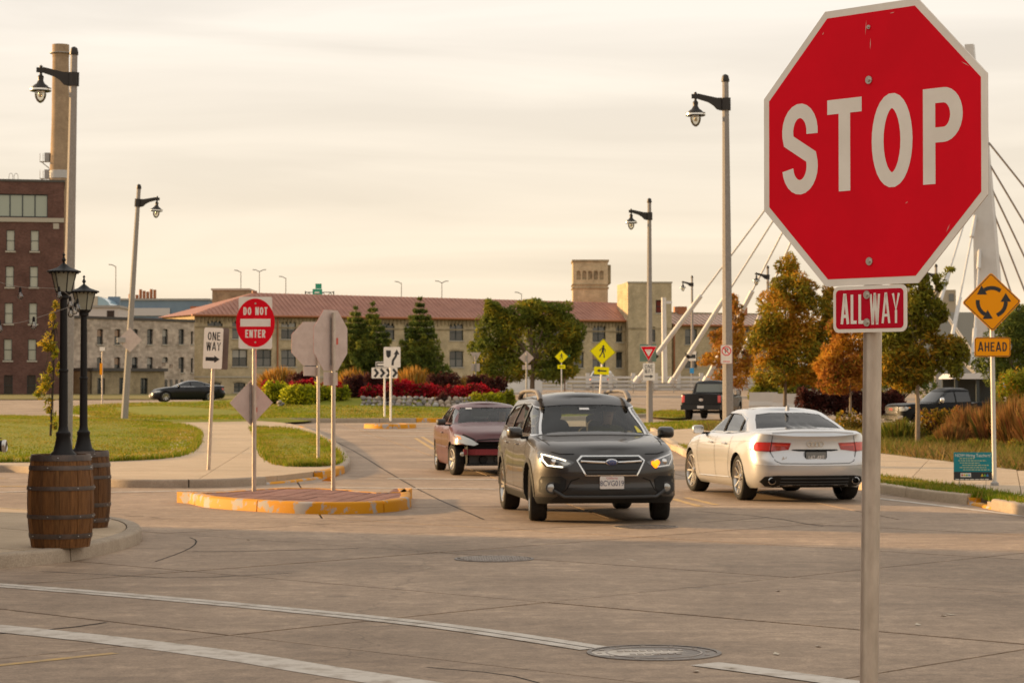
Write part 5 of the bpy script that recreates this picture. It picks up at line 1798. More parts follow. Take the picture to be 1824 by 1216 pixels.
for k in range(4):
    x = cr0 + (cr1 - cr0) * (0.16 + 0.2 * k)
    MB().box(x - 0.2, x + 0.2, -3.46, -3.39, 0.6, 2.3).build('window', PANES[(0, 1, 0, 0)[k]], cg)

# ---- red brown brick warehouse and chimney at the left edge
Yw = 245.0
xl, xr = X_at(-330, Yw), X_at(113, Yw)
t = thing('brick_warehouse', 'tall red brown brick warehouse cut by the left edge', 'building', (xr - (xr - xl) * math.cos(R(11.5)), Yw - (xr - xl) * math.sin(R(11.5)), 0), R(11.5))
Wd = xr - xl
zt = W(0, 325, Yw).z
holes = []
for cx_ in (20, 62, -60, -110, -190, -240):
    for (a, b_) in ((411, 448), (475, 512), (540, 577), (604, 642)):
        x = X_at(cx_ - (a - 411) * 0.02, Yw) - xl
        holes.append((x - 0.43, x + 0.43, W(0, b_, Yw).z, W(0, a, Yw).z))
for cx_ in (17, 57, -60):
    x = X_at(cx_, Yw) - xl
    holes.append((x - 0.45, x + 0.45, 0.5, W(0, 668, Yw).z))
x1b = X_at(84, Yw) - xl
x0b = X_at(-90, Yw) - xl
holes.append((x0b, x1b, W(0, 388, Yw).z, W(0, 347, Yw).z))
facade(t, Wd, -0.3, zt, holes, BRICK)
BLINDP = pane_mat('pane_cream', (0.42, 0.42, 0.33), 0.1)
for k, h in enumerate(holes[:-1]):
    window(t, *h, BLINDP if k < 24 else PANES[0], cols=1, lintel=None)
hb = holes[-1]
f = MB()
n = 8
for k in range(n + 1):
    x = hb[0] + (hb[1] - hb[0]) * k / n
    f.box(max(hb[0], x - 0.06), min(hb[1], x + 0.06), 0.15, 0.25, hb[2], hb[3])
f.box(hb[0], hb[1], 0.16, 0.24, hb[2], hb[2] + 0.12); f.box(hb[0], hb[1], 0.16, 0.24, hb[3] - 0.12, hb[3])
w_ = f.build('window', FRAME, t)
for k in range(n):
    MB().box(hb[0] + (hb[1] - hb[0]) * k / n + .06, hb[0] + (hb[1] - hb[0]) * (k + 1) / n - .06, 0.2, 0.22, hb[2], hb[3]).build('pane', PANEG, w_)
MB().box(hb[0] - 0.2, Wd, -0.12, 0, hb[2] - 0.5, hb[2] - 0.05).build('stone_band', SILL, t)
MB().box(0, Wd, 0.4, 14, -0.3, zt - 0.02).build('inner_wall', BRICK, t)
MB().box(-0.1, Wd + 0.1, -0.08, 14, zt, zt + 0.25).build('coping', M('dark_coping', (0, 0, 0)), t)
for px in (20, 29):
    x = X_at(px, Yw) - xl
    MB().tube([(x - 0.2, 0.5, zt), (x - 0.2, 0.5, zt + 0.7), (x - 0.1, 0.5, zt + 0.9), (x + 0.1, 0.5, zt + 0.9), (x + 0.2, 0.5, zt + 0.7), (x + 0.2, 0.5, zt)], 0.03, 6).build('vent_hoop', GALVD, t)
x = X_at(100, Yw) - xl
MB().box(x - 0.35, x + 0.25, -0.06, 0, W(0, 408, Yw).z, W(0, 398, Yw).z).build('stone_block', SILL, t)
Yc = 262.0
xc = X_at(106, Yc)
t = thing('chimney', 'tall round buff brick chimney rising behind the warehouse', 'chimney', (xc, Yc, 0))
zt = W(0, 80, Yc).z
CHB = brick_mat('buff_chimney_brick', (0.36, 0.25, 0.155), (0.42, 0.30, 0.19), (0.34, 0.25, 0.17), stain=0.3)
zb = W(0, 315, Yc).z
MB().lathe([(1.32, 0), (1.22, zb), (1.0, zt * 0.78), (0.93, zt - 1.4), (0.96, zt - 1.38), (0.96, zt)], 28).build('shaft', CHB, t, 40)
MB().lathe([(1.22, 0.0), (1.24, 0.02), (1.24, 0.10), (0.95, 0.12)], 28, (0, 0, W(0, 96, Yc).z)).build('gallery', GALVD, t)
MB().lathe([(1.26, W(0, 318, Yc).z), (1.26, W(0, 305, Yc).z), (1.18, W(0, 304, Yc).z)], 28).build('pale_band', M('pale_band', (0.5, 0.48, 0.45), 0.6), t, 40)
for py in (288, 318):
    z = W(0, py, Yc).z
    b = MB()
    b.box(-2.3, -1.0, -0.4, 0.4, z - 0.05, z)
    b.tube([(-2.2, 0, z), (-1.1, 0, z - 0.9)], 0.05, 5)
    b.box(-1.75, -1.2, -0.3, 0.3, z, z + 1.0)
    for xx in (-2.25, -1.9): b.tube([(xx, -0.35, z), (xx, -0.35, z + 0.9)], 0.03, 5)
    b.build('platform', GALVD, t)

# ---- far skyline: blue grey sheds
def far_box(name, label, px0, px1, py0, py1, Y, mat, depth=12, extra=None):
    a, b_ = W(px0, py1, Y), W(px1, py0, Y)
    t = thing(name, label, 'building', (a.x, Y, 0))
    MB().box(0, b_.x - a.x, 0, depth, 0, b_.z).build('wall', mat, t)
    MB().box(-0.2, b_.x - a.x + 0.2, -0.2, depth + 0.2, b_.z, b_.z + 0.35).build('roof_edge', GALVD, t)
    if extra: extra(t, b_.x - a.x, b_.z)
    return t
BLUE = M('blue_grey_cladding', (0.17, 0.23, 0.30), 0.6, c2=(0.20, 0.265, 0.33), scale=0.5)
BEIGE = M('beige_cladding', (0.42, 0.34, 0.24), 0.7)
PALE = M('pale_cladding', (0.56, 0.52, 0.50), 0.7)
GREY = M('grey_cladding', (0.33, 0.31, 0.28), 0.7)
def vents(t, wd, z):
    b = MB()
    for k in range(8):
        MB().tube([(wd * (0.2 + 0.035 * k), 3, z), (wd * (0.2 + 0.035 * k), 3, z + rnd.uniform(1.0, 2.2))], 0.28, 8).build('roof_vent', GUTTER, t)
    MB().box(0, wd * 0.62, -0.3, -0.05, z - 2.8, z - 1.4).build('window_band', PALE, t)
    MB().box(0, wd * 0.98, -0.5, -0.1, z - 6, z - 3.6).build('beige_band', BEIGE, t)
far_box('far_shed', 'long blue grey shed far behind the stone building', 190, 372, 535, 600, 420, BLUE, extra=vents)
def dome(t, wd, z):
    MB().box(wd * 0.78, wd * 0.92, -0.06, 0.0, z - 2.0, z - 0.4).build('dark_door', PANES[0], t)
t = far_box('white_block', 'small white rooftop block between the lantern posts and the blue shed', 118, 211, 548, 600, 330, PALE, extra=dome)
t = thing('glass_vault', 'blue glass barrel vault on the far roof behind the lantern posts', 'roof', (X_at(126, 345), 345, W(0, 548, 345).z))
wv = X_at(196, 345) - X_at(126, 345)
hv = W(0, 527, 345).z - t.location.z
pr = [(0, 0), (0, hv)] + [(wv * 0.55 + wv * 0.45 * math.sin(math.pi / 2 * k / 8), hv * math.cos(math.pi / 2 * k / 8)) for k in range(9)]
MB().prism(pr, 0, 8, 'xz').build('vault', M('sky_blue_glass', (0.28, 0.42, 0.50), 0.15, spec=0.8), t)
for k in (0.3, 0.62): MB().box(wv * k - 0.35, wv * k + 0.35, -0.1, 8.1, 0, hv * 0.98).build('rib', SILL, t)
MB().box(wv * 0.7, wv * 1.0, 8.1, 9, 0, hv * 1.12).build('rear_box', BLUE, t)

# grey silo tower at the right
t = thing('grain_elevator', 'grey concrete grain elevator with a small head house between the cables', 'building', (X_at(1640, 330), 330, 0))
Ye = 330
b = MB().box(0, X_at(1824, Ye) - X_at(1640, Ye), 0, 20, 0, W(0, 556, Ye).z)
b.build('main_block', GREY, t)
xa = X_at(1675, Ye) - X_at(1640, Ye); xb = X_at(1708, Ye) - X_at(1640, Ye)
MB().box(xa, xb, 2, 8, W(0, 556, Ye).z, W(0, 515, Ye).z).build('head_house', BEIGE, t)
MB().box(xa + (xb - xa) * 0.62, xb - 0.3, 1.9, 1.98, W(0, 535, Ye).z, W(0, 522, Ye).z).build('window', PANES[1], t)
for k in range(6):
    MB().box(k * 3.1 + 2, k * 3.1 + 2.25, -0.15, 0.0, 0, W(0, 557, Ye).z).build('pilaster', M('grey_light', (0.42, 0.40, 0.37), 0.7), t)

# skyline lamp standards and a green gantry sign
def mast(px, pyt, pyb, Y, arms, label):
    a, b_ = W(px, pyb, Y), W(px, pyt, Y)
    t = thing('motorway_light', label, 'street light', (a.x, Y, a.z - 4), 0, 'thin motorway lights on the skyline')
    h = b_.z - a.z + 4
    MB().tube([(0, 0, 0), (0, 0, h)], [0.11, 0.08], 6).build('pole', GALVD, t)
    for s in arms: MB().tube([(0, 0, h - 0.1), (s * 0.7, 0, h + 0.25), (s * 1.3, 0, h + 0.3)], 0.09, 5).build('arm', GALVD, t)
mast(206, 474, 560, 420, (-1,), 'thin motorway light left of the leaning lamp post')
mast(429, 484, 540, 440, (-1,), 'thin motorway light left of a twin armed one, over the mill roof')
mast(462, 483, 540, 440, (-1, 1), 'twin armed motorway light above the DO NOT ENTER sign')
mast(509, 495, 540, 440, (-1,), 'single armed motorway light next to the twin armed one')
mast(715, 504, 550, 440, (-1,), 'single armed motorway light right of the green gantry')
mast(787, 503, 550, 440, (-1, 1), 'twin armed motorway light over the long red roof')
mast(929, 523, 560, 440, (-1,), 'shortest motorway light, just clear of the red ridge')
a = W(544, 530, 430)
t = thing('gantry_sign', 'green motorway gantry sign above the mill roof', 'road sign', (a.x, 430, a.z - 3))
gw = X_at(594, 430) - a.x
b = MB()
for x in (0, gw): b.tube([(x, 0, 0), (x, 0, 4.2)], 0.12, 5)
for z in (3.0, 4.0): b.tube([(0, 0, z), (gw, 0, z)], 0.08, 5)
for k in range(8): b.tube([(gw * k / 8, 0, 3.0 + (k % 2)), (gw * (k + 1) / 8, 0, 3.0 + ((k + 1) % 2))], 0.06, 4)
b.build('truss', FRAME, t)
MB().box(gw * 0.26, gw * 0.60, -0.4, -0.3, 2.4, 4.6).build('green_panel', M('gantry_green', (0.03, 0.33, 0.20), 0.5), t)
MB().box(gw * 0.36, gw * 0.58, -0.4, -0.3, 4.65, 5.6).build('green_panel', MATS['gantry_green'], t)
MB().box(gw * 0.33, gw * 0.52, -0.43, -0.41, 3.0, 3.3).build('legend', SWHITE, t)
MB().box(gw * 0.33, gw * 0.50, -0.43, -0.41, 3.8, 4.1).build('legend', SWHITE, t)

# unseen brick building, added off the left edge to shade the near crossing
t = thing('shade_building', 'long unseen brick building added beyond the left edge to shade the crossing', 'building', (-34, 6.0, 0))
MB().box(0, 23, 0, 25, 0, 8.5).build('wall', BRICK, t)
MB().box(-0.2, 23.2, -0.2, 25.2, 8.5, 8.9).build('coping', SILL, t)

t = thing('unseen_row', 'unseen row of plain buildings added behind the viewer to darken car reflections', 'building', (-46, -62, 0))  # added out of view so the car paint reflects something dark
for k, (x0, x1, h_) in enumerate(((0, 19, 9.5), (19.05, 40, 12.0), (40.05, 62, 8.5), (62.05, 92, 10.5))):
    MB().box(x0, x1, 0, 12, -0.1, h_).build('row_block', (BRICK, CREAMD, BRICK, STONE)[k], t)
    for j in range(6):
        for z in (1.0, 5.0):
            xw = x0 + (x1 - x0) * (j + 0.5) / 6
            MB().box(xw - 0.9, xw + 0.9, 11.98, 12.08, z, z + 2.2).build('window', PANES[0], t)

# ================================================================= BRIDGE
BW = M('bridge_white', (0.62, 0.60, 0.57), 0.45, c2=(0.55, 0.53, 0.50), scale=0.8)
BC = M('bridge_concrete', (0.55, 0.50, 0.44), 0.7, c2=(0.48, 0.44, 0.39), scale=0.5)
br = thing('cable_bridge', 'white cable stayed bridge with tall pylon and slanting cables at the right', 'bridge', (0, 0, 0))
Yp = 185.0
base, top = W(1766, 705, Yp), W(1728, 80, Yp)
def sq(c_, r_, a, rd=1.0):
    return [(c_.x + r_ * math.cos(a + k * math.pi / 2), c_.y + r_ * rd * math.sin(a + k * math.pi / 2), c_.z) for k in range(4)]
vs_, fs = [], []
seg = [(705, 1766, 36), (560, 1762, 32), (430, 1756, 27), (300, 1750, 20), (200, 1744, 15.5), (118, 1738, 13)]
for k, (py, px, hw) in enumerate(seg):
    vs_ += sq(W(px, py, Yp), hw / FPX * Yp, R(25))
for k in range(len(seg) - 1):
    for j in range(4): fs.append((k * 4 + j, k * 4 + (j + 1) % 4, k * 4 + 4 + (j + 1) % 4, k * 4 + 4 + j))
fs += [(3, 2, 1, 0), tuple(len(vs_) - 4 + j for j in range(4))]
MB().add(vs_, fs).build('pylon', BW, br)
vs_ = sq(W(1731, 125, Yp + 0.3), 11 / FPX * Yp, R(25)) + sq(W(1727, 80, Yp + 0.3), 11 / FPX * Yp, R(25))
MB().add(vs_, [(0, 1, 5, 4), (1, 2, 6, 5), (2, 3, 7, 6), (3, 0, 4, 7), (4, 5, 6, 7), (0, 3, 2, 1)]).build('pylon_head', BW, br)
vs_, fs = [], []
seg2 = [(705, 1612, 24), (500, 1606, 21), (300, 1598, 17), (120, 1591, 13), (16, 1587, 11)]
for k, (py, px, hw) in enumerate(seg2): vs_ += sq(W(px, py, Yp - 6), hw / FPX * Yp, R(25))
for k in range(len(seg2) - 1):
    for j in range(4): fs.append((k * 4 + j, k * 4 + (j + 1) % 4, k * 4 + 4 + (j + 1) % 4, k * 4 + 4 + j))
fs += [(3, 2, 1, 0), tuple(len(vs_) - 4 + j for j in range(4))]
MB().add(vs_, fs).build('pylon', BW, br)
for (pxa, pya), (pxb, pyb), rr in (((1134, 679), (1589, 72), 1), ((1196, 681), (1588, 58), 1), ((1257, 679), (1588, 38), 1), ((1302, 676), (1587, 24), 1)):
    a, b_ = W(pxa, pya, 188), W(pxb, pyb, Yp - 6)
    MB().tube([a, b_], 0.085, 8, cap=False).build('cable', BW, br, 60)
    d = (b_ - a)
    sl_ = MB().tube([a, a + d * (0.26 if pxa < 1300 else 0.12)], 0.20, 10).build('cable_sleeve', BW, br, 60)
    MB().tube([a + d * 0.075, a + d * 0.083], 0.215, 10).build('sleeve_collar', LBLK, sl_, 60)
    MB().tube([a - d * 0.004, a + d * 0.012], 0.30, 10).build('anchor_boot', BW, sl_, 60)
for (pxa, pya), (pxb, pyb) in (((1672, 545), (1738, 330)), ((1696, 600), (1740, 375)), ((1732, 655), (1746, 432))):
    a, b_ = W(pxa, pya, 176), W(pxb, pyb, Yp)
    MB().tube([a, b_], 0.085, 8).build('cable', BW, br, 60)
    d = b_ - a
    for u0, u1 in ((0.0, 0.3), (0.78, 1.0)): MB().tube([a + d * u0, a + d * u1], 0.17, 8).build('cable_sleeve', BW, br, 60)
for pxb, pyb, pxa, pya in ((1762, 255, 1850, 365), (1764, 295, 1850, 440), (1766, 335, 1850, 510), (1770, 380, 1850, 580), (1774, 440, 1840, 640)):
    a, b_ = W(pxa, pya, 195), W(pxb, pyb, Yp)
    a = b_ + (a - b_) * ((b_.z - 1.2) / (b_.z - a.z))
    MB().tube([a, b_], 0.085, 8).build('cable', M('cable_grey', (0.36, 0.34, 0.34), 0.5), br, 60)
MB().tube([W(1668, 535, 186), W(1740, 640, 186)], 0.13, 8).build('strut', BW, br, 60)
MB().tube([W(1690, 620, 186), W(1740, 668, 186)], 0.13, 8).build('strut', BW, br, 60)
MB().tube([W(1184, 681, 190), W(1182, 530, 190)], [0.24, 0.2], 10).build('light_pole', BW, br, 60)
MB().box(W(1182, 540, 190).x, W(1197, 540, 190).x, 189.9, 190.1, W(1182, 541, 190).z, W(1182, 536, 190).z).build('light_arm', BW, br)
# parapet: end wall, rails and posts
e0, e1 = W(882, 692, 192), W(966, 690, 192)
zt = W(0, 668, 192).z
MB().prism([(e0.x, e0.z - 0.6), (e0.x, e0.z + 0.05), (W(948, 672, 192).x, zt), (e1.x, zt), (e1.x, e0.z - 0.6)], 191.7, 192.4, 'xz').build('end_wall', BW, br)
xe = W(1640, 690, 192).x
for py, r_ in ((672, 0.10), (679, 0.09), (686, 0.09), (692, 0.12)):
    a = W(966, py, 192)
    z0_ = a.z
    MB().box(e1.x, xe, 191.95, 192.15, z0_ - r_, z0_ + r_).build('rail', BW, br)
k = 0
x = e1.x
while x < xe:
    x += 1.9
    MB().box(x - 0.16, x + 0.16, 191.8, 192.3, W(0, 693, 192).z, zt + 0.18).build('rail_post', BW, br)
deck = MB().box(e0.x, 34, 184, 196, -0.2, 1.10).build('deck_edge', BC, br)
for py in (684, 691): MB().tube([W(1020, py, 180), W(1640, py - 2, 180)], 0.05, 6).build('guard_rail', GALVD, br)
for k in range(18):
    px = 1020 + 36 * k
    MB().tube([W(px, 683, 180), W(px, 702, 180)], 0.05, 6).build('guard_post', GALVD, br)
# little metal fence left of the end wall
t = thing('picket_fence', 'pale see-through metal fence leading up to the bridge end wall', 'fence', (W(840, 690, 198).x, 198, W(840, 700, 198).z))
wf = W(890, 690, 198).x - t.location.x
for z in (0.25, 1.1): MB().tube([(0, 0, z), (wf, 0, z)], 0.04, 5).build('rail', BW, t)
for k in range(13): MB().tube([(wf * k / 12, 0, 0), (wf * k / 12, 0, 1.3 if k % 4 else 1.55)], 0.03 if k % 4 else 0.06, 5).build('picket', BW, t)
# concrete barriers on the right
for i, (px, py, Y, lab) in enumerate(((1360, 724, 128, 'pale concrete barrier right of the black pickup'), (1402, 727, 126, 'concrete barrier in the middle, next to the slender trunk'), (1432, 729, 124, 'concrete barrier with an orange lamp on top'), (1268, 700, 150, 'cream concrete block beyond the black pickup cab'))):
    p = W(px, py, Y)
    t = thing('concrete_barrier', lab, 'barrier', (p.x, Y, p.z - 0.05), R(-14), 'concrete barriers')
    pr = [(-0.3, 0), (-0.3, 0.12), (-0.16, 0.35), (-0.1, 0.85), (0.1, 0.85), (0.16, 0.35), (0.3, 0.12), (0.3, 0)]
    MB().prism(pr, -0.78, 0.78, 'yz').build('barrier_body', BC if i != 3 else BEIGE, t)
t = thing('barricade_lamp', 'small orange lamp on top of a concrete barrier', 'lamp', (W(1411, 712, 125).x, 125, W(1411, 712, 125).z - 0.05))
MB().lathe([(0.06, -0.1), (0.06, 0.0), (0.10, 0.05), (0.10, 0.18), (0, 0.22)], 10).build('lens', SORANGE, t, 50)
t = thing('canopy', 'dark shelter with flat white roof behind the black sport truck', 'shelter', (X_at(1738, 150), 150, 0))
z0_ = W(0, 672, 150).z
MB().prism([(-1.6, z0_ - 0.1), (-1.2, z0_ + 0.25), (2.6, z0_ + 0.35), (2.6, z0_ - 0.1)], 0, 5, 'xz').build('roof', BW, t)
for x in (-1.2, 0.2, 1.6): MB().box(x - 0.1, x + 0.1, 0.3, 0.5, 0, z0_ - 0.1).build('post', FRAME, t)
MB().box(-1.3, 2.5, 4.6, 4.8, 0, z0_ - 0.1).build('rear_wall', FRAME, t)

# ================================================================= VEGETATION
BARK = M('bark', (0.13, 0.095, 0.065), 0.95, c2=(0.22, 0.165, 0.115), scale=8, stretch=(3, 3, 0.5))
BARKD = M('dark_bark', (0.05, 0.038, 0.03), 0.95)
BARKP = M('pale_bark', (0.30, 0.235, 0.17), 0.9, c2=(0.22, 0.17, 0.12), scale=8)
def leaf_cloud(name, blobs, size, mats, parent, wts=None, shell=0.55, asp=0.55, dirbias=None, up=0.0):
    """many small folded leaves spread through a set of ellipsoids (x,y,z,rx,ry,rz,n)"""
    P = []
    for (x, y, z, rx, ry, rz_, n) in blobs:
        d = nr.normal(size=(n, 3))
        d /= np.linalg.norm(d, axis=1)[:, None]
        r = nr.uniform(0, 1, n) ** (1 / 3.0)
        r = shell * (0.72 + 0.28 * r) + (1 - shell) * r
        r *= 1 + 0.16 * np.sin(d[:, 0] * 5 + x * 3) * np.cos(d[:, 2] * 6 + z) + nr.normal(0, 0.05, n)
        P.append(np.array([x, y, z]) + d * r[:, None] * np.array([rx, ry, rz_]))
    P = np.concatenate(P)
    # clump: pull points towards random twig centres
    k = len(P)
    tw = P[nr.integers(0, k, max(8, k // 14))]
    ti = nr.integers(0, len(tw), k)
    near = nr.uniform(0, 1, k) < 0.0
    P = np.where(near[:, None], tw[ti] + nr.normal(0, size * 1.5, (k, 3)), P)
    a = nr.normal(size=(k, 3)); a[:, 2] += up
    a /= np.linalg.norm(a, axis=1)[:, None]
    b = nr.normal(size=(k, 3))
    b -= (b * a).sum(1)[:, None] * a
    b /= np.linalg.norm(b, axis=1)[:, None]
    s = size * nr.uniform(0.6, 1.35, k)
    A_, B_ = a * s[:, None], b * (s * asp)[:, None]
    nrm = np.cross(a, b) * (s * 0.18)[:, None]
    V = np.stack([P - A_, P + B_ * 0.5 + nrm, P + A_, P - B_ * 0.5 + nrm], 1).reshape(-1, 3)
    F = np.arange(k * 4).reshape(-1, 4)
    me = bpy.data.meshes.new(name)
    me.vertices.add(k * 4)
    me.vertices.foreach_set('co', V.ravel())
    me.loops.add(k * 4)
    me.loops.foreach_set('vertex_index', F.ravel().astype(np.int32))
    me.polygons.add(k)
    me.polygons.foreach_set('loop_start', (np.arange(k) * 4).astype(np.int32))
    me.polygons.foreach_set('loop_total', np.full(k, 4, np.int32))
    for m in mats: me.materials.append(m)
    if wts is None: wts = [1] * len(mats)
    wts = np.array(wts, float) / sum(wts)
    # colour in patches as well as by chance
    pat = np.sin(P[:, 0] * 1.7 + 3 * np.sin(P[:, 2] * 1.1)) * 0.5 + 0.5
    u = np.clip(0.45 * pat + 0.55 * nr.uniform(0, 1, k), 0, 0.999)
    idx = np.searchsorted(np.cumsum(wts), u)
    me.polygons.foreach_set('material_index', np.clip(idx, 0, len(mats) - 1).astype(np.int32))
    me.update(calc_edges=True)
    me.validate()
    return obj(name, me, parent)

def limbs(base, tips, r0, n=6):
    b = MB()
    for tp in tips:
        p0, p1 = Vector(base), Vector(tp)
        mid = p0.lerp(p1, 0.5) + Vector((rnd.uniform(-.1, .1), rnd.uniform(-.1, .1), 0.12 * (p1 - p0).length))
        b.tube([p0, mid, p1], [r0, r0 * 0.6, r0 * 0.2], n)
    return b

LG = [leaf_mat('leaf_dark_green', (0.10, 0.135, 0.026)), leaf_mat('leaf_green', (0.18, 0.20, 0.03)), leaf_mat('leaf_olive', (0.30, 0.27, 0.03)), leaf_mat('leaf_yellow', (0.551, 0.364, 0.030))]
LO = [leaf_mat('leaf_brown_green', (0.20, 0.16, 0.022)), leaf_mat('leaf_ochre', (0.50, 0.27, 0.025)), leaf_mat('leaf_orange', (0.52, 0.235, 0.035)), leaf_mat('leaf_rust', (0.38, 0.145, 0.035))]
LY = [leaf_mat('leaf_lime', (0.442, 0.448, 0.020)), leaf_mat('leaf_lime_dark', (0.234, 0.266, 0.020)), leaf_mat('leaf_lime_bright', (0.650, 0.616, 0.030))]
LC = [leaf_mat('needle_dark', (0.085, 0.115, 0.026), 0.2), leaf_mat('needle_green', (0.17, 0.20, 0.035), 0.2), leaf_mat('needle_tip', (0.304, 0.288, 0.042), 0.2)]
LP = [leaf_mat('leaf_purple', (0.058, 0.020, 0.022)), leaf_mat('leaf_maroon', (0.124, 0.037, 0.030)), leaf_mat('leaf_plum', (0.078, 0.035, 0.028))]
LR = [leaf_mat('petal_red', (0.66, 0.02, 0.02)), leaf_mat('petal_crimson', (0.42, 0.008, 0.022)), leaf_mat('petal_pink', (0.62, 0.05, 0.075)), LP[0], LG[0]]

def tree(label, px, Y, pyb, blobs, mats, wts, size, trunk_r, name='tree', bark=BARK, zb=None, group='trees', asp=0.55, trunk_top=None, cat='tree', lean=0.0):
    """blobs: (px, py, half width px, half height px, count) read at depth Y"""
    z = W(px, pyb, Y).z if zb is None else zb
    t = thing(name, label, cat, (X_at(px, Y), Y, z), 0, group)
    k = Y / FPX
    bl, tips = [], []
    for (bx, by, hw, hh, n) in blobs:
        p = W(bx, by, Y) - t.location
        dy = rnd.uniform(-0.4, 0.4) * hw * k
        m_ = max(1, min(9, n // 60))
        bl.append((p.x, dy, p.z, hw * k * 0.9, hw * k * 0.85, hh * k * 0.9, n // 2))
        for _ in range(m_):      # leaf clumps with gaps between them
            a_, c_, q_ = rnd.uniform(0, 6.28), rnd.uniform(-1, 1), rnd.uniform(0.55, 0.95)
            s_ = math.sqrt(1 - c_ * c_)
            f_ = rnd.uniform(0.30, 0.46)
            bl.append((p.x + hw * k * q_ * s_ * math.cos(a_), dy + hw * k * q_ * s_ * math.sin(a_), p.z + hh * k * q_ * c_, hw * k * f_, hw * k * f_, hh * k * f_, int(n * 1.15 / m_)))
        tips.append((p.x, dy, p.z + hh * k * 0.3))
    leaf_cloud('crown', bl, size, mats, t, wts, asp=asp)
    zmin = min(tp[2] - 0.4 for tp in tips)
    zmax = max(b[2] for b in bl)
    fork = max(0.25, zmin + 0.15 * (zmax - zmin)) if trunk_top is None else trunk_top
    tk = MB().tube([(0, 0, -0.1), (lean * 0.5 + 0.02, 0, fork * 0.5), (lean, 0, fork)], [trunk_r * 1.25, trunk_r, trunk_r * 0.8], 10).build('trunk', bark, t, 60)
    limbs((lean, 0, fork - 0.05), tips, trunk_r * 0.7).build('limbs', bark, tk, 60)['kind'] = 'stuff'
    return t

# sapling at the left, sparse
tree('slender sapling with sparse yellow green leaves on the left lawn', 90, 70.0, 768,
     [(100, 545, 6, 12, 50), (94, 575, 9, 16, 80), (88, 607, 14, 18, 130), (97, 625, 8, 14, 80), (72, 612, 8, 6, 40), (90, 655, 5, 12, 30), (80, 680, 17, 20, 170), (104, 660, 5, 16, 40), (72, 700, 12, 12, 80), (86, 722, 9, 18, 90), (95, 748, 8, 16, 70)],
     [LG[2], LG[3], LG[1], LY[0]], (3, 3, 2, 2), 0.085, 0.03, bark=BARKD, zb=0.15, name='sapling', group=None, trunk_top=3.6, lean=0.12)
# conifers in the roundabout
def conifer(label, px, Y, pyt, pyb, hw, zb_py, n=2600, gap=0.0):
    z = W(px, zb_py, Y).z
    t = thing('spruce_tree', label, 'tree', (X_at(px, Y), Y, z), rnd.uniform(0, 6), 'conifers on the roundabout')
    k = Y / FPX
    H_ = W(px, pyt, Y).z - z
    zl = W(px, pyb, Y).z - z
    bl = []
    tiers = 13
    br_ = MB()
    for i in range(tiers):
        f = i / (tiers - 1)
        zz = zl + (H_ - zl) * (0.04 + 0.94 * f)
        rr = hw * k * (1 - f) ** 0.85 + 0.06
        m_ = max(3, int(9 * (1 - f) + 3))
        for j in range(m_):
            a = 2.4 * i + 2 * math.pi * j / m_ + rnd.uniform(-.25, .25)
            L_ = rr * rnd.uniform(0.72, 1.15)
            for q in (0.35, 0.68, 0.95):
                bl.append((math.cos(a) * L_ * q, math.sin(a) * L_ * q, zz - 0.10 * L_ * q + 0.12 * L_ * q * q, 0.20 * rr * (1.2 - q) + 0.09, 0.20 * rr * (1.2 - q) + 0.09, 0.10 * rr + 0.07, max(6, int(n * rr / (hw * k) / tiers / m_ / 1.6))))
            br_.tube([(0, 0, zz), (math.cos(a) * L_, math.sin(a) * L_, zz + 0.02)], [0.025, 0.006], 4)
    leaf_cloud('crown', bl, 0.15, LC, t, (3, 4, 3), shell=0.2, asp=0.4, up=0.3)
    tk = MB().tube([(0, 0, -0.1), (0, 0, H_ * 0.98)], [0.11, 0.01], 8).build('trunk', BARK, t, 60)
    br_.build('limbs', BARK, tk)['kind'] = 'stuff'
    return t
conifer('leftmost conifer on the roundabout, broad and bushy', 634, 138.0, 546, 680, 50, 692, 12000)
conifer('tallest conifer on the roundabout, right of the broad one', 664, 140.0, 538, 680, 54, 692, 14000)
conifer('lone conifer with drooping lower branches behind the keep right sign', 748, 137.0, 529, 672, 54, 698, 10000)
# round tree behind the roundabout
tree('broad round green tree in front of the cream mill', 948, 172.0, 694,
     [(945, 610, 70, 55, 2600), (890, 590, 40, 40, 1400), (870, 625, 32, 40, 1100), (1000, 590, 36, 42, 1400), (1010, 640, 28, 38, 900), (930, 560, 40, 28, 1300), (985, 560, 36, 24, 1100), (880, 555, 20, 20, 600), (900, 655, 48, 26, 1300), (975, 660, 50, 22, 1300), (945, 545, 22, 14, 400), (1020, 610, 20, 30, 600)],
     [LG[0], LG[1], LG[2], LG[3]], (3, 5, 3.5, 1.0), 0.19, 0.16, group=None)
# autumn trees on the right
tree('small orange tree left of the tall lamp pole with no parking sign', 1302, 140.0, 715,
     [(1312, 560, 14, 26, 450), (1308, 535, 9, 14, 160), (1296, 610, 34, 26, 900), (1270, 640, 26, 14, 450), (1320, 640, 26, 36, 700), (1300, 670, 40, 22, 800), (1318, 590, 12, 18, 250)],
     [LO[1], LO[2], LO[3], LO[0]], (3, 4, 2, 1.5), 0.14, 0.06, group='autumn trees at the right', lean=0.05)
tree('large orange and green tree behind the left edge of the stop sign', 1398, 112.0, 735,
     [(1405, 478, 20, 32, 800), (1412, 520, 40, 36, 1700), (1388, 560, 42, 42, 2000), (1445, 570, 48, 48, 2400), (1368, 610, 42, 42, 1900), (1420, 630, 54, 44, 2500), (1466, 620, 42, 46, 2000), (1380, 662, 48, 28, 1600), (1446, 668, 44, 22, 1300), (1480, 540, 24, 30, 900)],
     [LO[2], LO[1], LG[2], LO[0]], (2.2, 4, 3.0, 2.5), 0.125, 0.08, group='autumn trees at the right')
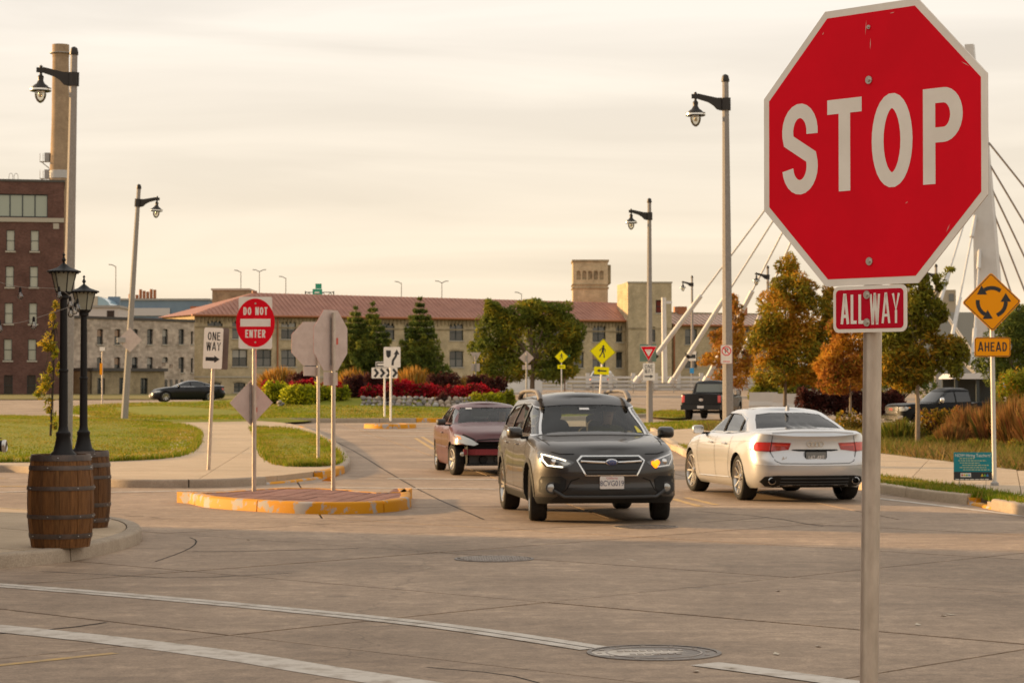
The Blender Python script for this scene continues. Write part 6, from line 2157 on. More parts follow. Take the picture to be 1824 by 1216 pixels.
tree('low rust coloured tree between the silver saloon and the steel post', 1514, 104.0, 742,
     [(1505, 640, 48, 44, 2200), (1476, 655, 32, 32, 1100), (1548, 645, 38, 44, 1700), (1520, 595, 40, 34, 1500), (1510, 682, 52, 18, 1200), (1560, 600, 24, 30, 700)],
     [LO[1], LO[2], LO[3], LG[2]], (2.5, 4, 3, 1), 0.12, 0.05, group='autumn trees at the right', bark=BARKP)
tree('roadside tree with green and gold leaves right of the steel post', 1634, 57.0, 800,
     [(1622, 520, 34, 40, 1500), (1610, 570, 44, 44, 2000), (1655, 560, 36, 40, 1500), (1590, 620, 36, 40, 1500), (1640, 620, 52, 46, 2400), (1690, 630, 34, 40, 1300), (1620, 665, 56, 26, 1800), (1690, 480, 12, 6, 70), (1675, 500, 14, 16, 160), (1640, 490, 16, 20, 260), (1585, 665, 24, 16, 400)],
     [LG[1], LG[2], LO[0], LO[1]], (2.4, 3.0, 2.6, 2.6), 0.075, 0.055, group='autumn trees at the right', bark=BARKP, zb=0.14, lean=-0.02)
tree('dark spreading pine at the right edge behind the orange signs', 1800, 120.0, 720,
     [(1790, 600, 34, 40, 1400), (1820, 590, 34, 44, 1400), (1760, 640, 30, 36, 1000), (1800, 650, 44, 30, 1500), (1850, 620, 40, 60, 1500), (1815, 560, 20, 20, 400)],
     [LC[0], LC[1], LG[0]], (3, 3, 2), 0.13, 0.1, group=None, asp=0.4, name='pine_tree')

def shrub(name, label, px0, px1, py0, py1, Y, mats, wts, n, size, group, cat='shrub', asp=0.6, blobs=5, stem=True):
    a, b_ = W(px0, py1, Y), W(px1, py0, Y)
    wd, ht = b_.x - a.x, b_.z - a.z
    t = thing(name, label, cat, ((a.x + b_.x) / 2, Y, a.z - 0.05), 0, group)
    bl = []
    for k in range(blobs):
        f = (k + 0.5) / blobs - 0.5
        bl.append((f * wd * 0.75, rnd.uniform(-.2, .2) * wd, ht * rnd.uniform(0.42, 0.56), wd * 0.27, wd * 0.27, ht * rnd.uniform(0.36, 0.46), n // (2 * blobs)))
        for _ in range(3):
            bl.append((f * wd * 0.85 + rnd.uniform(-.1, .1) * wd, rnd.uniform(-.3, .1) * wd, ht * rnd.uniform(0.35, 0.85), wd * 0.12, wd * 0.12, ht * rnd.uniform(0.16, 0.26), n // (5 * blobs)))
    leaf_cloud('foliage', bl, size, mats, t, wts, asp=asp, shell=0.7)
    if stem: limbs((0, 0, 0), [(q[0], q[1], q[2]) for q in bl], 0.03, 5).build('stems', BARKD, t)['kind'] = 'stuff'
    return t

GRS = [leaf_mat('plume_gold', (0.546, 0.263, 0.035)), leaf_mat('plume_tan', (0.520, 0.312, 0.090)), leaf_mat('plume_brown', (0.26, 0.12, 0.04)), leaf_mat('plume_green', (0.16, 0.14, 0.03))]
def tuft(label, px0, px1, py0, py1, Y, mats, n, wts, wd=0.02, group='ornamental grasses', name='ornamental_grass', droop=0.5):
    a, b_ = W(px0, py1, Y), W(px1, py0, Y)
    ww, ht = b_.x - a.x, b_.z - a.z
    t = thing(name, label, 'grass', ((a.x + b_.x) / 2, Y, a.z - 0.05), 0, group)
    th = nr.uniform(0, 6.28, n)
    r0 = nr.uniform(0, 1, n) ** 0.5
    bx, by = r0 * np.cos(th) * ww * 0.33, r0 * np.sin(th) * ww * 0.33
    h = ht * nr.uniform(0.4, 1.1, n) * (1.05 - 0.3 * r0 ** 2)
    ox, oy = np.cos(th) * ww * 0.36 * r0 * nr.uniform(0.0, 1.3, n), np.sin(th) * ww * 0.36 * r0 * nr.uniform(0.2, 1.2, n)
    pa = nr.uniform(0, 6.28, n)
    dx, dy = np.cos(pa) * wd, np.sin(pa) * wd
    V = np.zeros((n, 5, 3))
    V[:, 0] = np.stack([bx - dx, by - dy, np.zeros(n)], 1)
    V[:, 1] = np.stack([bx + dx, by + dy, np.zeros(n)], 1)
    V[:, 2] = np.stack([bx + ox * .5 + dx * 1.3, by + oy * .5 + dy * 1.3, h * 0.7], 1)
    V[:, 3] = np.stack([bx + ox, by + oy, h], 1)
    V[:, 4] = np.stack([bx + ox * .5 - dx * 1.3, by + oy * .5 - dy * 1.3, h * 0.7], 1)
    me = bpy.data.meshes.new('blades')
    me.from_pydata(V.reshape(-1, 3).tolist(), [], np.arange(n * 5).reshape(-1, 5).tolist())
    for m in mats: me.materials.append(m)
    w_ = np.array(wts, float) / sum(wts)
    me.polygons.foreach_set('material_index', nr.choice(len(mats), n, p=w_).astype(np.int32))
    me.update()
    obj('blades', me, t)
    return t

# ---- planted bed of the roundabout
tuft('golden grass clump behind the lime shrubs, under the DO NOT ENTER sign', 462, 532, 654, 706, 133, GRS, 1600, (5, 2, 1, 1), 0.03)
tuft('golden grass clump between the stop sign back and the tall conifer', 606, 652, 655, 705, 133, GRS, 1100, (4, 3, 1, 1), 0.03)
tuft('golden grass clump between the chevron board and the lone conifer', 708, 765, 652, 705, 134, GRS, 1300, (5, 3, 1, 1), 0.03)
tuft('pale dry grass clump right of the lone conifer', 812, 842, 668, 702, 134, GRS, 600, (1, 4, 2, 1), 0.03)
GP = 'purple barberry shrubs in the roundabout bed'
shrub('barberry_shrub', 'purple shrub above the lime shrubs, left part of the bed', 508, 562, 658, 704, 130, LP, (3, 3, 2), 1800, 0.11, GP)
shrub('barberry_shrub', 'dark purple shrub reaching down to the lawn right of the lime shrubs', 612, 652, 662, 722, 126, LP, (3, 2, 2), 2000, 0.11, GP)
shrub('barberry_shrub', 'purple shrub just left of the chevron board', 640, 690, 660, 706, 129, LP, (3, 3, 2), 1600, 0.11, GP)
shrub('barberry_shrub', 'purple shrub right of the lone conifer trunk', 760, 818, 661, 700, 130, LP, (3, 3, 2), 1800, 0.11, GP)
shrub('barberry_shrub', 'purple shrub under the pale yield sign back', 832, 868, 662, 700, 130, LP, (3, 3, 2), 1000, 0.11, GP)
shrub('barberry_shrub', 'purple shrub at the right end of the bed', 866, 902, 668, 708, 129, LP, (3, 3, 2), 1200, 0.11, GP)
shrub('barberry_shrub', 'small dark plant spilling over the stones behind the sign posts', 682, 698, 694, 724, 122, LP, (4, 2, 2), 500, 0.09, GP)
shrub('barberry_shrub', 'small dark plant spilling over the right half of the stones', 776, 802, 696, 724, 122, LP, (4, 2, 2), 600, 0.09, GP)
GL = 'lime green shrubs in the roundabout bed'
shrub('coleus_shrub', 'leftmost lime shrub of the bed', 466, 516, 678, 724, 124, LY, (3, 2, 2), 1500, 0.13, GL)
shrub('coleus_shrub', 'wide lime shrub left of the two steel sign posts', 502, 566, 684, 727, 123, LY, (3, 2, 3), 1900, 0.13, GL)
shrub('coleus_shrub', 'lime shrub directly behind the steel sign posts', 556, 600, 682, 724, 124, LY, (3, 2, 2), 1400, 0.13, GL)
shrub('coleus_shrub', 'lime shrub against the dark purple one', 592, 622, 686, 724, 123.5, LY, (2, 3, 1), 1000, 0.13, GL)
shrub('coleus_shrub', 'low green cushion shrub at the right end of the stones', 832, 898, 696, 730, 122, [LY[1], LY[0], LG[2]], (4, 2, 2), 2000, 0.10, GL)
shrub('coleus_shrub', 'green shrub at the far right tip of the bed', 888, 918, 692, 730, 123, [LG[1], LY[1], LG[2]], (3, 2, 2), 1100, 0.10, GL)
GF = 'red flowers in the roundabout bed'
for lab, x0, x1, y0, y1, n in (('patch of red flowers above the leftmost lime shrub', 466, 506, 676, 704, 700), ('patch of red flowers above the wide lime shrub', 516, 566, 672, 704, 1100),
                               ('patch of red flowers behind the steel sign posts', 560, 612, 676, 706, 900), ('crimson flowers over the left end of the stones', 642, 686, 682, 714, 1300),
                               ('tall crimson flower mass behind the keep right sign post', 688, 742, 674, 712, 2200), ('crimson flowers below the lone conifer', 730, 784, 680, 712, 1800),
                               ('crimson flowers above the right half of the stones', 776, 832, 684, 711, 1700), ('pinkish flowers left of the green cushion shrub', 820, 872, 682, 708, 1400), ('last small patch of red flowers at the right', 862, 892, 690, 712, 600)):
    shrub('flower_clump', lab, x0, x1, y0, y1, 125.5, LR, (4, 3.4, 1.6, 0.9, 0.9), n, 0.10, GF, 'flowers')

# ---- stone wall in front of the bed: every stone a piece
STM = [M('field_stone_%d' % k, c_, 0.9, c2=d_, scale=5) for k, (c_, d_) in enumerate((((0.26, 0.22, 0.19), (0.36, 0.31, 0.26)), ((0.17, 0.155, 0.15), (0.26, 0.24, 0.22)), ((0.34, 0.26, 0.20), (0.42, 0.34, 0.27)), ((0.38, 0.36, 0.34), (0.46, 0.43, 0.40))))]
sw_ = thing('stone_wall', 'low dry wall of rounded field stones edging the flower bed', 'wall', (W(740, 725, 121.5).x, 121.5, elev(-5, 121.5) + mound(-5, 121.5) - 0.10))
smesh = []
for k in range(7):
    bm = bmesh.new()
    bmesh.ops.create_icosphere(bm, subdivisions=2, radius=1.0)
    for v in bm.verts:
        d = v.co.normalized()
        v.co = d * (1 + 0.20 * math.sin(d.x * 3 + k) * math.cos(d.z * 3 - k) + rnd.uniform(-0.07, 0.07))
    me = bpy.data.meshes.new('stone')
    bm.to_mesh(me); bm.free()
    me.polygons.foreach_set('use_smooth', [True] * len(me.polygons))
    me.materials.append(STM[k % 4])
    smesh.append(me)
x = -3.2
for row in range(3):
    x = W(640, 0, 121.5).x - sw_.location.x + rnd.uniform(0, 0.2)
    xe_ = W(846 - row * 4, 0, 121.5).x - sw_.location.x
    while x < xe_:
        s = rnd.uniform(0.10, 0.20) * (1.1 if row == 0 else 0.9)
        o = obj('stone', smesh[rnd.randrange(7)], sw_, (x + s, 0.22 * row + rnd.uniform(-.05, .05), 0.10 + row * 0.19 + rnd.uniform(-.03, .03)))
        o.scale = (s * rnd.uniform(0.9, 1.25), s, s * rnd.uniform(0.7, 0.95))
        o.rotation_euler = (rnd.uniform(0, 6), rnd.uniform(-.3, .3), rnd.uniform(0, 6))
        x += s * 1.95
# pale stones between the lime shrubs
for k in range(7):
    o = obj('stone', smesh[rnd.randrange(7)], sw_, (W(498 + rnd.uniform(0, 12), 0, 122).x - sw_.location.x, rnd.uniform(-.3, .2), rnd.uniform(0.05, 0.35)))
    o.scale = (0.12, 0.12, 0.1)

# ---- right side undergrowth
GH = 'dark barberry hedge at the right'
for lab, x0, x1 in (('dark purple hedge plant nearest the concrete barriers', 1418, 1470), ('dark purple hedge plant left of the low rust tree trunk', 1462, 1520), ('dark purple hedge plant right of the low rust tree trunk', 1512, 1572), ('dark purple hedge plant behind the steel post', 1562, 1610)):
    shrub('hedge_plant', lab, x0, x1, 690, 742, 116, LP, (2, 4, 3), 2200, 0.11, GH)
GB = 'bushes at the right'
shrub('bush', 'bright green bush right of the tall lamp pole, over the barriers', 1335, 1392, 672, 724, 135, [LG[1], LG[2], LY[1]], (3, 3, 2), 1900, 0.13, GB)
shrub('bush', 'dark green bushes behind the large orange tree', 1392, 1450, 660, 720, 132, [LG[0], LG[1], LG[2]], (3, 3, 1), 1800, 0.14, GB)
shrub('bush', 'dark bushes behind the low rust tree', 1450, 1560, 640, 710, 142, [LG[0], LG[1], LO[0]], (3, 2, 2), 2400, 0.15, GB)
shrub('bush', 'shadowy bushes behind the steel post and the sport truck', 1552, 1660, 636, 712, 138, [LG[0], LG[1], LO[0]], (3, 2, 2), 2400, 0.15, GB)
shrub('bush', 'rusty bush right of the silver saloon', 1488, 1560, 728, 812, 72, [LO[3], LO[1], LO[0], LG[1]], (3, 2, 3, 1), 2800, 0.07, GB)
shrub('bush', 'rusty brown bush left of the tall tan grasses', 1640, 1716, 722, 800, 60, [LO[3], LO[0], LO[1], LP[1]], (3, 3, 1.5, 1), 2800, 0.06, GB)
shrub('bush', 'yellowish bush at the right edge above the tan grasses', 1776, 1850, 652, 730, 90, [LG[2], LY[1], LO[1]], (3, 2, 1), 2600, 0.09, GB)
GT = 'tall tan grasses at the right'
TG = [leaf_mat('tan_plume', (0.468, 0.250, 0.085)), leaf_mat('tan_stem', (0.351, 0.188, 0.055)), leaf_mat('tan_red', (0.325, 0.125, 0.050)), leaf_mat('tan_green', (0.15, 0.14, 0.03))]
for lab, x0, x1, y0, y1, Y in (('tan grass clump left of the orange sign post', 1690, 1760, 722, 806, 57), ('tan grass clump directly behind the orange sign post', 1735, 1805, 712, 810, 56), ('tan grass clump right of the orange sign post', 1775, 1850, 704, 815, 55), ('tan grass clump cut by the right edge', 1815, 1890, 706, 820, 54), ('low tan grass clump in front of the rusty bush', 1668, 1722, 750, 812, 56)):
    tuft(lab, x0, x1, y0, y1, Y, TG, 2600, (4, 3, 2, 2), 0.008, GT, 'tall_grass')
GW = [leaf_mat('weed_green', (0.15, 0.18, 0.025)), leaf_mat('weed_yellow', (0.26, 0.22, 0.03)), leaf_mat('weed_brown', (0.20, 0.12, 0.04))]
for lab, x0, x1, y0, y1, Y in (('weeds at the foot of the roadside tree', 1560, 1650, 745, 810, 60), ('weeds right of the roadside tree trunk', 1640, 1720, 770, 818, 56), ('weeds below the tall tan grasses', 1700, 1800, 780, 826, 53), ('weeds at the right edge behind the footpath', 1790, 1880, 790, 834, 50)):
    tuft(lab, x0, x1, y0, y1, Y, GW, 2400, (4, 2, 1), 0.012, 'weeds behind the right footpath', 'weed_patch')

WB = [leaf_mat('wild_green', (0.17, 0.20, 0.02)), leaf_mat('wild_yellow', (0.33, 0.27, 0.03)), leaf_mat('wild_rust', (0.24, 0.11, 0.03)), LG[1]]
for lab, x0, x1, y0, y1, Y, n in (('leafy wild plants just right of the steel post', 1562, 1618, 742, 812, 62, 2200), ('leafy wild plants around the roadside trunk', 1608, 1672, 752, 814, 61, 2200), ('leafy wild plants below the rusty bush', 1660, 1730, 768, 820, 57, 2200), ('leafy wild plants below the tan grasses', 1722, 1800, 776, 826, 54, 2200), ('leafy wild plants at the right edge of the footpath', 1792, 1860, 778, 832, 52, 2000), ('leafy wild plants behind the silver saloon boot', 1500, 1566, 760, 814, 64, 1800)):
    shrub('wild_plant', lab, x0, x1, y0, y1, Y, WB, (4, 2.5, 1.5, 2), n, 0.055, 'wild plants behind the right footpath', 'plant', asp=0.35)

# ================================================================= VEHICLES
TYRE = M('tyre_rubber', (0.018, 0.017, 0.016), 0.85, c2=(0.03, 0.028, 0.026), scale=20)
PLAST = M('black_plastic', (0.018, 0.018, 0.018), 0.6)
PLASTG = M('dark_plastic', (0.035, 0.034, 0.033), 0.55)
CHROME = M('chrome', (0.72, 0.70, 0.68), 0.12, 1.0)
ALLOY = M('alloy', (0.55, 0.52, 0.48), 0.28, 0.9)
ALLOYD = M('alloy_dark', (0.10, 0.095, 0.09), 0.4, 0.7)
LENS = M('clear_lens', (0.42, 0.42, 0.40), 0.08, 0.55, spec=0.8)
LENSD = M('dark_lens', (0.07, 0.07, 0.07), 0.08, 0.3, spec=0.8, coat=1.0)
LENSR = M('red_lens', (0.34, 0.008, 0.008), 0.12, coat=1.0)
LENSRB = M('red_lens_bright', (0.60, 0.03, 0.02), 0.12, coat=1.0)
LENSA = M('amber_lens', (0.75, 0.28, 0.02), 0.15, coat=1.0)
SEAM = M('panel_gap', (0.008, 0.008, 0.008), 0.9)
INTER = M('cabin_trim', (0.17, 0.155, 0.135), 0.9)
GLASSF = glass_mat('windscreen_glass', (0.86, 0.90, 0.85), -0.015)
GLASSS = glass_mat('side_glass', (0.62, 0.66, 0.60), 0.14)
GLASSD = M('dark_glass', (0.012, 0.013, 0.014), 0.05, spec=0.9)
SEAT = M('seat_cloth', (0.09, 0.08, 0.07), 0.9)
PLATEW = M('plate_white', (0.72, 0.68, 0.64), 0.5)
PLATET = M('plate_text', (0.03, 0.04, 0.10), 0.6)

def tab(T):
    xs, ys = np.array([a for a, _ in T], float), np.array([b for _, b in T], float)
    o_ = np.argsort(xs)
    xs, ys = xs[o_], ys[o_]
    # smooth: sample linear table and blur a little
    def f(x, xs=xs, ys=ys): return float(np.interp(x, xs, ys))
    return f
def stab(T, blur):
    f = tab(T)
    def g(x): return sum(f(x + d * blur) * w_ for d, w_ in ((-1, .1), (-.66, .15), (-.33, .18), (0, .14), (.33, .18), (.66, .15), (1, .1)))
    return g

def half_outline(xf, xr, wd, Lf, nf, Lr, nr_, nF, nS, nR, plan):
    P = []
    for i in range(nF):
        th = math.pi / 2 * i / nF
        P.append((xf - Lf + Lf * max(0, math.cos(th)) ** (2 / nf), wd * math.sin(th) ** (2 / nf)))
    for i in range(nS + 1):
        P.append((xf - Lf + (xr + Lr - (xf - Lf)) * i / nS, wd))
    for i in range(1, nR + 1):
        th = math.pi / 2 * i / nR
        P.append((xr + Lr - Lr * math.sin(th) ** (2 / nr_), wd * max(0, math.cos(th)) ** (2 / nr_)))
    return [(x, y * plan(x)) for x, y in P]

def loft(levels, top_m, crown, bot_flat=True):
    """levels: list of half outlines [(x,y,z)...] from bottom to top; mirrored, capped"""
    b = MB()
    n = len(levels[0])
    full = []
    for L_ in levels:
        full.append([Vector(p) for p in L_] + [Vector((p[0], -p[1], p[2])) for p in reversed(L_[1:-1])])
    m_ = len(full[0])
    vs_ = [p for r in full for p in r]
    fs = []
    for k in range(len(full) - 1):
        for i in range(m_):
            fs.append((k * m_ + i, k * m_ + (i + 1) % m_, (k + 1) * m_ + (i + 1) % m_, (k + 1) * m_ + i))
    b.add(vs_, fs)
    for L_, M_, cr_, flip in ((levels[-1], top_m, crown, False), (levels[0], 4, 0.0, True)):
        g = []
        for p in L_:
            row = []
            for j in range(M_ + 1):
                u = 1 - 2 * j / M_
                zz = p[2] + cr_ * (1 - u * u) * min(1.0, abs(p[1]) / 0.5)
                row.append((p[0], p[1] * u, zz))
            g.append(row)
        vs_ = [q for r in g for q in r]
        fs = []
        for i in range(n - 1):
            for j in range(M_):
                q = (i * (M_ + 1) + j, i * (M_ + 1) + j + 1, (i + 1) * (M_ + 1) + j + 1, (i + 1) * (M_ + 1) + j)
                fs.append(q if flip else q[::-1])
        b.add(vs_, fs)
    return b

def to_mesh(b, mats, mi=None):
    me = b.mesh('shape', mats)
    bm = bmesh.new(); bm.from_mesh(me)
    bmesh.ops.remove_doubles(bm, verts=bm.verts, dist=0.0004)
    bmesh.ops.dissolve_degenerate(bm, edges=bm.edges, dist=0.0002)
    # drop zero-area and doubled faces left where the caps pinch
    bmesh.ops.recalc_face_normals(bm, faces=bm.faces)
    if mi is not None:
        for f in bm.faces: f.material_index = mi
    bm.to_mesh(me); bm.free()
    return me

def boolean(me, cutters):
    """cutters: list of (mesh, operation)"""
    o = bpy.data.objects.new('work', me)
    col.objects.link(o)
    tmp = []
    for cm, op in cutters:
        c_ = bpy.data.objects.new('cut', cm)
        col.objects.link(c_)
        tmp.append(c_)
        md = o.modifiers.new('b', 'BOOLEAN')
        md.operation = op
        md.solver = 'EXACT'
        md.object = c_
        md.material_mode = 'INDEX'
    dg = bpy.context.evaluated_depsgraph_get()
    res = bpy.data.meshes.new_from_object(o.evaluated_get(dg))
    bpy.data.objects.remove(o)
    for c_ in tmp: bpy.data.objects.remove(c_)
    return res

class Car:
    def __init__(s, name, label, loc, head, S, group='vehicles at the crossing', lod=1.0, cat='car'):
        s.S = S
        s.t = thing(name, label, cat, loc, R(head), group)
        paint = S['paint']
        zt, zb = stab(S['zt'], S.get('blur', 0.12)), stab(S['zb'], 0.2)
        wt, xf, xr = tab(S['wt']), tab(S['xf']), tab(S['xr'])
        plan = stab(S.get('plan', [(-3, 1), (3, 1)]), 0.2)
        s.zt = zt
        nF, nS, nR = int(12 * lod), int(34 * lod), int(12 * lod)
        levels = []
        ts = S.get('ts', [0, .05, .12, .2, .28, .36, .44, .52, .6, .68, .76, .84, .91, .96, 1.0])
        for t_ in ts:
            ho = half_outline(S['F'] + xf(t_), S['B'] + xr(t_), wt(t_), S['Lf'], S['nf'], S['Lr'], S['nr'], nF, nS, nR, plan)
            lv = []
            for x, y in ho:
                z = zb(x) + (zt(x) - zb(x)) * t_
                if S.get('flare') and y > 0.3:
                    for xa in S['axles']:
                        d = math.hypot(x - xa, z - S['wr'])
                        y += S['flare'] * math.exp(-((d - S['wr'] * 1.12) / 0.09) ** 2) * (1 if t_ < 0.9 else 0.3)
                lv.append((x, y, z))
            levels.append(lv)
        low = to_mesh(loft(levels, 8, S.get('crown', 0.04)), [paint, PLAST, INTER])
        gf, gr, gw, zr = tab(S['gf']), tab(S['gr']), tab(S['gw']), stab(S['zr'], 0.15)
        def house(dx, dw, dz, z_low=None):
            lv = []
            for t_ in ((-1,) if z_low is not None else ()) + (0, .12, .25, .4, .55, .7, .82, .9, .96, 1.0):
                q = max(t_, 0)
                ho = half_outline(gf(q) - dx, gr(q) + dx, gw(q) - dw, S.get('Lg', 0.32), 2.4, S.get('Lgr', 0.3), 2.6, nF, int(14 * lod), nR, lambda x: 1.0)
                row = []
                for x, y in ho:
                    z0 = zt(x) - 0.05
                    z = z0 + (zr(x) - dz - z0) * q
                    if t_ < 0: z = z_low
                    row.append((x, y, z))
                lv.append(row)
            return lv
        top = to_mesh(loft(house(0, 0, 0), 8, S.get('rcrown', 0.05)), [paint, PLAST])
        un = boolean(low, [(top, 'UNION')])
        bm = bmesh.new(); bm.from_mesh(un)
        bmesh.ops.triangulate(bm, faces=bm.faces)
        s.bvh = BVHTree.FromBMesh(bm)
        bm.free()
        cuts = []
        if S.get('hollow'):
            cav = to_mesh(loft(house(0.07, 0.055, 0.045, z_low=0.42), 4, 0.04), [paint, PLAST, INTER], 2)
            cuts.append((cav, 'DIFFERENCE'))
        ar = MB()
        for xa in S['axles']:
            for sd in (1, -1):
                w0 = S['W'] - 0.34
                ar.lathe([(0, sd * w0), (S['ar'], sd * w0), (S['ar'], sd * (S['W'] + 0.3)), (0, sd * (S['W'] + 0.3))], 36, (xa, 0, S['wr'] + S.get('adz', 0.0)), axis='y')
                ar.box(xa - S['ar'] * 0.985, xa + S['ar'] * 0.985, min(sd * w0, sd * (S['W'] + .3)) + 0.002, max(sd * w0, sd * (S['W'] + .3)) - 0.002, -0.3, S['wr'] * 0.6)
        # arch: cylinder only (the box below would overlap it)
        ar2 = MB()
        for xa in S['axles']:
            for sd in (1, -1):
                w0 = S['W'] - 0.34
                pr = [(xa + S['ar'] * math.cos(R(a)), S['wr'] + S.get('adz', 0.0) + S['ar'] * math.sin(R(a))) for a in range(-12, 193, 6)]
                pr = pr + [(xa - S['ar'] * 0.98, -0.3), (xa + S['ar'] * 0.98, -0.3)]
                ar2.prism(pr, min(sd * w0, sd * (S['W'] + .3)), max(sd * w0, sd * (S['W'] + .3)), 'xz')
        cuts.append((to_mesh(ar2, [paint, PLAST], 1), 'DIFFERENCE'))
        if S.get('side_win') and S.get('hollow'):
            c_ = MB()
            for poly in S['side_win']: c_.prism(poly, -1.4, 1.4, 'xz')
            cuts.append((to_mesh(c_, [paint, PLAST], 1), 'DIFFERENCE'))
        if S.get('hollow'):
            c_ = MB()
            c_.prism(S['wind'], S['wx'][0], S['wx'][1], 'yz')
            c_.prism(S['rear'], S['rx'][0], S['rx'][1], 'yz')
            cuts.append((to_mesh(c_, [paint, PLAST], 1), 'DIFFERENCE'))
        for bx_ in S.get('boxes', []):
            cuts.append((to_mesh(MB().box(*bx_), [paint, PLAST], 1), 'DIFFERENCE'))
        me = boolean(un, cuts)
        # underside and cladding in black
        cl = S.get('clad')
        for p in me.polygons:
            if p.material_index != 2 and p.normal.z < -0.75 and p.center.z < 0.45: p.material_index = 1
            if cl and p.material_index != 2 and cl(p.center): p.material_index = 1
        me.polygons.foreach_set('use_smooth', [True] * len(me.polygons))
        me.set_sharp_from_angle(angle=R(32))
        me.name = 'body'
        s.body = obj('body', me, s.t)
        if S.get('hollow'):
            s.panel('windscreen', S['wind'], 'F', GLASSF, off=-0.012, grow=0.012)
            s.panel('rear_window', S['rear'], 'B', S.get('rglass', GLASSF), off=-0.012, grow=0.012)
            for poly in S['side_win']:
                for ax in 'LR': s.panel('side_window', poly, ax, GLASSS, off=-0.012, grow=0.01)
        else:
            s.panel('windscreen', S['wind'], 'F', GLASSD, off=0.004)
            s.panel('rear_window', S['rear'], 'B', S.get('rglass', GLASSD), off=0.004)
            for poly in S['side_win']:
                for ax in 'LR': s.panel('side_window', poly, ax, GLASSD, off=0.004)
        for xa in S['axles']:
            for sd in (1, -1): s.wheel(xa, sd)

    def ray(s, u, v, ax):
        if ax == 'F': o, d = Vector((6, u, v)), Vector((-1, 0, 0))
        elif ax == 'B': o, d = Vector((-6, u, v)), Vector((1, 0, 0))
        elif ax == 'L': o, d = Vector((u, 4, v)), Vector((0, -1, 0))
        elif ax == 'R': o, d = Vector((u, -4, v)), Vector((0, 1, 0))
        else: o, d = Vector((u, v, 5)), Vector((0, 0, -1))
        h, n, i, dist = s.bvh.ray_cast(o, d)
        if h is None:
            h, n, i, dist = s.bvh.find_nearest(o + d * (5 if ax in 'FB' else 3.2))
        return h, d

    def panel(s, name, poly, ax, mat, off=0.004, th=0.0, sub=0.07, parent=None, grow=0.0, mir=False, smooth=60):
        if mir: poly = [(-p[0], p[1]) for p in poly]
        if grow:
            cx_, cz_ = sum(p[0] for p in poly) / len(poly), sum(p[1] for p in poly) / len(poly)
            poly = [(p[0] + grow * (1 if p[0] > cx_ else -1), p[1] + grow * (1 if p[1] > cz_ else -1)) for p in poly]
        bm = bmesh.new()
        vs_ = [bm.verts.new((p[0], p[1], 0)) for p in poly]
        bm.faces.new(vs_)
        bmesh.ops.triangulate(bm, faces=bm.faces)
        for _ in range(5):
            E_ = [e for e in bm.edges if e.calc_length() > sub]
            if not E_: break
            bmesh.ops.subdivide_edges(bm, edges=E_, cuts=1)
            bmesh.ops.triangulate(bm, faces=bm.faces)
        for v in bm.verts:
            h, d = s.ray(v.co.x, v.co.y, ax)
            v.co = h - d * off
        bmesh.ops.recalc_face_normals(bm, faces=bm.faces)
        bm.normal_update()
        if sum((f.normal.dot(d) * f.calc_area() for f in bm.faces), 0.0) > 0:
            bmesh.ops.reverse_faces(bm, faces=bm.faces)
        if th: bmesh.ops.solidify(bm, geom=bm.faces[:], thickness=th)
        me = bpy.data.meshes.new(name)
        bm.to_mesh(me); bm.free()
        me.materials.append(mat)
        me.polygons.foreach_set('use_smooth', [True] * len(me.polygons))
        if th: me.set_sharp_from_angle(angle=R(smooth))
        return obj(name, me, parent or s.t)

    def line(s, name, pts, ax, mat, wd=0.012, off=0.003, parent=None, closed=False, tube=None):
        P = resample([Vector(p) for p in pts] + ([Vector(pts[0])] if closed else []), 0.05)
        Q = []
        for p in P:
            h, d = s.ray(p.x, p.y, ax)
            Q.append(h - d * off)
        if tube:
            return MB().tube(Q, tube, 6).build(name, mat, parent or s.t, 60)
        b = MB()
        vs_, fs = [], []
        for i, p in enumerate(P):
            t_ = (P[min(i + 1, len(P) - 1)] - P[max(i - 1, 0)]).normalized()
            n_ = Vector((-t_.y, t_.x)) * wd / 2
            for q in (p + n_, p - n_):
                h, d = s.ray(q.x, q.y, ax)
                vs_.append(h - d * off)
        for i in range(len(P) - 1): fs.append((2 * i, 2 * i + 1, 2 * i + 3, 2 * i + 2))
        return b.add(vs_, fs).build(name, mat, parent or s.t)

    def wheel(s, xa, sd):
        S = s.S
        r, tw, rr = S['wr'], S.get('tw', 0.22), S['wr'] * S.get('rimk', 0.68)
        key = 'wheel_%s' % s.t.name
        w0 = tw / 2
        t_ = MB().lathe([(rr, -w0 * 0.9), (rr + 0.02, -w0), (r - 0.03, -w0), (r - 0.008, -w0 * 0.85), (r, -w0 * 0.6), (r, w0 * 0.6), (r - 0.008, w0 * 0.85), (r - 0.03, w0), (rr + 0.02, w0), (rr, w0 * 0.9)], 40, axis='y', cap=False)
        g = MB()
        o = t_.build('wheel', TYRE, s.t, 40)
        y = S['W'] * S.get('trk', 1.0) - w0 - 0.012
        o.location = (xa, sd * y, r)
        if sd < 0: o.rotation_euler.z = math.pi
        if xa == max(S['axles']): o.rotation_euler.z += R(S.get('steer', 0))
        b = MB()
        b.lathe([(rr, w0 * 0.93), (rr - 0.012, w0 * 0.95), (rr - 0.025, w0 * 0.7), (rr - 0.03, -w0 * 0.3)], 40, axis='y', cap=False)
        n = S.get('spokes', 5)
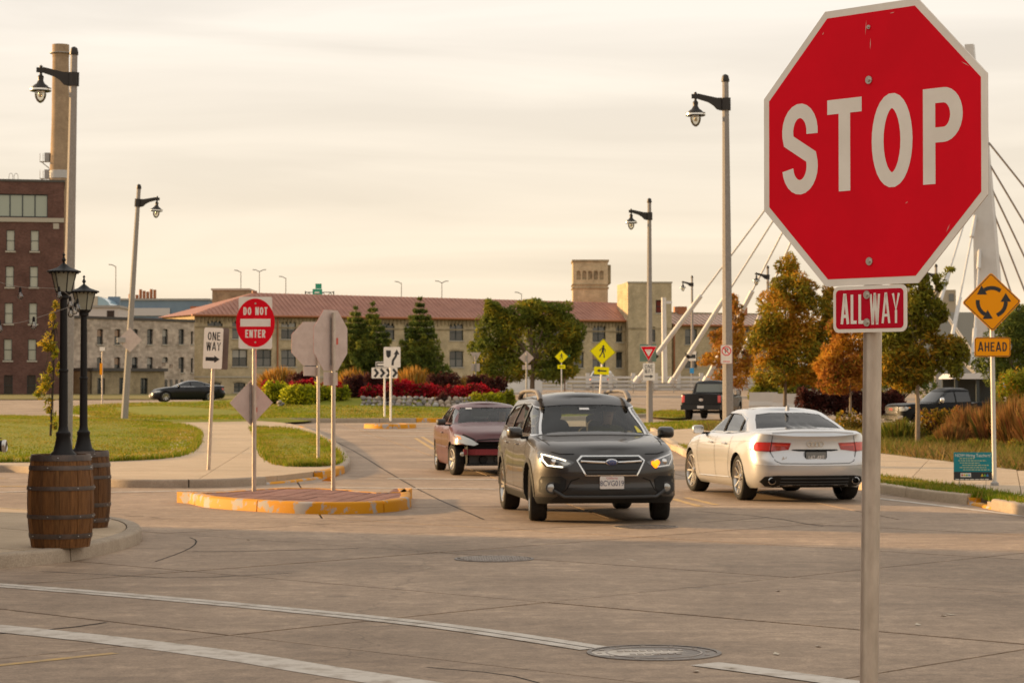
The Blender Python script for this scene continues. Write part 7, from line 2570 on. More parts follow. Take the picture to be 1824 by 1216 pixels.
        for k in range(n):
            for dd in S.get('spl', (0,)):
                a = 2 * math.pi * k / n + dd
                m_ = Matrix.Rotation(a, 4, 'Y')
                sw = S.get('spw', 0.035)
                v = [(0.03, sw * 0.9), (rr - 0.015, sw * 1.15)]
                p = []
                for q, hw in v:
                    yo = w0 * (0.62 if q < 0.1 else 0.86)
                    for zz, yy in ((-hw, yo - 0.03), (hw, yo - 0.03), (hw * 0.7, yo), (-hw * 0.7, yo)): p.append(m_ @ Vector((q, yy, zz)))
                b.add(p, [(0, 1, 5, 4), (1, 2, 6, 5), (2, 3, 7, 6), (3, 0, 4, 7), (4, 5, 6, 7)])
        b.lathe([(0, w0 * 0.78), (0.045, w0 * 0.76), (0.06, w0 * 0.6)], 16, axis='y')
        b.build('rim', S.get('rim', ALLOY), o, 30)
        MB().lathe([(0, -w0 * 0.25), (rr - 0.03, -w0 * 0.2)], 24, axis='y').build('brake_disc', ALLOYD, o)

    def mirror(s, x, z, mat, y=None, sz=(0.12, 0.20, 0.15)):
        for sd in (1, -1):
            yb = (y or s.S['W'] - 0.06)
            b = MB()
            pr = rrect(sz[1], sz[2], 0.05, 4)
            vs_, fs = [], []
            for k, (dx, sc_) in enumerate(((-0.5, 0.90), (-0.3, 1.0), (0.1, 0.95), (0.38, 0.72), (0.5, 0.4))):
                for p in pr: vs_.append((x + dx * sz[0] * 1.2, sd * (yb + sz[1] / 2 + 0.05 + p[0] * sc_), z + p[1] * sc_))
            n = len(pr)
            for k in range(4):
                for i in range(n): fs.append((k * n + i, k * n + (i + 1) % n, (k + 1) * n + (i + 1) % n, (k + 1) * n + i))
            fs += [tuple(range(n)), tuple(4 * n + i for i in range(n))]
            o = b.add(vs_, fs).build('mirror', mat, s.t, 50)
            MB().box(x - 0.03, x + 0.03, min(sd * (yb - 0.06), sd * (yb + 0.08)), max(sd * (yb - 0.06), sd * (yb + 0.08)), z - sz[2] * 0.55, z - sz[2] * 0.3).build('mirror_arm', PLAST, o)
            gl = [(x - 0.5 * sz[0] * 1.2 - 0.003, sd * (yb + sz[1] / 2 + 0.05 + p[0] * 0.8), z + p[1] * 0.8) for p in pr]
            MB().add(gl, [tuple(range(n))]).build('mirror_glass', CHROME, o)

    def plate(s, ax, z, text, top=None, mat=PLATEW, tmat=PLATET, y=0.0, w_=0.305, h_=0.155, off=0.015, frame=None):
        h, d = s.ray(y, z, ax)
        xx = h.x - d.x * off
        sgn = -d.x
        o = obj('licence_plate', None, s.t, (xx, y, z))
        o.rotation_euler = (0, 0, R(90) if sgn > 0 else R(-90))
        me = MB().prism(rrect(w_, h_, 0.012), -0.004, 0.004, 'xz').mesh('licence_plate', mat)
        bpy.data.objects.remove(o)
        o = obj('licence_plate', me, s.t, (xx, y, z))
        o.rotation_euler = (0, 0, R(90) if sgn > 0 else R(-90))
        if frame: MB().prism(rrect(w_ + 0.03, h_ + 0.03, 0.015), -0.001, 0.006, 'xz').build('plate_frame', frame, o).location.y = 0.006
        text_obj('plate_number', text, h_ * 0.62, tmat, o, (0, -0.0055, -0.012), sx=0.78)
        if top: text_obj('plate_heading', top, h_ * 0.25, M('plate_red', (0.5, 0.03, 0.05), 0.6), o, (0, -0.0055, 0.055), sx=0.95)
        return o

    def interior(s, xs=0.0, zs=0.5, hw=0.36, rear=True):
        def seat(x, y, w_=0.46, dz=0.0, zs=zs):
            zs = zs + dz
            b = MB()
            b.prism([(x - 0.22, zs), (x + 0.30, zs + 0.04), (x + 0.30, zs + 0.14), (x - 0.2, zs + 0.12)], y - w_ / 2, y + w_ / 2, 'xz')
            o = b.build('seat', SEAT, s.t)
            vs_, fs = [], []
            pr = rrect(w_, 0.60, 0.1, 4, cz=zs + 0.42)
            n = len(pr)
            for dx in (-0.06, 0.06):
                for p in pr: vs_.append((x - 0.22 + dx - (p[1] - zs - 0.12) * 0.28, y + p[0], p[1]))
            for i in range(n): fs.append((i, (i + 1) % n, n + (i + 1) % n, n + i))
            fs += [tuple(range(n)), tuple(range(n, 2 * n))]
            MB().add(vs_, fs).build('backrest', SEAT, o, 50)
            pr = rrect(0.26, 0.19, 0.06, 4, cz=zs + 0.80)
            vs_ = []
            for dx in (-0.05, 0.05):
                for p in pr: vs_.append((x - 0.38 + dx, y + p[0], p[1]))
            MB().add(vs_, fs).build('headrest', SEAT, o, 50)
        seat(xs, hw); seat(xs, -hw)
        if rear:
            seat(xs - 0.66, 0.36, 0.5, -0.12); seat(xs - 0.66, -0.36, 0.5, -0.12)
        xd = s.S['gf'][0][1] - 0.42
        MB().prism([(xd - 0.25, zs + 0.05), (xd - 0.25, s.zt(xd) - 0.08), (xd - 0.1, s.zt(xd) - 0.02), (xd + 0.35, s.zt(xd) - 0.05), (xd + 0.35, zs)], -0.66, 0.66, 'xz').build('dashboard', PLASTG, s.t)
        st_ = MB().lathe([(0.19, -0.014), (0.19, 0.014), (0.165, 0.014), (0.165, -0.014)], 24, axis='x', close=True)
        for a in (0, 2.1, 4.2): st_.tube([(0, 0, 0), (0, 0.17 * math.sin(a), 0.17 * math.cos(a))], 0.018, 6)
        o = st_.build('steering_wheel', PLAST, s.t, 50)
        o.location = (xd - 0.38, hw, s.zt(xd) - 0.13)
        o.rotation_euler = (0, R(-22), 0)
        hm, _ = s.ray(0, s.S['zmir'], 'F')
        xd = hm.x - 0.11
        MB().box(xd - 0.02, xd + 0.03, -0.12, 0.12, s.S['zmir'] - 0.03, s.S['zmir'] + 0.04).build('rear_view_mirror', PLAST, s.t)

# ---------------------------------------------------------------- dark grey wagon
GREYP = M('graphite_paint', (0.026, 0.021, 0.018), 0.42, 0.2, coat=0.65)
def sub_clad(c_):
    if c_.z < 0.36: return True
    return False
SUB = dict(F=2.41, B=-2.41, W=0.92, Lf=0.62, nf=2.5, Lr=0.45, nr=3.0, axles=(1.44, -1.305), wr=0.345, ar=0.395, adz=0.01, rimk=0.70, tw=0.225,
           paint=GREYP, hollow=True, clad=sub_clad, flare=0.022, spokes=5, spl=(-0.17, 0.17), spw=0.022, steer=-6,
           zt=[(-2.41, 1.06), (-2.2, 1.10), (-1.0, 1.09), (0.3, 1.05), (1.0, 1.08), (1.5, 1.035), (1.95, 0.985), (2.25, 0.92), (2.41, 0.86)],
           zb=[(-2.41, 0.36), (-2.0, 0.26), (-1, 0.24), (1.9, 0.24), (2.41, 0.27)],
           wt=[(0, 0.86), (0.1, 0.905), (0.3, 0.915), (0.5, 0.92), (0.72, 0.915), (0.86, 0.895), (0.95, 0.865), (1, 0.825)],
           xf=[(0, -0.10), (0.12, -0.02), (0.25, 0.0), (0.42, -0.02), (0.6, -0.005), (0.82, -0.03), (0.94, -0.10), (1, -0.20)],
           xr=[(0, 0.10), (0.2, 0.0), (0.45, 0.0), (0.7, 0.06), (1, 0.10)],
           plan=[(-2.5, 0.93), (-1.6, 0.985), (-0.6, 1), (1.2, 1), (1.9, 0.985), (2.5, 0.95)],
           gf=[(0, 1.28), (0.5, 0.80), (0.9, 0.36), (1.0, 0.16)], gr=[(0, -2.26), (0.5, -2.12), (0.9, -1.93), (1, -1.78)],
           gw=[(0, 0.825), (0.4, 0.765), (0.8, 0.675), (0.92, 0.63), (0.97, 0.585), (1, 0.50)], zr=[(-2.3, 1.50), (-1.8, 1.565), (-0.6, 1.60), (0.1, 1.585), (0.5, 1.54), (1.2, 1.52)],
           wind=[(-0.70, 1.10), (-0.45, 1.128), (0, 1.138), (0.45, 1.128), (0.70, 1.10), (0.575, 1.455), (0.30, 1.475), (-0.30, 1.475), (-0.575, 1.455)], wx=(0.15, 1.6),
           rear=[(-0.62, 1.14), (0.62, 1.14), (0.52, 1.42), (-0.52, 1.42)], rx=(-2.6, -1.75), zmir=1.40,
           side_win=[[(0.98, 1.10), (0.36, 1.42), (0.05, 1.475), (-0.02, 1.10)], [(-0.10, 1.10), (-0.03, 1.48), (-0.80, 1.475), (-1.02, 1.12)], [(-1.10, 1.125), (-0.88, 1.472), (-1.55, 1.44), (-1.85, 1.29), (-1.88, 1.18)]])
wag = Car('estate_car', 'dark grey estate car with roof rails, facing the camera, indicator lit', (0.93, 31.05, 0), -82.5, SUB)
t = wag.t
GRILB = M('grille_black', (0.010, 0.010, 0.010), 0.45)
hexo = [(-0.435, 0.80), (-0.37, 0.862), (0.37, 0.862), (0.435, 0.80), (0.33, 0.605), (-0.33, 0.605)]
hexi = [(p[0] * 0.955, 0.733 + (p[1] - 0.733) * 0.89) for p in hexo]
wag.panel('grille_surround', hexo, 'F', CHROME, off=0.018, th=0.02)
gi = wag.panel('grille', hexi, 'F', GRILB, off=0.024, th=0.01)
for z in (0.645, 0.69, 0.78, 0.82):
    hw = 0.30 + (z - 0.61) / 0.2 * 0.07 if z < 0.8 else 0.36
    wag.line('grille_bar', [(-hw, z), (hw, z)], 'F', PLASTG, off=0.034, tube=0.009, parent=gi)
for sd in (1, -1): wag.line('chrome_bar', [(sd * 0.08, 0.775), (sd * 0.385, 0.790)], 'F', CHROME, off=0.035, tube=0.014, parent=gi)
h, d = wag.ray(0, 0.775, 'F')
em = MB().lathe([(0, 0.016), (0.05, 0.014), (0.074, 0.006), (0.078, 0)], 28, (h.x + 0.032, 0, 0.775), axis='x', flat=0.58)
em.build('badge', CHROME, t, 50)
be = MB().lathe([(0, 0.018), (0.05, 0.016), (0.064, 0.011)], 28, (h.x + 0.033, 0, 0.775), axis='x', flat=0.54).build('badge_field', M('badge_blue', (0.02, 0.04, 0.16), 0.3, coat=1.0), t, 50)
sbm = MB()
for y, z, r_ in ((-0.034, 0.786, 0.011), (0.01, 0.787, 0.006), (0.034, 0.782, 0.006), (-0.005, 0.768, 0.006), (0.022, 0.765, 0.006), (-0.025, 0.766, 0.006)):
    q = [(h.x + 0.054, y + r_ * (1 if k % 2 == 0 else 0.35) * math.cos(k * math.pi / 4), z + r_ * (1 if k % 2 == 0 else 0.35) * math.sin(k * math.pi / 4)) for k in range(8)]
    sbm.add(q, [tuple(range(8))])
o = sbm.build('badge_stars', CHROME, be, fix=False); o['kind'] = 'stuff'
hl = [(0.455, 0.775), (0.50, 0.74), (0.62, 0.700), (0.80, 0.715), (0.868, 0.80), (0.868, 0.885), (0.84, 0.915), (0.70, 0.868), (0.56, 0.82)]
DRL = M('running_light', (0.9, 0.86, 0.75), 0.3, emit=1.5, ecol=(1.0, 0.88, 0.66))
IND = M('indicator_lit', (0.9, 0.22, 0.01), 0.3, emit=1.6, ecol=(1.0, 0.22, 0.002))
for sd in (1, -1):
    H_ = wag.panel('headlight', [(sd * p[0], p[1]) for p in hl], 'F', LENSD, off=0.006, th=0.006)
    P = [(0.60, 0.716), (0.775, 0.733), (0.825, 0.80), (0.83, 0.872), (0.70, 0.838), (0.56, 0.795)]
    if sd < 0: wag.line('running_light', [(sd * p[0], p[1]) for p in P], 'F', DRL, wd=0.016, off=0.016, parent=H_)
    else: wag.line('light_guide', [(sd * p[0], p[1]) for p in P], 'F', CHROME, wd=0.014, off=0.016, parent=H_)
    h, d = wag.ray(sd * 0.70, 0.775, 'F')
    MB().lathe([(0, 0.02), (0.03, 0.015), (0.042, 0.0)], 18, (h.x + 0.0, sd * 0.70, 0.775), axis='x').build('projector', CHROME, H_, 50)
    if sd > 0:
        for k, (y, z) in enumerate(((0.55, 0.755), (0.60, 0.768), (0.575, 0.735))):
            h, d = wag.ray(y, z, 'F')
            MB().lathe([(0, 0.018), (0.026, 0.012), (0.036, 0.0)], 14, (h.x + 0.008, y, z), axis='x').build('indicator_lamp', IND, H_, 50)
    else:
        wag.panel('reflector', [(-0.50, 0.76), (-0.55, 0.74), (-0.66, 0.728), (-0.64, 0.775), (-0.55, 0.785)], 'F', LENS, off=0.014, parent=H_)
# bumper: dark lower apron, fog lamp pockets, intake
wag.panel('lower_grille', [(-0.52, 0.46), (0.52, 0.46), (0.60, 0.40), (0.46, 0.355), (-0.46, 0.355), (-0.60, 0.40)], 'F', GRILB, off=0.006, th=0.004)
wag.panel('bumper_apron', [(-0.66, 0.352), (0.66, 0.352), (0.74, 0.30), (0.60, 0.262), (-0.60, 0.262), (-0.74, 0.30)], 'F', PLAST, off=0.010, th=0.01)
wag.line('bumper_lip', [(-0.70, 0.42), (-0.58, 0.345), (0.58, 0.345), (0.70, 0.42)], 'F', PLASTG, off=0.014, tube=0.022)
for sd in (1, -1):
    pk = [(0.56, 0.56), (0.62, 0.60), (0.84, 0.595), (0.865, 0.54), (0.865, 0.40), (0.78, 0.36), (0.64, 0.385), (0.575, 0.44)]
    k_ = wag.panel('fog_lamp_pocket', [(sd * p[0], p[1]) for p in pk], 'F', PLAST, off=0.007, th=0.006)
    h, d = wag.ray(sd * 0.735, 0.455, 'F')
    MB().lathe([(0.074, 0.012), (0.074, 0.026), (0.056, 0.028), (0.05, 0.012)], 24, (h.x, sd * 0.735, 0.455), axis='x', close=True).build('fog_lamp_ring', PLASTG, k_, 50)
    MB().lathe([(0, 0.03), (0.035, 0.028), (0.055, 0.018)], 24, (h.x, sd * 0.735, 0.455), axis='x').build('fog_lamp', LENS, k_, 50)
    wag.line('bumper_crease', [(sd * 0.40, 0.58), (sd * 0.50, 0.545), (sd * 0.555, 0.44), (sd * 0.66, 0.355)], 'F', SEAM, wd=0.012, off=0.004)
    wag.line('bonnet_gap', [(sd * 0.45, 0.875), (sd * 0.62, 0.875), (sd * 0.72, 0.90)], 'F', SEAM, wd=0.012, off=0.003)
    wag.line('bonnet_gap', [(1.95, sd * 0.72), (1.5, sd * 0.76), (1.22, sd * 0.775)], 'T', SEAM, wd=0.012, off=0.003)
wag.plate('F', 0.525, '8CVG019', top='California', off=0.03)
wag.panel('wiper_cowl', [(1.10, -0.68), (1.30, -0.55), (1.34, 0), (1.30, 0.55), (1.10, 0.68), (1.22, 0.3), (1.24, 0), (1.22, -0.3)], 'T', PLAST, off=0.004)
for ax in 'LR':
    wag.line('door_gap', [(1.02, 1.06), (1.05, 0.8), (0.98, 0.45), (0.9, 0.34)], ax, SEAM, wd=0.010)
    wag.line('door_gap', [(-0.06, 1.06), (-0.06, 0.36)], ax, SEAM, wd=0.010)
    wag.line('door_gap', [(-1.04, 1.08), (-0.98, 0.85), (-0.86, 0.6), (-0.84, 0.40)], ax, SEAM, wd=0.010)
    wag.line('window_trim', [(1.02, 1.088), (-0.5, 1.088), (-1.9, 1.15)], ax, CHROME, wd=0.020, off=0.008)
    wag.line('window_trim', [(1.02, 1.095), (0.36, 1.435), (0.0, 1.492), (-0.8, 1.492), (-1.56, 1.456), (-1.90, 1.30)], ax, CHROME, wd=0.010, off=0.006)
    wag.line('sill_strip', [(0.95, 0.375), (-0.82, 0.375)], ax, CHROME, wd=0.022, off=0.010)
    for x in (0.12, -0.88): wag.line('door_handle', [(x, 0.955), (x + 0.2, 0.955)], ax, CHROME, off=0.028, tube=0.014)
    for xa in SUB['axles']:
        ap = [(xa + 0.425 * math.cos(R(a)), 0.355 + 0.425 * math.sin(R(a))) for a in range(-4, 185, 9)]
        wag.line('arch_trim', ap, ax, PLAST, wd=0.055, off=0.008)
    yy = 0.60 * (1 if ax == 'L' else -1)
    zr_ = 1.60
    rl = MB().tube([(0.33, yy, 1.535), (0.22, yy, 1.60), (0.05, yy, 1.645), (-0.4, yy, 1.66), (-1.2, yy, 1.65), (-1.5, yy, 1.625), (-1.66, yy, 1.55)], [0.035, 0.04, 0.032, 0.026, 0.028, 0.035, 0.035], 8)
    rl.build('roof_rail', M('rail_grey', (0.16, 0.14, 0.125), 0.5, 0.3), t, 60)
    wag.panel('taillight', [(-2.02, 0.86), (-2.3, 0.84), (-2.34, 1.02), (-2.1, 1.03)], ax, LENSR, off=0.006)
wag.mirror(0.83, 1.115, GREYP, y=0.85, sz=(0.13, 0.215, 0.15))
wag.interior(xs=0.10, zs=0.55)
# rear edge of the bonnet: visitor sticker and toll tag on the glass
wag.panel('toll_tag', [(-0.10, 1.412), (0.03, 1.412), (0.03, 1.438), (-0.10, 1.438)], 'F', PLATEW, off=0.0)
wag.panel('yellow_sticker', [(0.585, 1.12), (0.655, 1.12), (0.60, 1.20), (0.57, 1.20)], 'F', M('sticker_yellow', (0.6, 0.5, 0.08), 0.6), off=0.0)

# driver
def driver(label, car, x, y, z, shirt, skin_c, hair_c, name='person'):
    t_ = thing(name, label, 'person', (0, 0, 0))
    t_.matrix_world = car.t.matrix_world
    t_.location = car.t.location
    t_.rotation_euler = car.t.rotation_euler
    sk = M('skin_' + hair_c[0], (0.50, 0.29, 0.19), 0.6)
    me = bpy.data.meshes.new('body')
    J = {'pel': (x - 0.02, y, z), 'belly': (x - 0.06, y, z + 0.16), 'chest': (x - 0.10, y, z + 0.36), 'neckb': (x - 0.09, y, z + 0.52), 'neck': (x - 0.05, y, z + 0.58), 'jaw': (x + 0.00, y, z + 0.645), 'head': (x - 0.015, y, z + 0.73), 'crown': (x - 0.03, y, z + 0.80),
         'ls': (x - 0.10, y + 0.19, z + 0.46), 'le': (x + 0.10, y + 0.26, z + 0.26), 'lw': (x + 0.33, y + 0.15, z + 0.36), 'lh': (x + 0.40, y + 0.13, z + 0.40),
         'rs': (x - 0.10, y - 0.19, z + 0.46), 're': (x + 0.10, y - 0.26, z + 0.26), 'rw': (x + 0.33, y - 0.15, z + 0.36), 'rh': (x + 0.40, y - 0.13, z + 0.40),
         'lk': (x + 0.42, y + 0.12, z + 0.05), 'rk': (x + 0.42, y - 0.12, z + 0.05), 'lf': (x + 0.62, y + 0.12, z - 0.28), 'rf': (x + 0.62, y - 0.12, z - 0.28)}
    Rr = {'pel': .15, 'belly': .135, 'chest': .145, 'neckb': .075, 'neck': .055, 'jaw': .068, 'head': .088, 'crown': .06, 'ls': .075, 'le': .048, 'lw': .032, 'lh': .038, 'rs': .075, 're': .048, 'rw': .032, 'rh': .038, 'lk': .07, 'rk': .07, 'lf': .045, 'rf': .045}
    E_ = [('pel', 'belly'), ('belly', 'chest'), ('chest', 'neckb'), ('neckb', 'neck'), ('neck', 'jaw'), ('jaw', 'head'), ('head', 'crown'), ('chest', 'ls'), ('ls', 'le'), ('le', 'lw'), ('lw', 'lh'), ('chest', 'rs'), ('rs', 're'), ('re', 'rw'), ('rw', 'rh'), ('pel', 'lk'), ('pel', 'rk'), ('lk', 'lf'), ('rk', 'rf')]
    ks = list(J)
    me.from_pydata([J[k] for k in ks], [(ks.index(a), ks.index(b_)) for a, b_ in E_], [])
    o = bpy.data.objects.new('w', me)
    col.objects.link(o)
    o.modifiers.new('s', 'SKIN')
    o.modifiers.new('u', 'SUBSURF').levels = 2
    for i, k in enumerate(ks):
        me.skin_vertices[0].data[i].radius = (Rr[k], Rr[k])
        me.skin_vertices[0].data[i].use_root = (k == 'pel')
    dg = bpy.context.evaluated_depsgraph_get()
    m2 = bpy.data.meshes.new_from_object(o.evaluated_get(dg))
    bpy.data.objects.remove(o)
    m2.materials.clear()
    m2.materials.append(shirt); m2.materials.append(sk)
    for p in m2.polygons:
        c_ = p.center
        p.material_index = 1 if (c_.z > z + 0.55 or (c_.x > x + 0.27 and c_.z > z + 0.28)) else 0
        p.use_smooth = True
    # face: nose and brow pushed out
    for v in m2.vertices:
        dz_, dy_ = v.co.z - (z + 0.70), v.co.y - y
        if v.co.x > x + 0.03 and abs(dy_) < 0.03 and abs(dz_) < 0.03: v.co.x += 0.022
    obj('body', m2, t_)
    hb = MB()
    hair = M('hair_' + hair_c[0], hair_c[1], 0.8)
    prof = [(0.0, 0.115), (0.05, 0.105), (0.085, 0.075), (0.102, 0.03), (0.104, -0.02)]
    hb.lathe(prof, 18, (x - 0.035, y, z + 0.745))
    hb.lathe([(0.06, 0.0), (0.09, 0.05), (0.098, 0.1)], 14, (x - 0.06, y, z + 0.62))
    hb.build('hair', hair, t_, 60)
    for sd in (1, -1):
        MB().lathe([(0, 0.014), (0.012, 0.008), (0.014, 0)], 10, (x + 0.062, y + sd * 0.032, z + 0.725), axis='x').build('eye', M('eye_dark', (0.03, 0.02, 0.02), 0.3), t_, 60)
        MB().lathe([(0, -0.008), (0.024, 0.0), (0, 0.008)], 10, (x - 0.02, y + sd * 0.094, z + 0.715), axis='y').build('ear', sk, t_, 60)
    MB().box(x + 0.058, x + 0.071, y - 0.024, y + 0.024, z + 0.655, z + 0.663).build('mouth', M('lip', (0.3, 0.1, 0.08), 0.6), t_)
    return t_
driver('driver in olive top behind the wheel of the dark grey estate car', wag, 0.10, 0.36, 0.66, M('olive_top', (0.12, 0.115, 0.05), 0.9), None, ('dark', (0.025, 0.018, 0.014)))

# ---------------------------------------------------------------- silver saloon
SILV = M('silver_paint', (0.58, 0.58, 0.585), 0.3, 0.5, coat=1.0)
AUD = dict(F=2.46, B=-2.46, W=0.935, Lf=0.75, nf=2.4, Lr=0.52, nr=2.7, axles=(1.55, -1.362), wr=0.345, ar=0.375, adz=0.005, rimk=0.76, tw=0.245, trk=0.985,
           paint=SILV, hollow=True, flare=0.012, spokes=10, spw=0.017, rglass=glass_mat('tinted_glass', (0.16, 0.16, 0.15), -0.01), steer=4,
           zt=[(-2.46, 0.985), (-2.3, 1.045), (-2.0, 1.055), (-1.5, 1.045), (-0.8, 1.01), (0.0, 0.985), (0.9, 0.985), (1.5, 0.93), (2.0, 0.84), (2.46, 0.72)],
           zb=[(-2.46, 0.30), (-2.2, 0.22), (-1.5, 0.19), (1.8, 0.18), (2.46, 0.22)],
           wt=[(0, 0.82), (0.08, 0.885), (0.25, 0.915), (0.45, 0.93), (0.62, 0.935), (0.8, 0.925), (0.9, 0.90), (0.96, 0.865), (1, 0.80)],
           xf=[(0, -0.08), (0.2, 0), (0.5, 0), (0.8, -0.05), (0.93, -0.13), (1, -0.24)],
           xr=[(0, 0.14), (0.10, 0.06), (0.22, 0.01), (0.40, 0.0), (0.50, 0.018), (0.58, 0.075), (0.75, 0.085), (0.90, 0.085), (0.955, 0.055), (1, 0.10)],
           plan=[(-2.5, 0.92), (-1.8, 0.975), (-0.8, 1), (1.0, 1), (1.9, 0.975), (2.5, 0.93)], crown=0.035, blur=0.10,
           gf=[(0, 1.18), (0.5, 0.72), (0.9, 0.30), (1.0, 0.10)], gr=[(0, -1.86), (0.5, -1.45), (0.88, -0.98), (1, -0.72)],
           gw=[(0, 0.80), (0.4, 0.735), (0.8, 0.645), (0.92, 0.60), (0.97, 0.56), (1, 0.48)], rcrown=0.04, zr=[(-1.9, 1.29), (-1.2, 1.325), (-0.6, 1.36), (-0.1, 1.365), (0.4, 1.345), (1.2, 1.31)],
           wind=[(-0.66, 1.0), (0, 1.04), (0.66, 1.0), (0.54, 1.28), (-0.54, 1.28)], wx=(0.1, 1.5),
           rear=[(-0.3, 1.098), (0.3, 1.098), (0.66, 1.08), (0.58, 1.20), (0.50, 1.285), (0.27, 1.312), (-0.27, 1.312), (-0.50, 1.285), (-0.58, 1.20), (-0.66, 1.08)], rx=(-2.3, -0.75), zmir=1.22,
           side_win=[[(0.86, 1.015), (0.40, 1.215), (0.10, 1.288), (-0.03, 1.292), (-0.03, 1.015)], [(-0.11, 1.015), (-0.11, 1.295), (-0.62, 1.285), (-0.93, 1.225), (-0.98, 1.03)], [(-1.04, 1.035), (-0.99, 1.21), (-1.28, 1.11), (-1.36, 1.05)]])
sil = Car('saloon_car', 'silver saloon driving away on the right, red tail lights and dark rear window', (4.08, 36.25, 0), 99.5, AUD)
t = sil.t
for sd in (1, -1):
    tl = [(0.36, 0.885), (0.64, 0.895), (0.90, 0.895), (0.90, 0.765), (0.66, 0.755), (0.40, 0.785)]
    T_ = sil.panel('tail_light', [(sd * p[0], p[1]) for p in tl], 'B', LENSR, off=0.008, th=0.006)
    sil.panel('light_band', [(sd * 0.40, 0.862), (sd * 0.70, 0.868), (sd * 0.70, 0.84), (sd * 0.41, 0.838)], 'B', LENSRB, off=0.012, parent=T_)
    sil.panel('outer_lens', [(sd * 0.70, 0.885), (sd * 0.885, 0.885), (sd * 0.885, 0.775), (sd * 0.70, 0.77)], 'B', LENSRB, off=0.011, parent=T_)
    sil.line('lamp_split', [(sd * 0.635, 0.90), (sd * 0.66, 0.75)], 'B', SEAM, wd=0.010, off=0.016, parent=T_)
    sil.panel('tail_light', [(-2.14, 0.89), (-2.32, 0.885), (-2.32, 0.77), (-2.20, 0.775)], 'L' if sd > 0 else 'R', LENSRB, off=0.016, sub=0.03)
    sil.line('boot_gap', [(sd * 0.66, 0.755), (sd * 0.60, 0.62), (sd * 0.52, 0.585), (0, 0.58)], 'B', SEAM, wd=0.010, off=0.003)
    sil.line('boot_gap', [(sd * 0.635, 0.90), (sd * 0.62, 0.99)], 'B', SEAM, wd=0.008, off=0.003)
    h, d = sil.ray(sd * 0.66, 0.335, 'B')
    MB().lathe([(0.05, 0.0), (0.058, -0.06), (0.05, -0.065), (0.045, 0.0)], 22, (h.x + 0.01, sd * 0.64, 0.325), axis='x', close=True, flat=0.9).build('exhaust_tip', CHROME, t, 50)
    MB().lathe([(0, -0.02), (0.047, -0.02)], 22, (h.x + 0.01, sd * 0.64, 0.325), axis='x').build('exhaust_bore', SEAM, t)
    sil.line('bumper_fold', [(sd * 0.85, 0.565), (sd * 0.5, 0.553), (0, 0.55)], 'B', SILV, off=0.002, tube=0.008)
sil.panel('plate_recess', [(-0.36, 0.775), (-0.25, 0.762), (0.25, 0.762), (0.36, 0.775), (0.34, 0.790), (-0.34, 0.790)], 'B', SEAM, off=0.004)
dif = [(-0.74, 0.385), (-0.60, 0.40), (0.60, 0.40), (0.74, 0.385), (0.79, 0.31), (0.70, 0.235), (-0.70, 0.235), (-0.79, 0.31)]
sil.panel('diffuser', dif, 'B', PLAST, off=0.012, th=0.01)
for z in (0.36, 0.31, 0.27): sil.line('diffuser_rib', [(-0.52, z), (0.52, z)], 'B', PLASTG, off=0.02, tube=0.009)
sil.plate('B', 0.675, '147-4RF', mat=M('plate_grey', (0.20, 0.20, 0.19), 0.6), tmat=PLATEW, off=0.012, frame=PLAST)
h, d = sil.ray(0, 0.865, 'B')
for k in range(4):
    rg_ = MB().lathe([(0.042, -0.004), (0.042, 0.004), (0.033, 0.004), (0.033, -0.004)], 24, (h.x - 0.010 - 0.001 * k, -0.089 + k * 0.0595, 0.868), axis='x', close=True)
    rg_.build('badge_ring', CHROME, t, 40)
text_obj('model_badge', 'A6', 0.075, CHROME, t, (sil.ray(0.47, 0.66, 'B')[0].x - 0.008, 0.47, 0.655), rot=(R(90), 0, R(-90)))
sil.line('boot_lip', [(-0.62, 1.025), (-0.3, 1.045), (0.3, 1.045), (0.62, 1.025)], 'B', SILV, off=0.0, tube=0.014)
MB().prism([(-0.98, 1.34), (-0.86, 1.34), (-0.94, 1.42), (-0.985, 1.425)], -0.018, 0.018, 'xz').build('roof_antenna', SILV, t)
for ax in 'LR':
    sil.line('door_gap', [(1.0, 0.96), (1.04, 0.7), (0.98, 0.35), (0.92, 0.27)], ax, SEAM, wd=0.009)
    sil.line('door_gap', [(-0.07, 0.985), (-0.07, 0.28)], ax, SEAM, wd=0.009)
    sil.line('door_gap', [(-1.02, 1.0), (-0.94, 0.75), (-0.86, 0.55), (-0.84, 0.32)], ax, SEAM, wd=0.009)
    sil.line('window_trim', [(0.9, 1.0), (-0.6, 1.003), (-1.38, 1.038)], ax, CHROME, wd=0.016, off=0.006)
    sil.line('window_trim', [(0.9, 1.008), (0.42, 1.225), (0.10, 1.302), (-0.62, 1.300), (-1.0, 1.23), (-1.38, 1.045)], ax, CHROME, wd=0.012, off=0.005)
    sil.line('pillar_trim', [(-0.07, 1.01), (-0.07, 1.29)], ax, SEAM, wd=0.07, off=0.004)
    sil.line('pillar_trim', [(-1.01, 1.03), (-0.96, 1.215)], ax, SEAM, wd=0.045, off=0.004)
    sil.line('sill_line', [(1.0, 0.30), (-0.9, 0.33)], ax, SILV, off=0.0, tube=0.012)
    for x in (0.05, -0.80): sil.line('door_handle', [(x, 0.845), (x + 0.2, 0.845)], ax, SILV, off=0.026, tube=0.015)
    sil.line('shoulder_line', [(1.9, 0.80), (0, 0.845), (-2.1, 0.91)], ax, SILV, off=-0.003, tube=0.006)
sil.panel('headlight', [(0.45, 0.62), (0.85, 0.66), (0.88, 0.75), (0.5, 0.70)], 'F', LENS, off=0.006)
sil.panel('headlight', [(-0.45, 0.62), (-0.85, 0.66), (-0.88, 0.75), (-0.5, 0.70)], 'F', LENS, off=0.006)
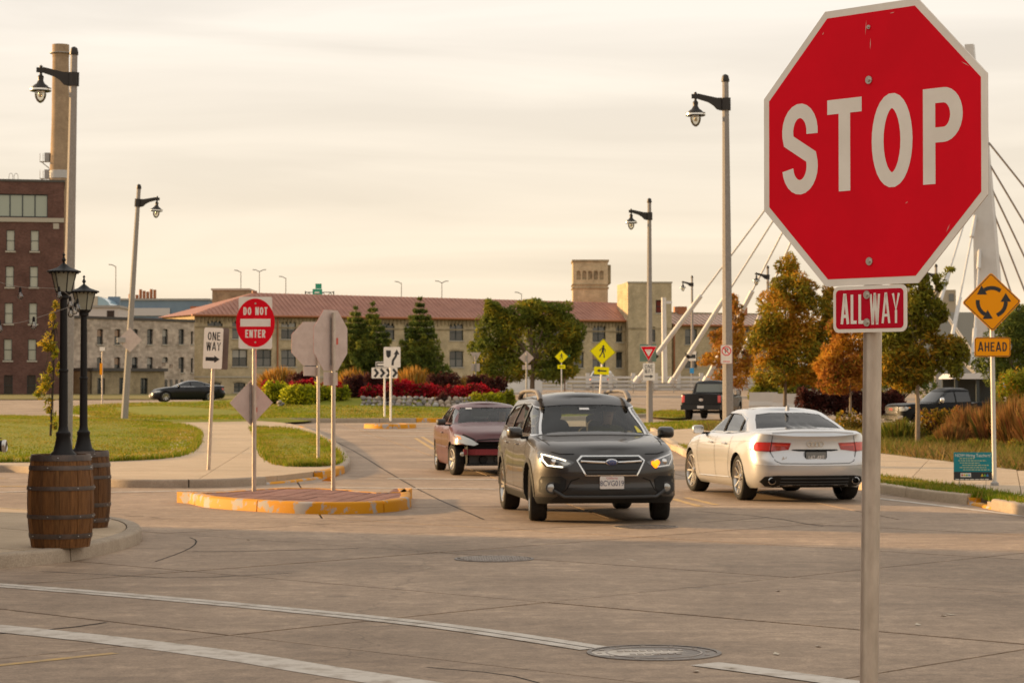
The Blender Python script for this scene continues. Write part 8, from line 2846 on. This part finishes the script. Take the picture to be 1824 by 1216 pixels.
sil.panel('grille', [(-0.33, 0.72), (0.33, 0.72), (0.36, 0.62), (0.24, 0.3), (-0.24, 0.3), (-0.36, 0.62)], 'F', GRILB, off=0.006)
sil.mirror(0.72, 1.03, SILV, y=0.86, sz=(0.12, 0.19, 0.135))
sil.interior(xs=0.0, zs=0.40)

# ---------------------------------------------------------------- damaged red saloon
MAR = M('maroon_paint', (0.075, 0.005, 0.005), 0.4, 0.1, coat=0.4)
CIV = dict(F=2.18, B=-2.22, W=0.855, Lf=0.60, nf=2.4, Lr=0.5, nr=2.6, axles=(1.34, -1.28), wr=0.305, ar=0.345, rimk=0.66, tw=0.195, trk=0.98,
           paint=MAR, hollow=True, flare=0.01, spokes=7, spw=0.026, steer=8,
           zt=[(-2.22, 0.95), (-1.9, 1.0), (-1.2, 0.985), (0, 0.95), (0.9, 0.97), (1.4, 0.90), (1.9, 0.80), (2.18, 0.72)],
           zb=[(-2.22, 0.26), (-1.5, 0.18), (1.5, 0.18), (2.18, 0.22)],
           wt=[(0, 0.78), (0.1, 0.82), (0.3, 0.845), (0.6, 0.855), (0.85, 0.845), (0.95, 0.80), (1, 0.74)],
           xf=[(0, -0.06), (0.3, 0), (0.6, -0.01), (0.85, -0.06), (1, -0.20)], xr=[(0, 0.1), (0.3, 0), (0.6, 0.03), (1, 0.1)],
           plan=[(-2.3, 0.92), (-1, 1), (1.2, 1), (2.2, 0.95)],
           gf=[(0, 1.18), (0.5, 0.72), (0.9, 0.32), (1.0, 0.14)], gr=[(0, -1.68), (0.5, -1.25), (0.9, -0.86), (1, -0.66)],
           gw=[(0, 0.755), (0.4, 0.70), (0.8, 0.615), (0.92, 0.575), (0.97, 0.54), (1, 0.46)], zr=[(-1.7, 1.30), (-0.9, 1.345), (-0.2, 1.36), (0.4, 1.34), (1.2, 1.31)],
           wind=[(-0.645, 0.99), (-0.4, 1.012), (0, 1.022), (0.4, 1.012), (0.645, 0.99), (0.525, 1.285), (-0.525, 1.285)], wx=(0.1, 1.5),
           rear=[(-0.56, 1.03), (0.56, 1.03), (0.47, 1.275), (-0.47, 1.275)], rx=(-2.1, -0.65), zmir=1.25,
           side_win=[[(0.80, 0.985), (0.34, 1.235), (0.06, 1.285), (-0.02, 0.985)], [(-0.09, 0.985), (-0.04, 1.288), (-0.56, 1.275), (-0.98, 1.135), (-1.02, 1.0)]],
           boxes=[(1.80, 2.5, -0.60, 0.60, 0.10, 0.665), (1.55, 2.5, 0.601, 1.0, 0.05, 0.605), (1.55, 2.5, -1.0, -0.601, 0.05, 0.605)])
redc = Car('saloon_car', 'dark red saloon with its front bumper torn off, behind the grey estate car', (-0.55, 45.75, 0), -81.5, CIV)
t = redc.t
BEAM = M('beam_red', (0.20, 0.03, 0.035), 0.6)
MB().prism([(1.93, -0.66), (2.05, -0.45), (2.08, 0), (2.05, 0.45), (1.93, 0.66), (1.86, 0.66), (1.98, 0), (1.86, -0.66)], 0.405, 0.515, 'xy').build('crash_beam', BEAM, t)
MB().box(1.80, 1.86, -0.55, 0.55, 0.24, 0.40).build('radiator', PLASTG, t)
for z in (0.55, 0.60, 0.64): MB().tube([(1.95, -0.5, z), (1.97, 0.5, z)], 0.010, 6).build('grille_slat', PLAST, t)
MB().lathe([(0, 0.06), (0.07, 0.05), (0.085, 0.0)], 16, (1.86, -0.28, 0.31), axis='x').build('horn', PLAST, t, 50)
MB().lathe([(0, 0.05), (0.05, 0.04), (0.06, 0.0)], 16, (1.86, -0.02, 0.32), axis='x').build('horn', PLASTG, t, 50)
MB().box(1.80, 2.02, -0.62, 0.62, 0.20, 0.235).build('undertray', PLAST, t)
for sd in (1, -1):
    hl = [(0.40, 0.615), (0.48, 0.585), (0.62, 0.60), (0.80, 0.655), (0.825, 0.74), (0.80, 0.80), (0.66, 0.765), (0.52, 0.70)]
    H_ = redc.panel('headlight', [(sd * p[0], p[1]) for p in hl], 'F', LENS, off=0.012, th=0.02)
    redc.panel('indicator_lens', [(sd * 0.70, 0.70), (sd * 0.77, 0.705), (sd * 0.78, 0.765), (sd * 0.715, 0.755)], 'F', LENSA, off=0.017, parent=H_)
    redc.line('bonnet_gap', [(sd * 0.42, 0.66), (sd * 0.52, 0.72), (sd * 0.66, 0.79), (sd * 0.73, 0.85)], 'F', SEAM, wd=0.03, off=0.004)
    h, d = redc.ray(sd * 0.72, 0.42, 'F')
    MB().lathe([(0, 0.03), (0.04, 0.02), (0.045, -0.02)], 14, (1.9, sd * 0.68, 0.42), axis='x').build('fog_lamp', LENS, t, 50)
redc.line('bonnet_edge', [(-0.42, 0.685), (-0.2, 0.70), (0, 0.703), (0.2, 0.70), (0.42, 0.685)], 'F', SEAM, wd=0.022, off=0.004)
for ax in 'LR':
    redc.line('door_gap', [(0.92, 0.94), (0.95, 0.7), (0.86, 0.24)], ax, SEAM, wd=0.010)
    redc.line('door_gap', [(-0.055, 0.95), (-0.055, 0.24)], ax, SEAM, wd=0.010)
    redc.line('side_moulding', [(0.84, 0.52), (-0.9, 0.54)], ax, MAR, off=0.006, tube=0.010)
    for x in (0.05,): redc.line('door_handle', [(x, 0.80), (x + 0.16, 0.80)], ax, MAR, off=0.024, tube=0.014)
redc.mirror(0.66, 1.01, PLASTG, y=0.80, sz=(0.11, 0.19, 0.13))
MB().tube([(0.30, 0.02, 1.40), (0.10, 0.02, 1.455)], 0.006, 5).build('roof_aerial', PLAST, t)
redc.panel('parking_sticker', [(-0.42, 1.26), (-0.30, 1.26), (-0.30, 1.30), (-0.42, 1.30)], 'F', PLATEW, off=0.0)
redc.interior(xs=0.0, zs=0.38)
driver('shadowy driver in a yellow top inside the damaged red saloon', redc, 0.0, 0.36, 0.48, M('yellow_top', (0.42, 0.33, 0.05), 0.9), None, ('brown', (0.03, 0.022, 0.018)))

# ---------------------------------------------------------------- pickups
BLK = M('black_paint', (0.012, 0.011, 0.011), 0.25, 0.1, spec=0.35)
def pickup_spec(paint):
    return dict(F=3.02, B=-3.02, W=1.0, Lf=0.45, nf=3.2, Lr=0.16, nr=4.0, axles=(2.05, -1.75), wr=0.40, ar=0.47, adz=0.02, rimk=0.62, tw=0.26, paint=paint, hollow=False, flare=0.03, spokes=6, spw=0.05,
                zt=[(-3.02, 1.27), (-0.9, 1.27), (-0.75, 1.22), (1.0, 1.20), (1.4, 1.22), (2.4, 1.20), (3.02, 1.12)], zb=[(-3, 0.50), (3, 0.42)],
                wt=[(0, 0.96), (0.2, 0.99), (0.5, 1.0), (0.85, 0.99), (1, 0.95)], xf=[(0, 0), (0.9, -0.02), (1, -0.1)], xr=[(0, 0.02), (0.3, 0.0), (1, 0.02)], crown=0.03, blur=0.06,
                gf=[(0, 1.40), (0.5, 1.0), (0.92, 0.66), (1, 0.5)], gr=[(0, -0.78), (0.9, -0.70), (1, -0.6)], gw=[(0, 0.93), (0.5, 0.85), (0.9, 0.76), (1, 0.64)], Lgr=0.12,
                zr=[(-0.9, 1.87), (0, 1.90), (0.8, 1.87), (1.5, 1.85)], wind=[(-0.78, 1.28), (0.78, 1.28), (0.66, 1.74), (-0.66, 1.74)], wx=(0, 2),
                rear=[(-0.72, 1.36), (0.72, 1.36), (0.64, 1.76), (-0.64, 1.76)], rx=(-1, 0),
                side_win=[[(1.08, 1.27), (0.72, 1.70), (0.22, 1.75), (0.18, 1.27)], [(0.10, 1.27), (0.14, 1.75), (-0.58, 1.75), (-0.64, 1.30)]],
                boxes=[(-2.94, -0.86, -0.86, 0.86, 0.70, 1.6)])
S_ = pickup_spec(BLK)
S_['rglass'] = M('pale_reflecting_glass', (0.16, 0.17, 0.14), 0.05, spec=0.9)
pk = Car('pickup_truck', 'black pickup truck seen from behind near the bridge approach', (X_at(1248, 112) + 0.85, 114.9, elev(9, 114) - 0.0), 74, S_, cat='truck', lod=0.7)
t = pk.t
pk.panel('tailgate', [(-0.80, 1.235), (0.80, 1.235), (0.80, 0.78), (-0.80, 0.78)], 'B', BLK, off=0.012, th=0.012)
pk.panel('tailgate_handle', [(-0.12, 1.15), (0.12, 1.15), (0.10, 1.09), (-0.10, 1.09)], 'B', SEAM, off=0.018)
pk.panel('badge', ngon(14, 0.07, 0, 0, 0.99, 1.6), 'B', CHROME, off=0.02)
for sd in (1, -1): pk.panel('tail_light', [(sd * 0.82, 1.20), (sd * 0.97, 1.20), (sd * 0.97, 0.86), (sd * 0.82, 0.86)], 'B', LENSRB, off=0.012, th=0.01)
MB().box(-3.16, -3.0, -0.98, 0.98, 0.50, 0.74).build('rear_bumper', M('bumper_dark', (0.03, 0.03, 0.03), 0.4, 0.5), t)
o = MB().box(-3.18, -3.165, -0.16, 0.16, 0.58, 0.70).build('licence_plate', PLATEW, t)
MB().tube([(-3.1, 0, 0.46), (-2.7, 0, 0.44)], 0.05, 8).build('tow_hitch', PLAST, t)
MB().box(-2.0, -1.5, -0.7, 0.7, 0.32, 0.45).build('rear_axle', PLAST, t)
pk.mirror(1.0, 1.32, BLK, y=0.96, sz=(0.14, 0.24, 0.30))
for ax in 'LR':
    for x in (0.14, -0.66): pk.line('door_gap', [(x, 1.2), (x, 0.6)], ax, SEAM, wd=0.015)
    pk.line('bed_rail', [(-2.95, 1.25), (-0.9, 1.25)], ax, PLAST, off=0.004, tube=0.03)

S_ = pickup_spec(M('deep_black_paint', (0.007, 0.007, 0.007), 0.35, 0.0, spec=0.15))
S_['W'] = 1.02
gm = Car('pickup_truck', 'black sport truck facing left behind the roadside tree and tall grasses', (X_at(1690, 108), 108.0, -0.36), 199, S_, cat='truck', lod=0.7)
t = gm.t
gp = gm.panel('grille', [(-0.62, 1.08), (0.62, 1.08), (0.55, 0.74), (-0.55, 0.74)], 'F', GRILB, off=0.012, th=0.01)
for z in (0.80, 0.88, 0.96, 1.04): gm.line('grille_bar', [(-0.56, z), (0.56, z)], 'F', CHROME, off=0.03, tube=0.022, parent=gp)
text_obj('grille_badge', 'GMC', 0.17, M('badge_red', (0.6, 0.02, 0.02), 0.4), t, (3.06, 0, 0.93), rot=(R(90), 0, R(90)))
for sd in (1, -1): gm.panel('headlight', [(sd * 0.66, 1.06), (sd * 0.96, 1.08), (sd * 0.96, 0.88), (sd * 0.66, 0.86)], 'F', LENS, off=0.012)
gm.panel('headlight_side', [(2.6, 1.06), (3.0, 1.04), (3.0, 0.90), (2.72, 0.92)], 'L', LENS, off=0.008)
gm.panel('marker_lamp', [(2.58, 1.05), (2.68, 1.05), (2.68, 1.0), (2.58, 1.0)], 'L', LENSA, off=0.012)
MB().prism([(2.98, -1.0), (3.14, -0.8), (3.18, 0), (3.14, 0.8), (2.98, 1.0)], 0.48, 0.66, 'xy').build('front_bumper', CHROME, t)
for yy in (-0.5, 0.5): MB().tube([(3.1, yy, 0.4), (3.2, yy, 0.45), (3.1, yy, 0.5)], 0.03, 6).build('tow_hook', SWHITE, t)
gm.mirror(1.02, 1.36, CHROME, y=0.97, sz=(0.13, 0.22, 0.26))
for ax in 'LR':
    for x in (0.14, -0.66): gm.line('door_gap', [(x, 1.2), (x, 0.6)], ax, SEAM, wd=0.015)

# ---------------------------------------------------------------- far black saloon and far suv
S_ = dict(AUD); S_.update(paint=M('far_black_paint', (0.012, 0.012, 0.014), 0.22, 0.1, spec=0.35), hollow=False, rglass=GLASSD, spokes=8, spw=0.03, rimk=0.66, trk=0.99)
cm = Car('saloon_car', 'black saloon passing behind the roundabout at the left', (X_at(334, 150), 150.0, elev(-21, 150) + 0.05), 197, S_, lod=0.7)
for sd in (1, -1): cm.panel('headlight', [(sd * 0.50, 0.62), (sd * 0.86, 0.66), (sd * 0.88, 0.76), (sd * 0.55, 0.70)], 'F', LENS, off=0.008)
cm.panel('headlight_side', [(1.75, 0.70), (2.2, 0.66), (2.25, 0.60), (1.95, 0.64)], 'L', LENS, off=0.008)
cm.panel('grille', [(-0.6, 0.5), (0.6, 0.5), (0.5, 0.28), (-0.5, 0.28)], 'F', GRILB, off=0.008)
cm.line('grille_bar', [(-0.6, 0.55), (0.6, 0.55)], 'F', CHROME, off=0.02, tube=0.02)
cm.panel('taillight', [(-2.1, 0.9), (-2.38, 0.89), (-2.38, 0.78), (-2.15, 0.79)], 'L', LENSRB, off=0.008)
for ax in 'LR':
    cm.line('window_trim', [(0.9, 1.0), (-0.6, 1.003), (-1.38, 1.038)], ax, CHROME, wd=0.02, off=0.006)
    cm.line('door_gap', [(-0.07, 0.985), (-0.07, 0.28)], ax, SEAM, wd=0.014)
    for x in (0.05, -0.80): cm.line('door_handle', [(x, 0.845), (x + 0.2, 0.845)], ax, BLK, off=0.026, tube=0.016)
cm.mirror(0.72, 1.03, S_['paint'], y=0.86)
cm.plate('F', 0.40, '100', off=0.02)

S_ = dict(SUB); S_.update(paint=M('pale_blue_paint', (0.36, 0.38, 0.40), 0.3, 0.5, coat=1.0), hollow=False, clad=None)
sv = Car('suv_car', 'tiny pale suv driving onto the bridge, seen from behind', (X_at(1075, 196), 196.0, elev(8, 196)), 78, S_, lod=0.6)
for sd in (1, -1): sv.panel('tail_light', [(sd * 0.70, 1.05), (sd * 0.86, 1.05), (sd * 0.86, 0.75), (sd * 0.70, 0.78)], 'B', LENSRB, off=0.01)
sv.panel('rear_bumper', [(-0.8, 0.55), (0.8, 0.55), (0.75, 0.38), (-0.75, 0.38)], 'B', PLAST, off=0.01)
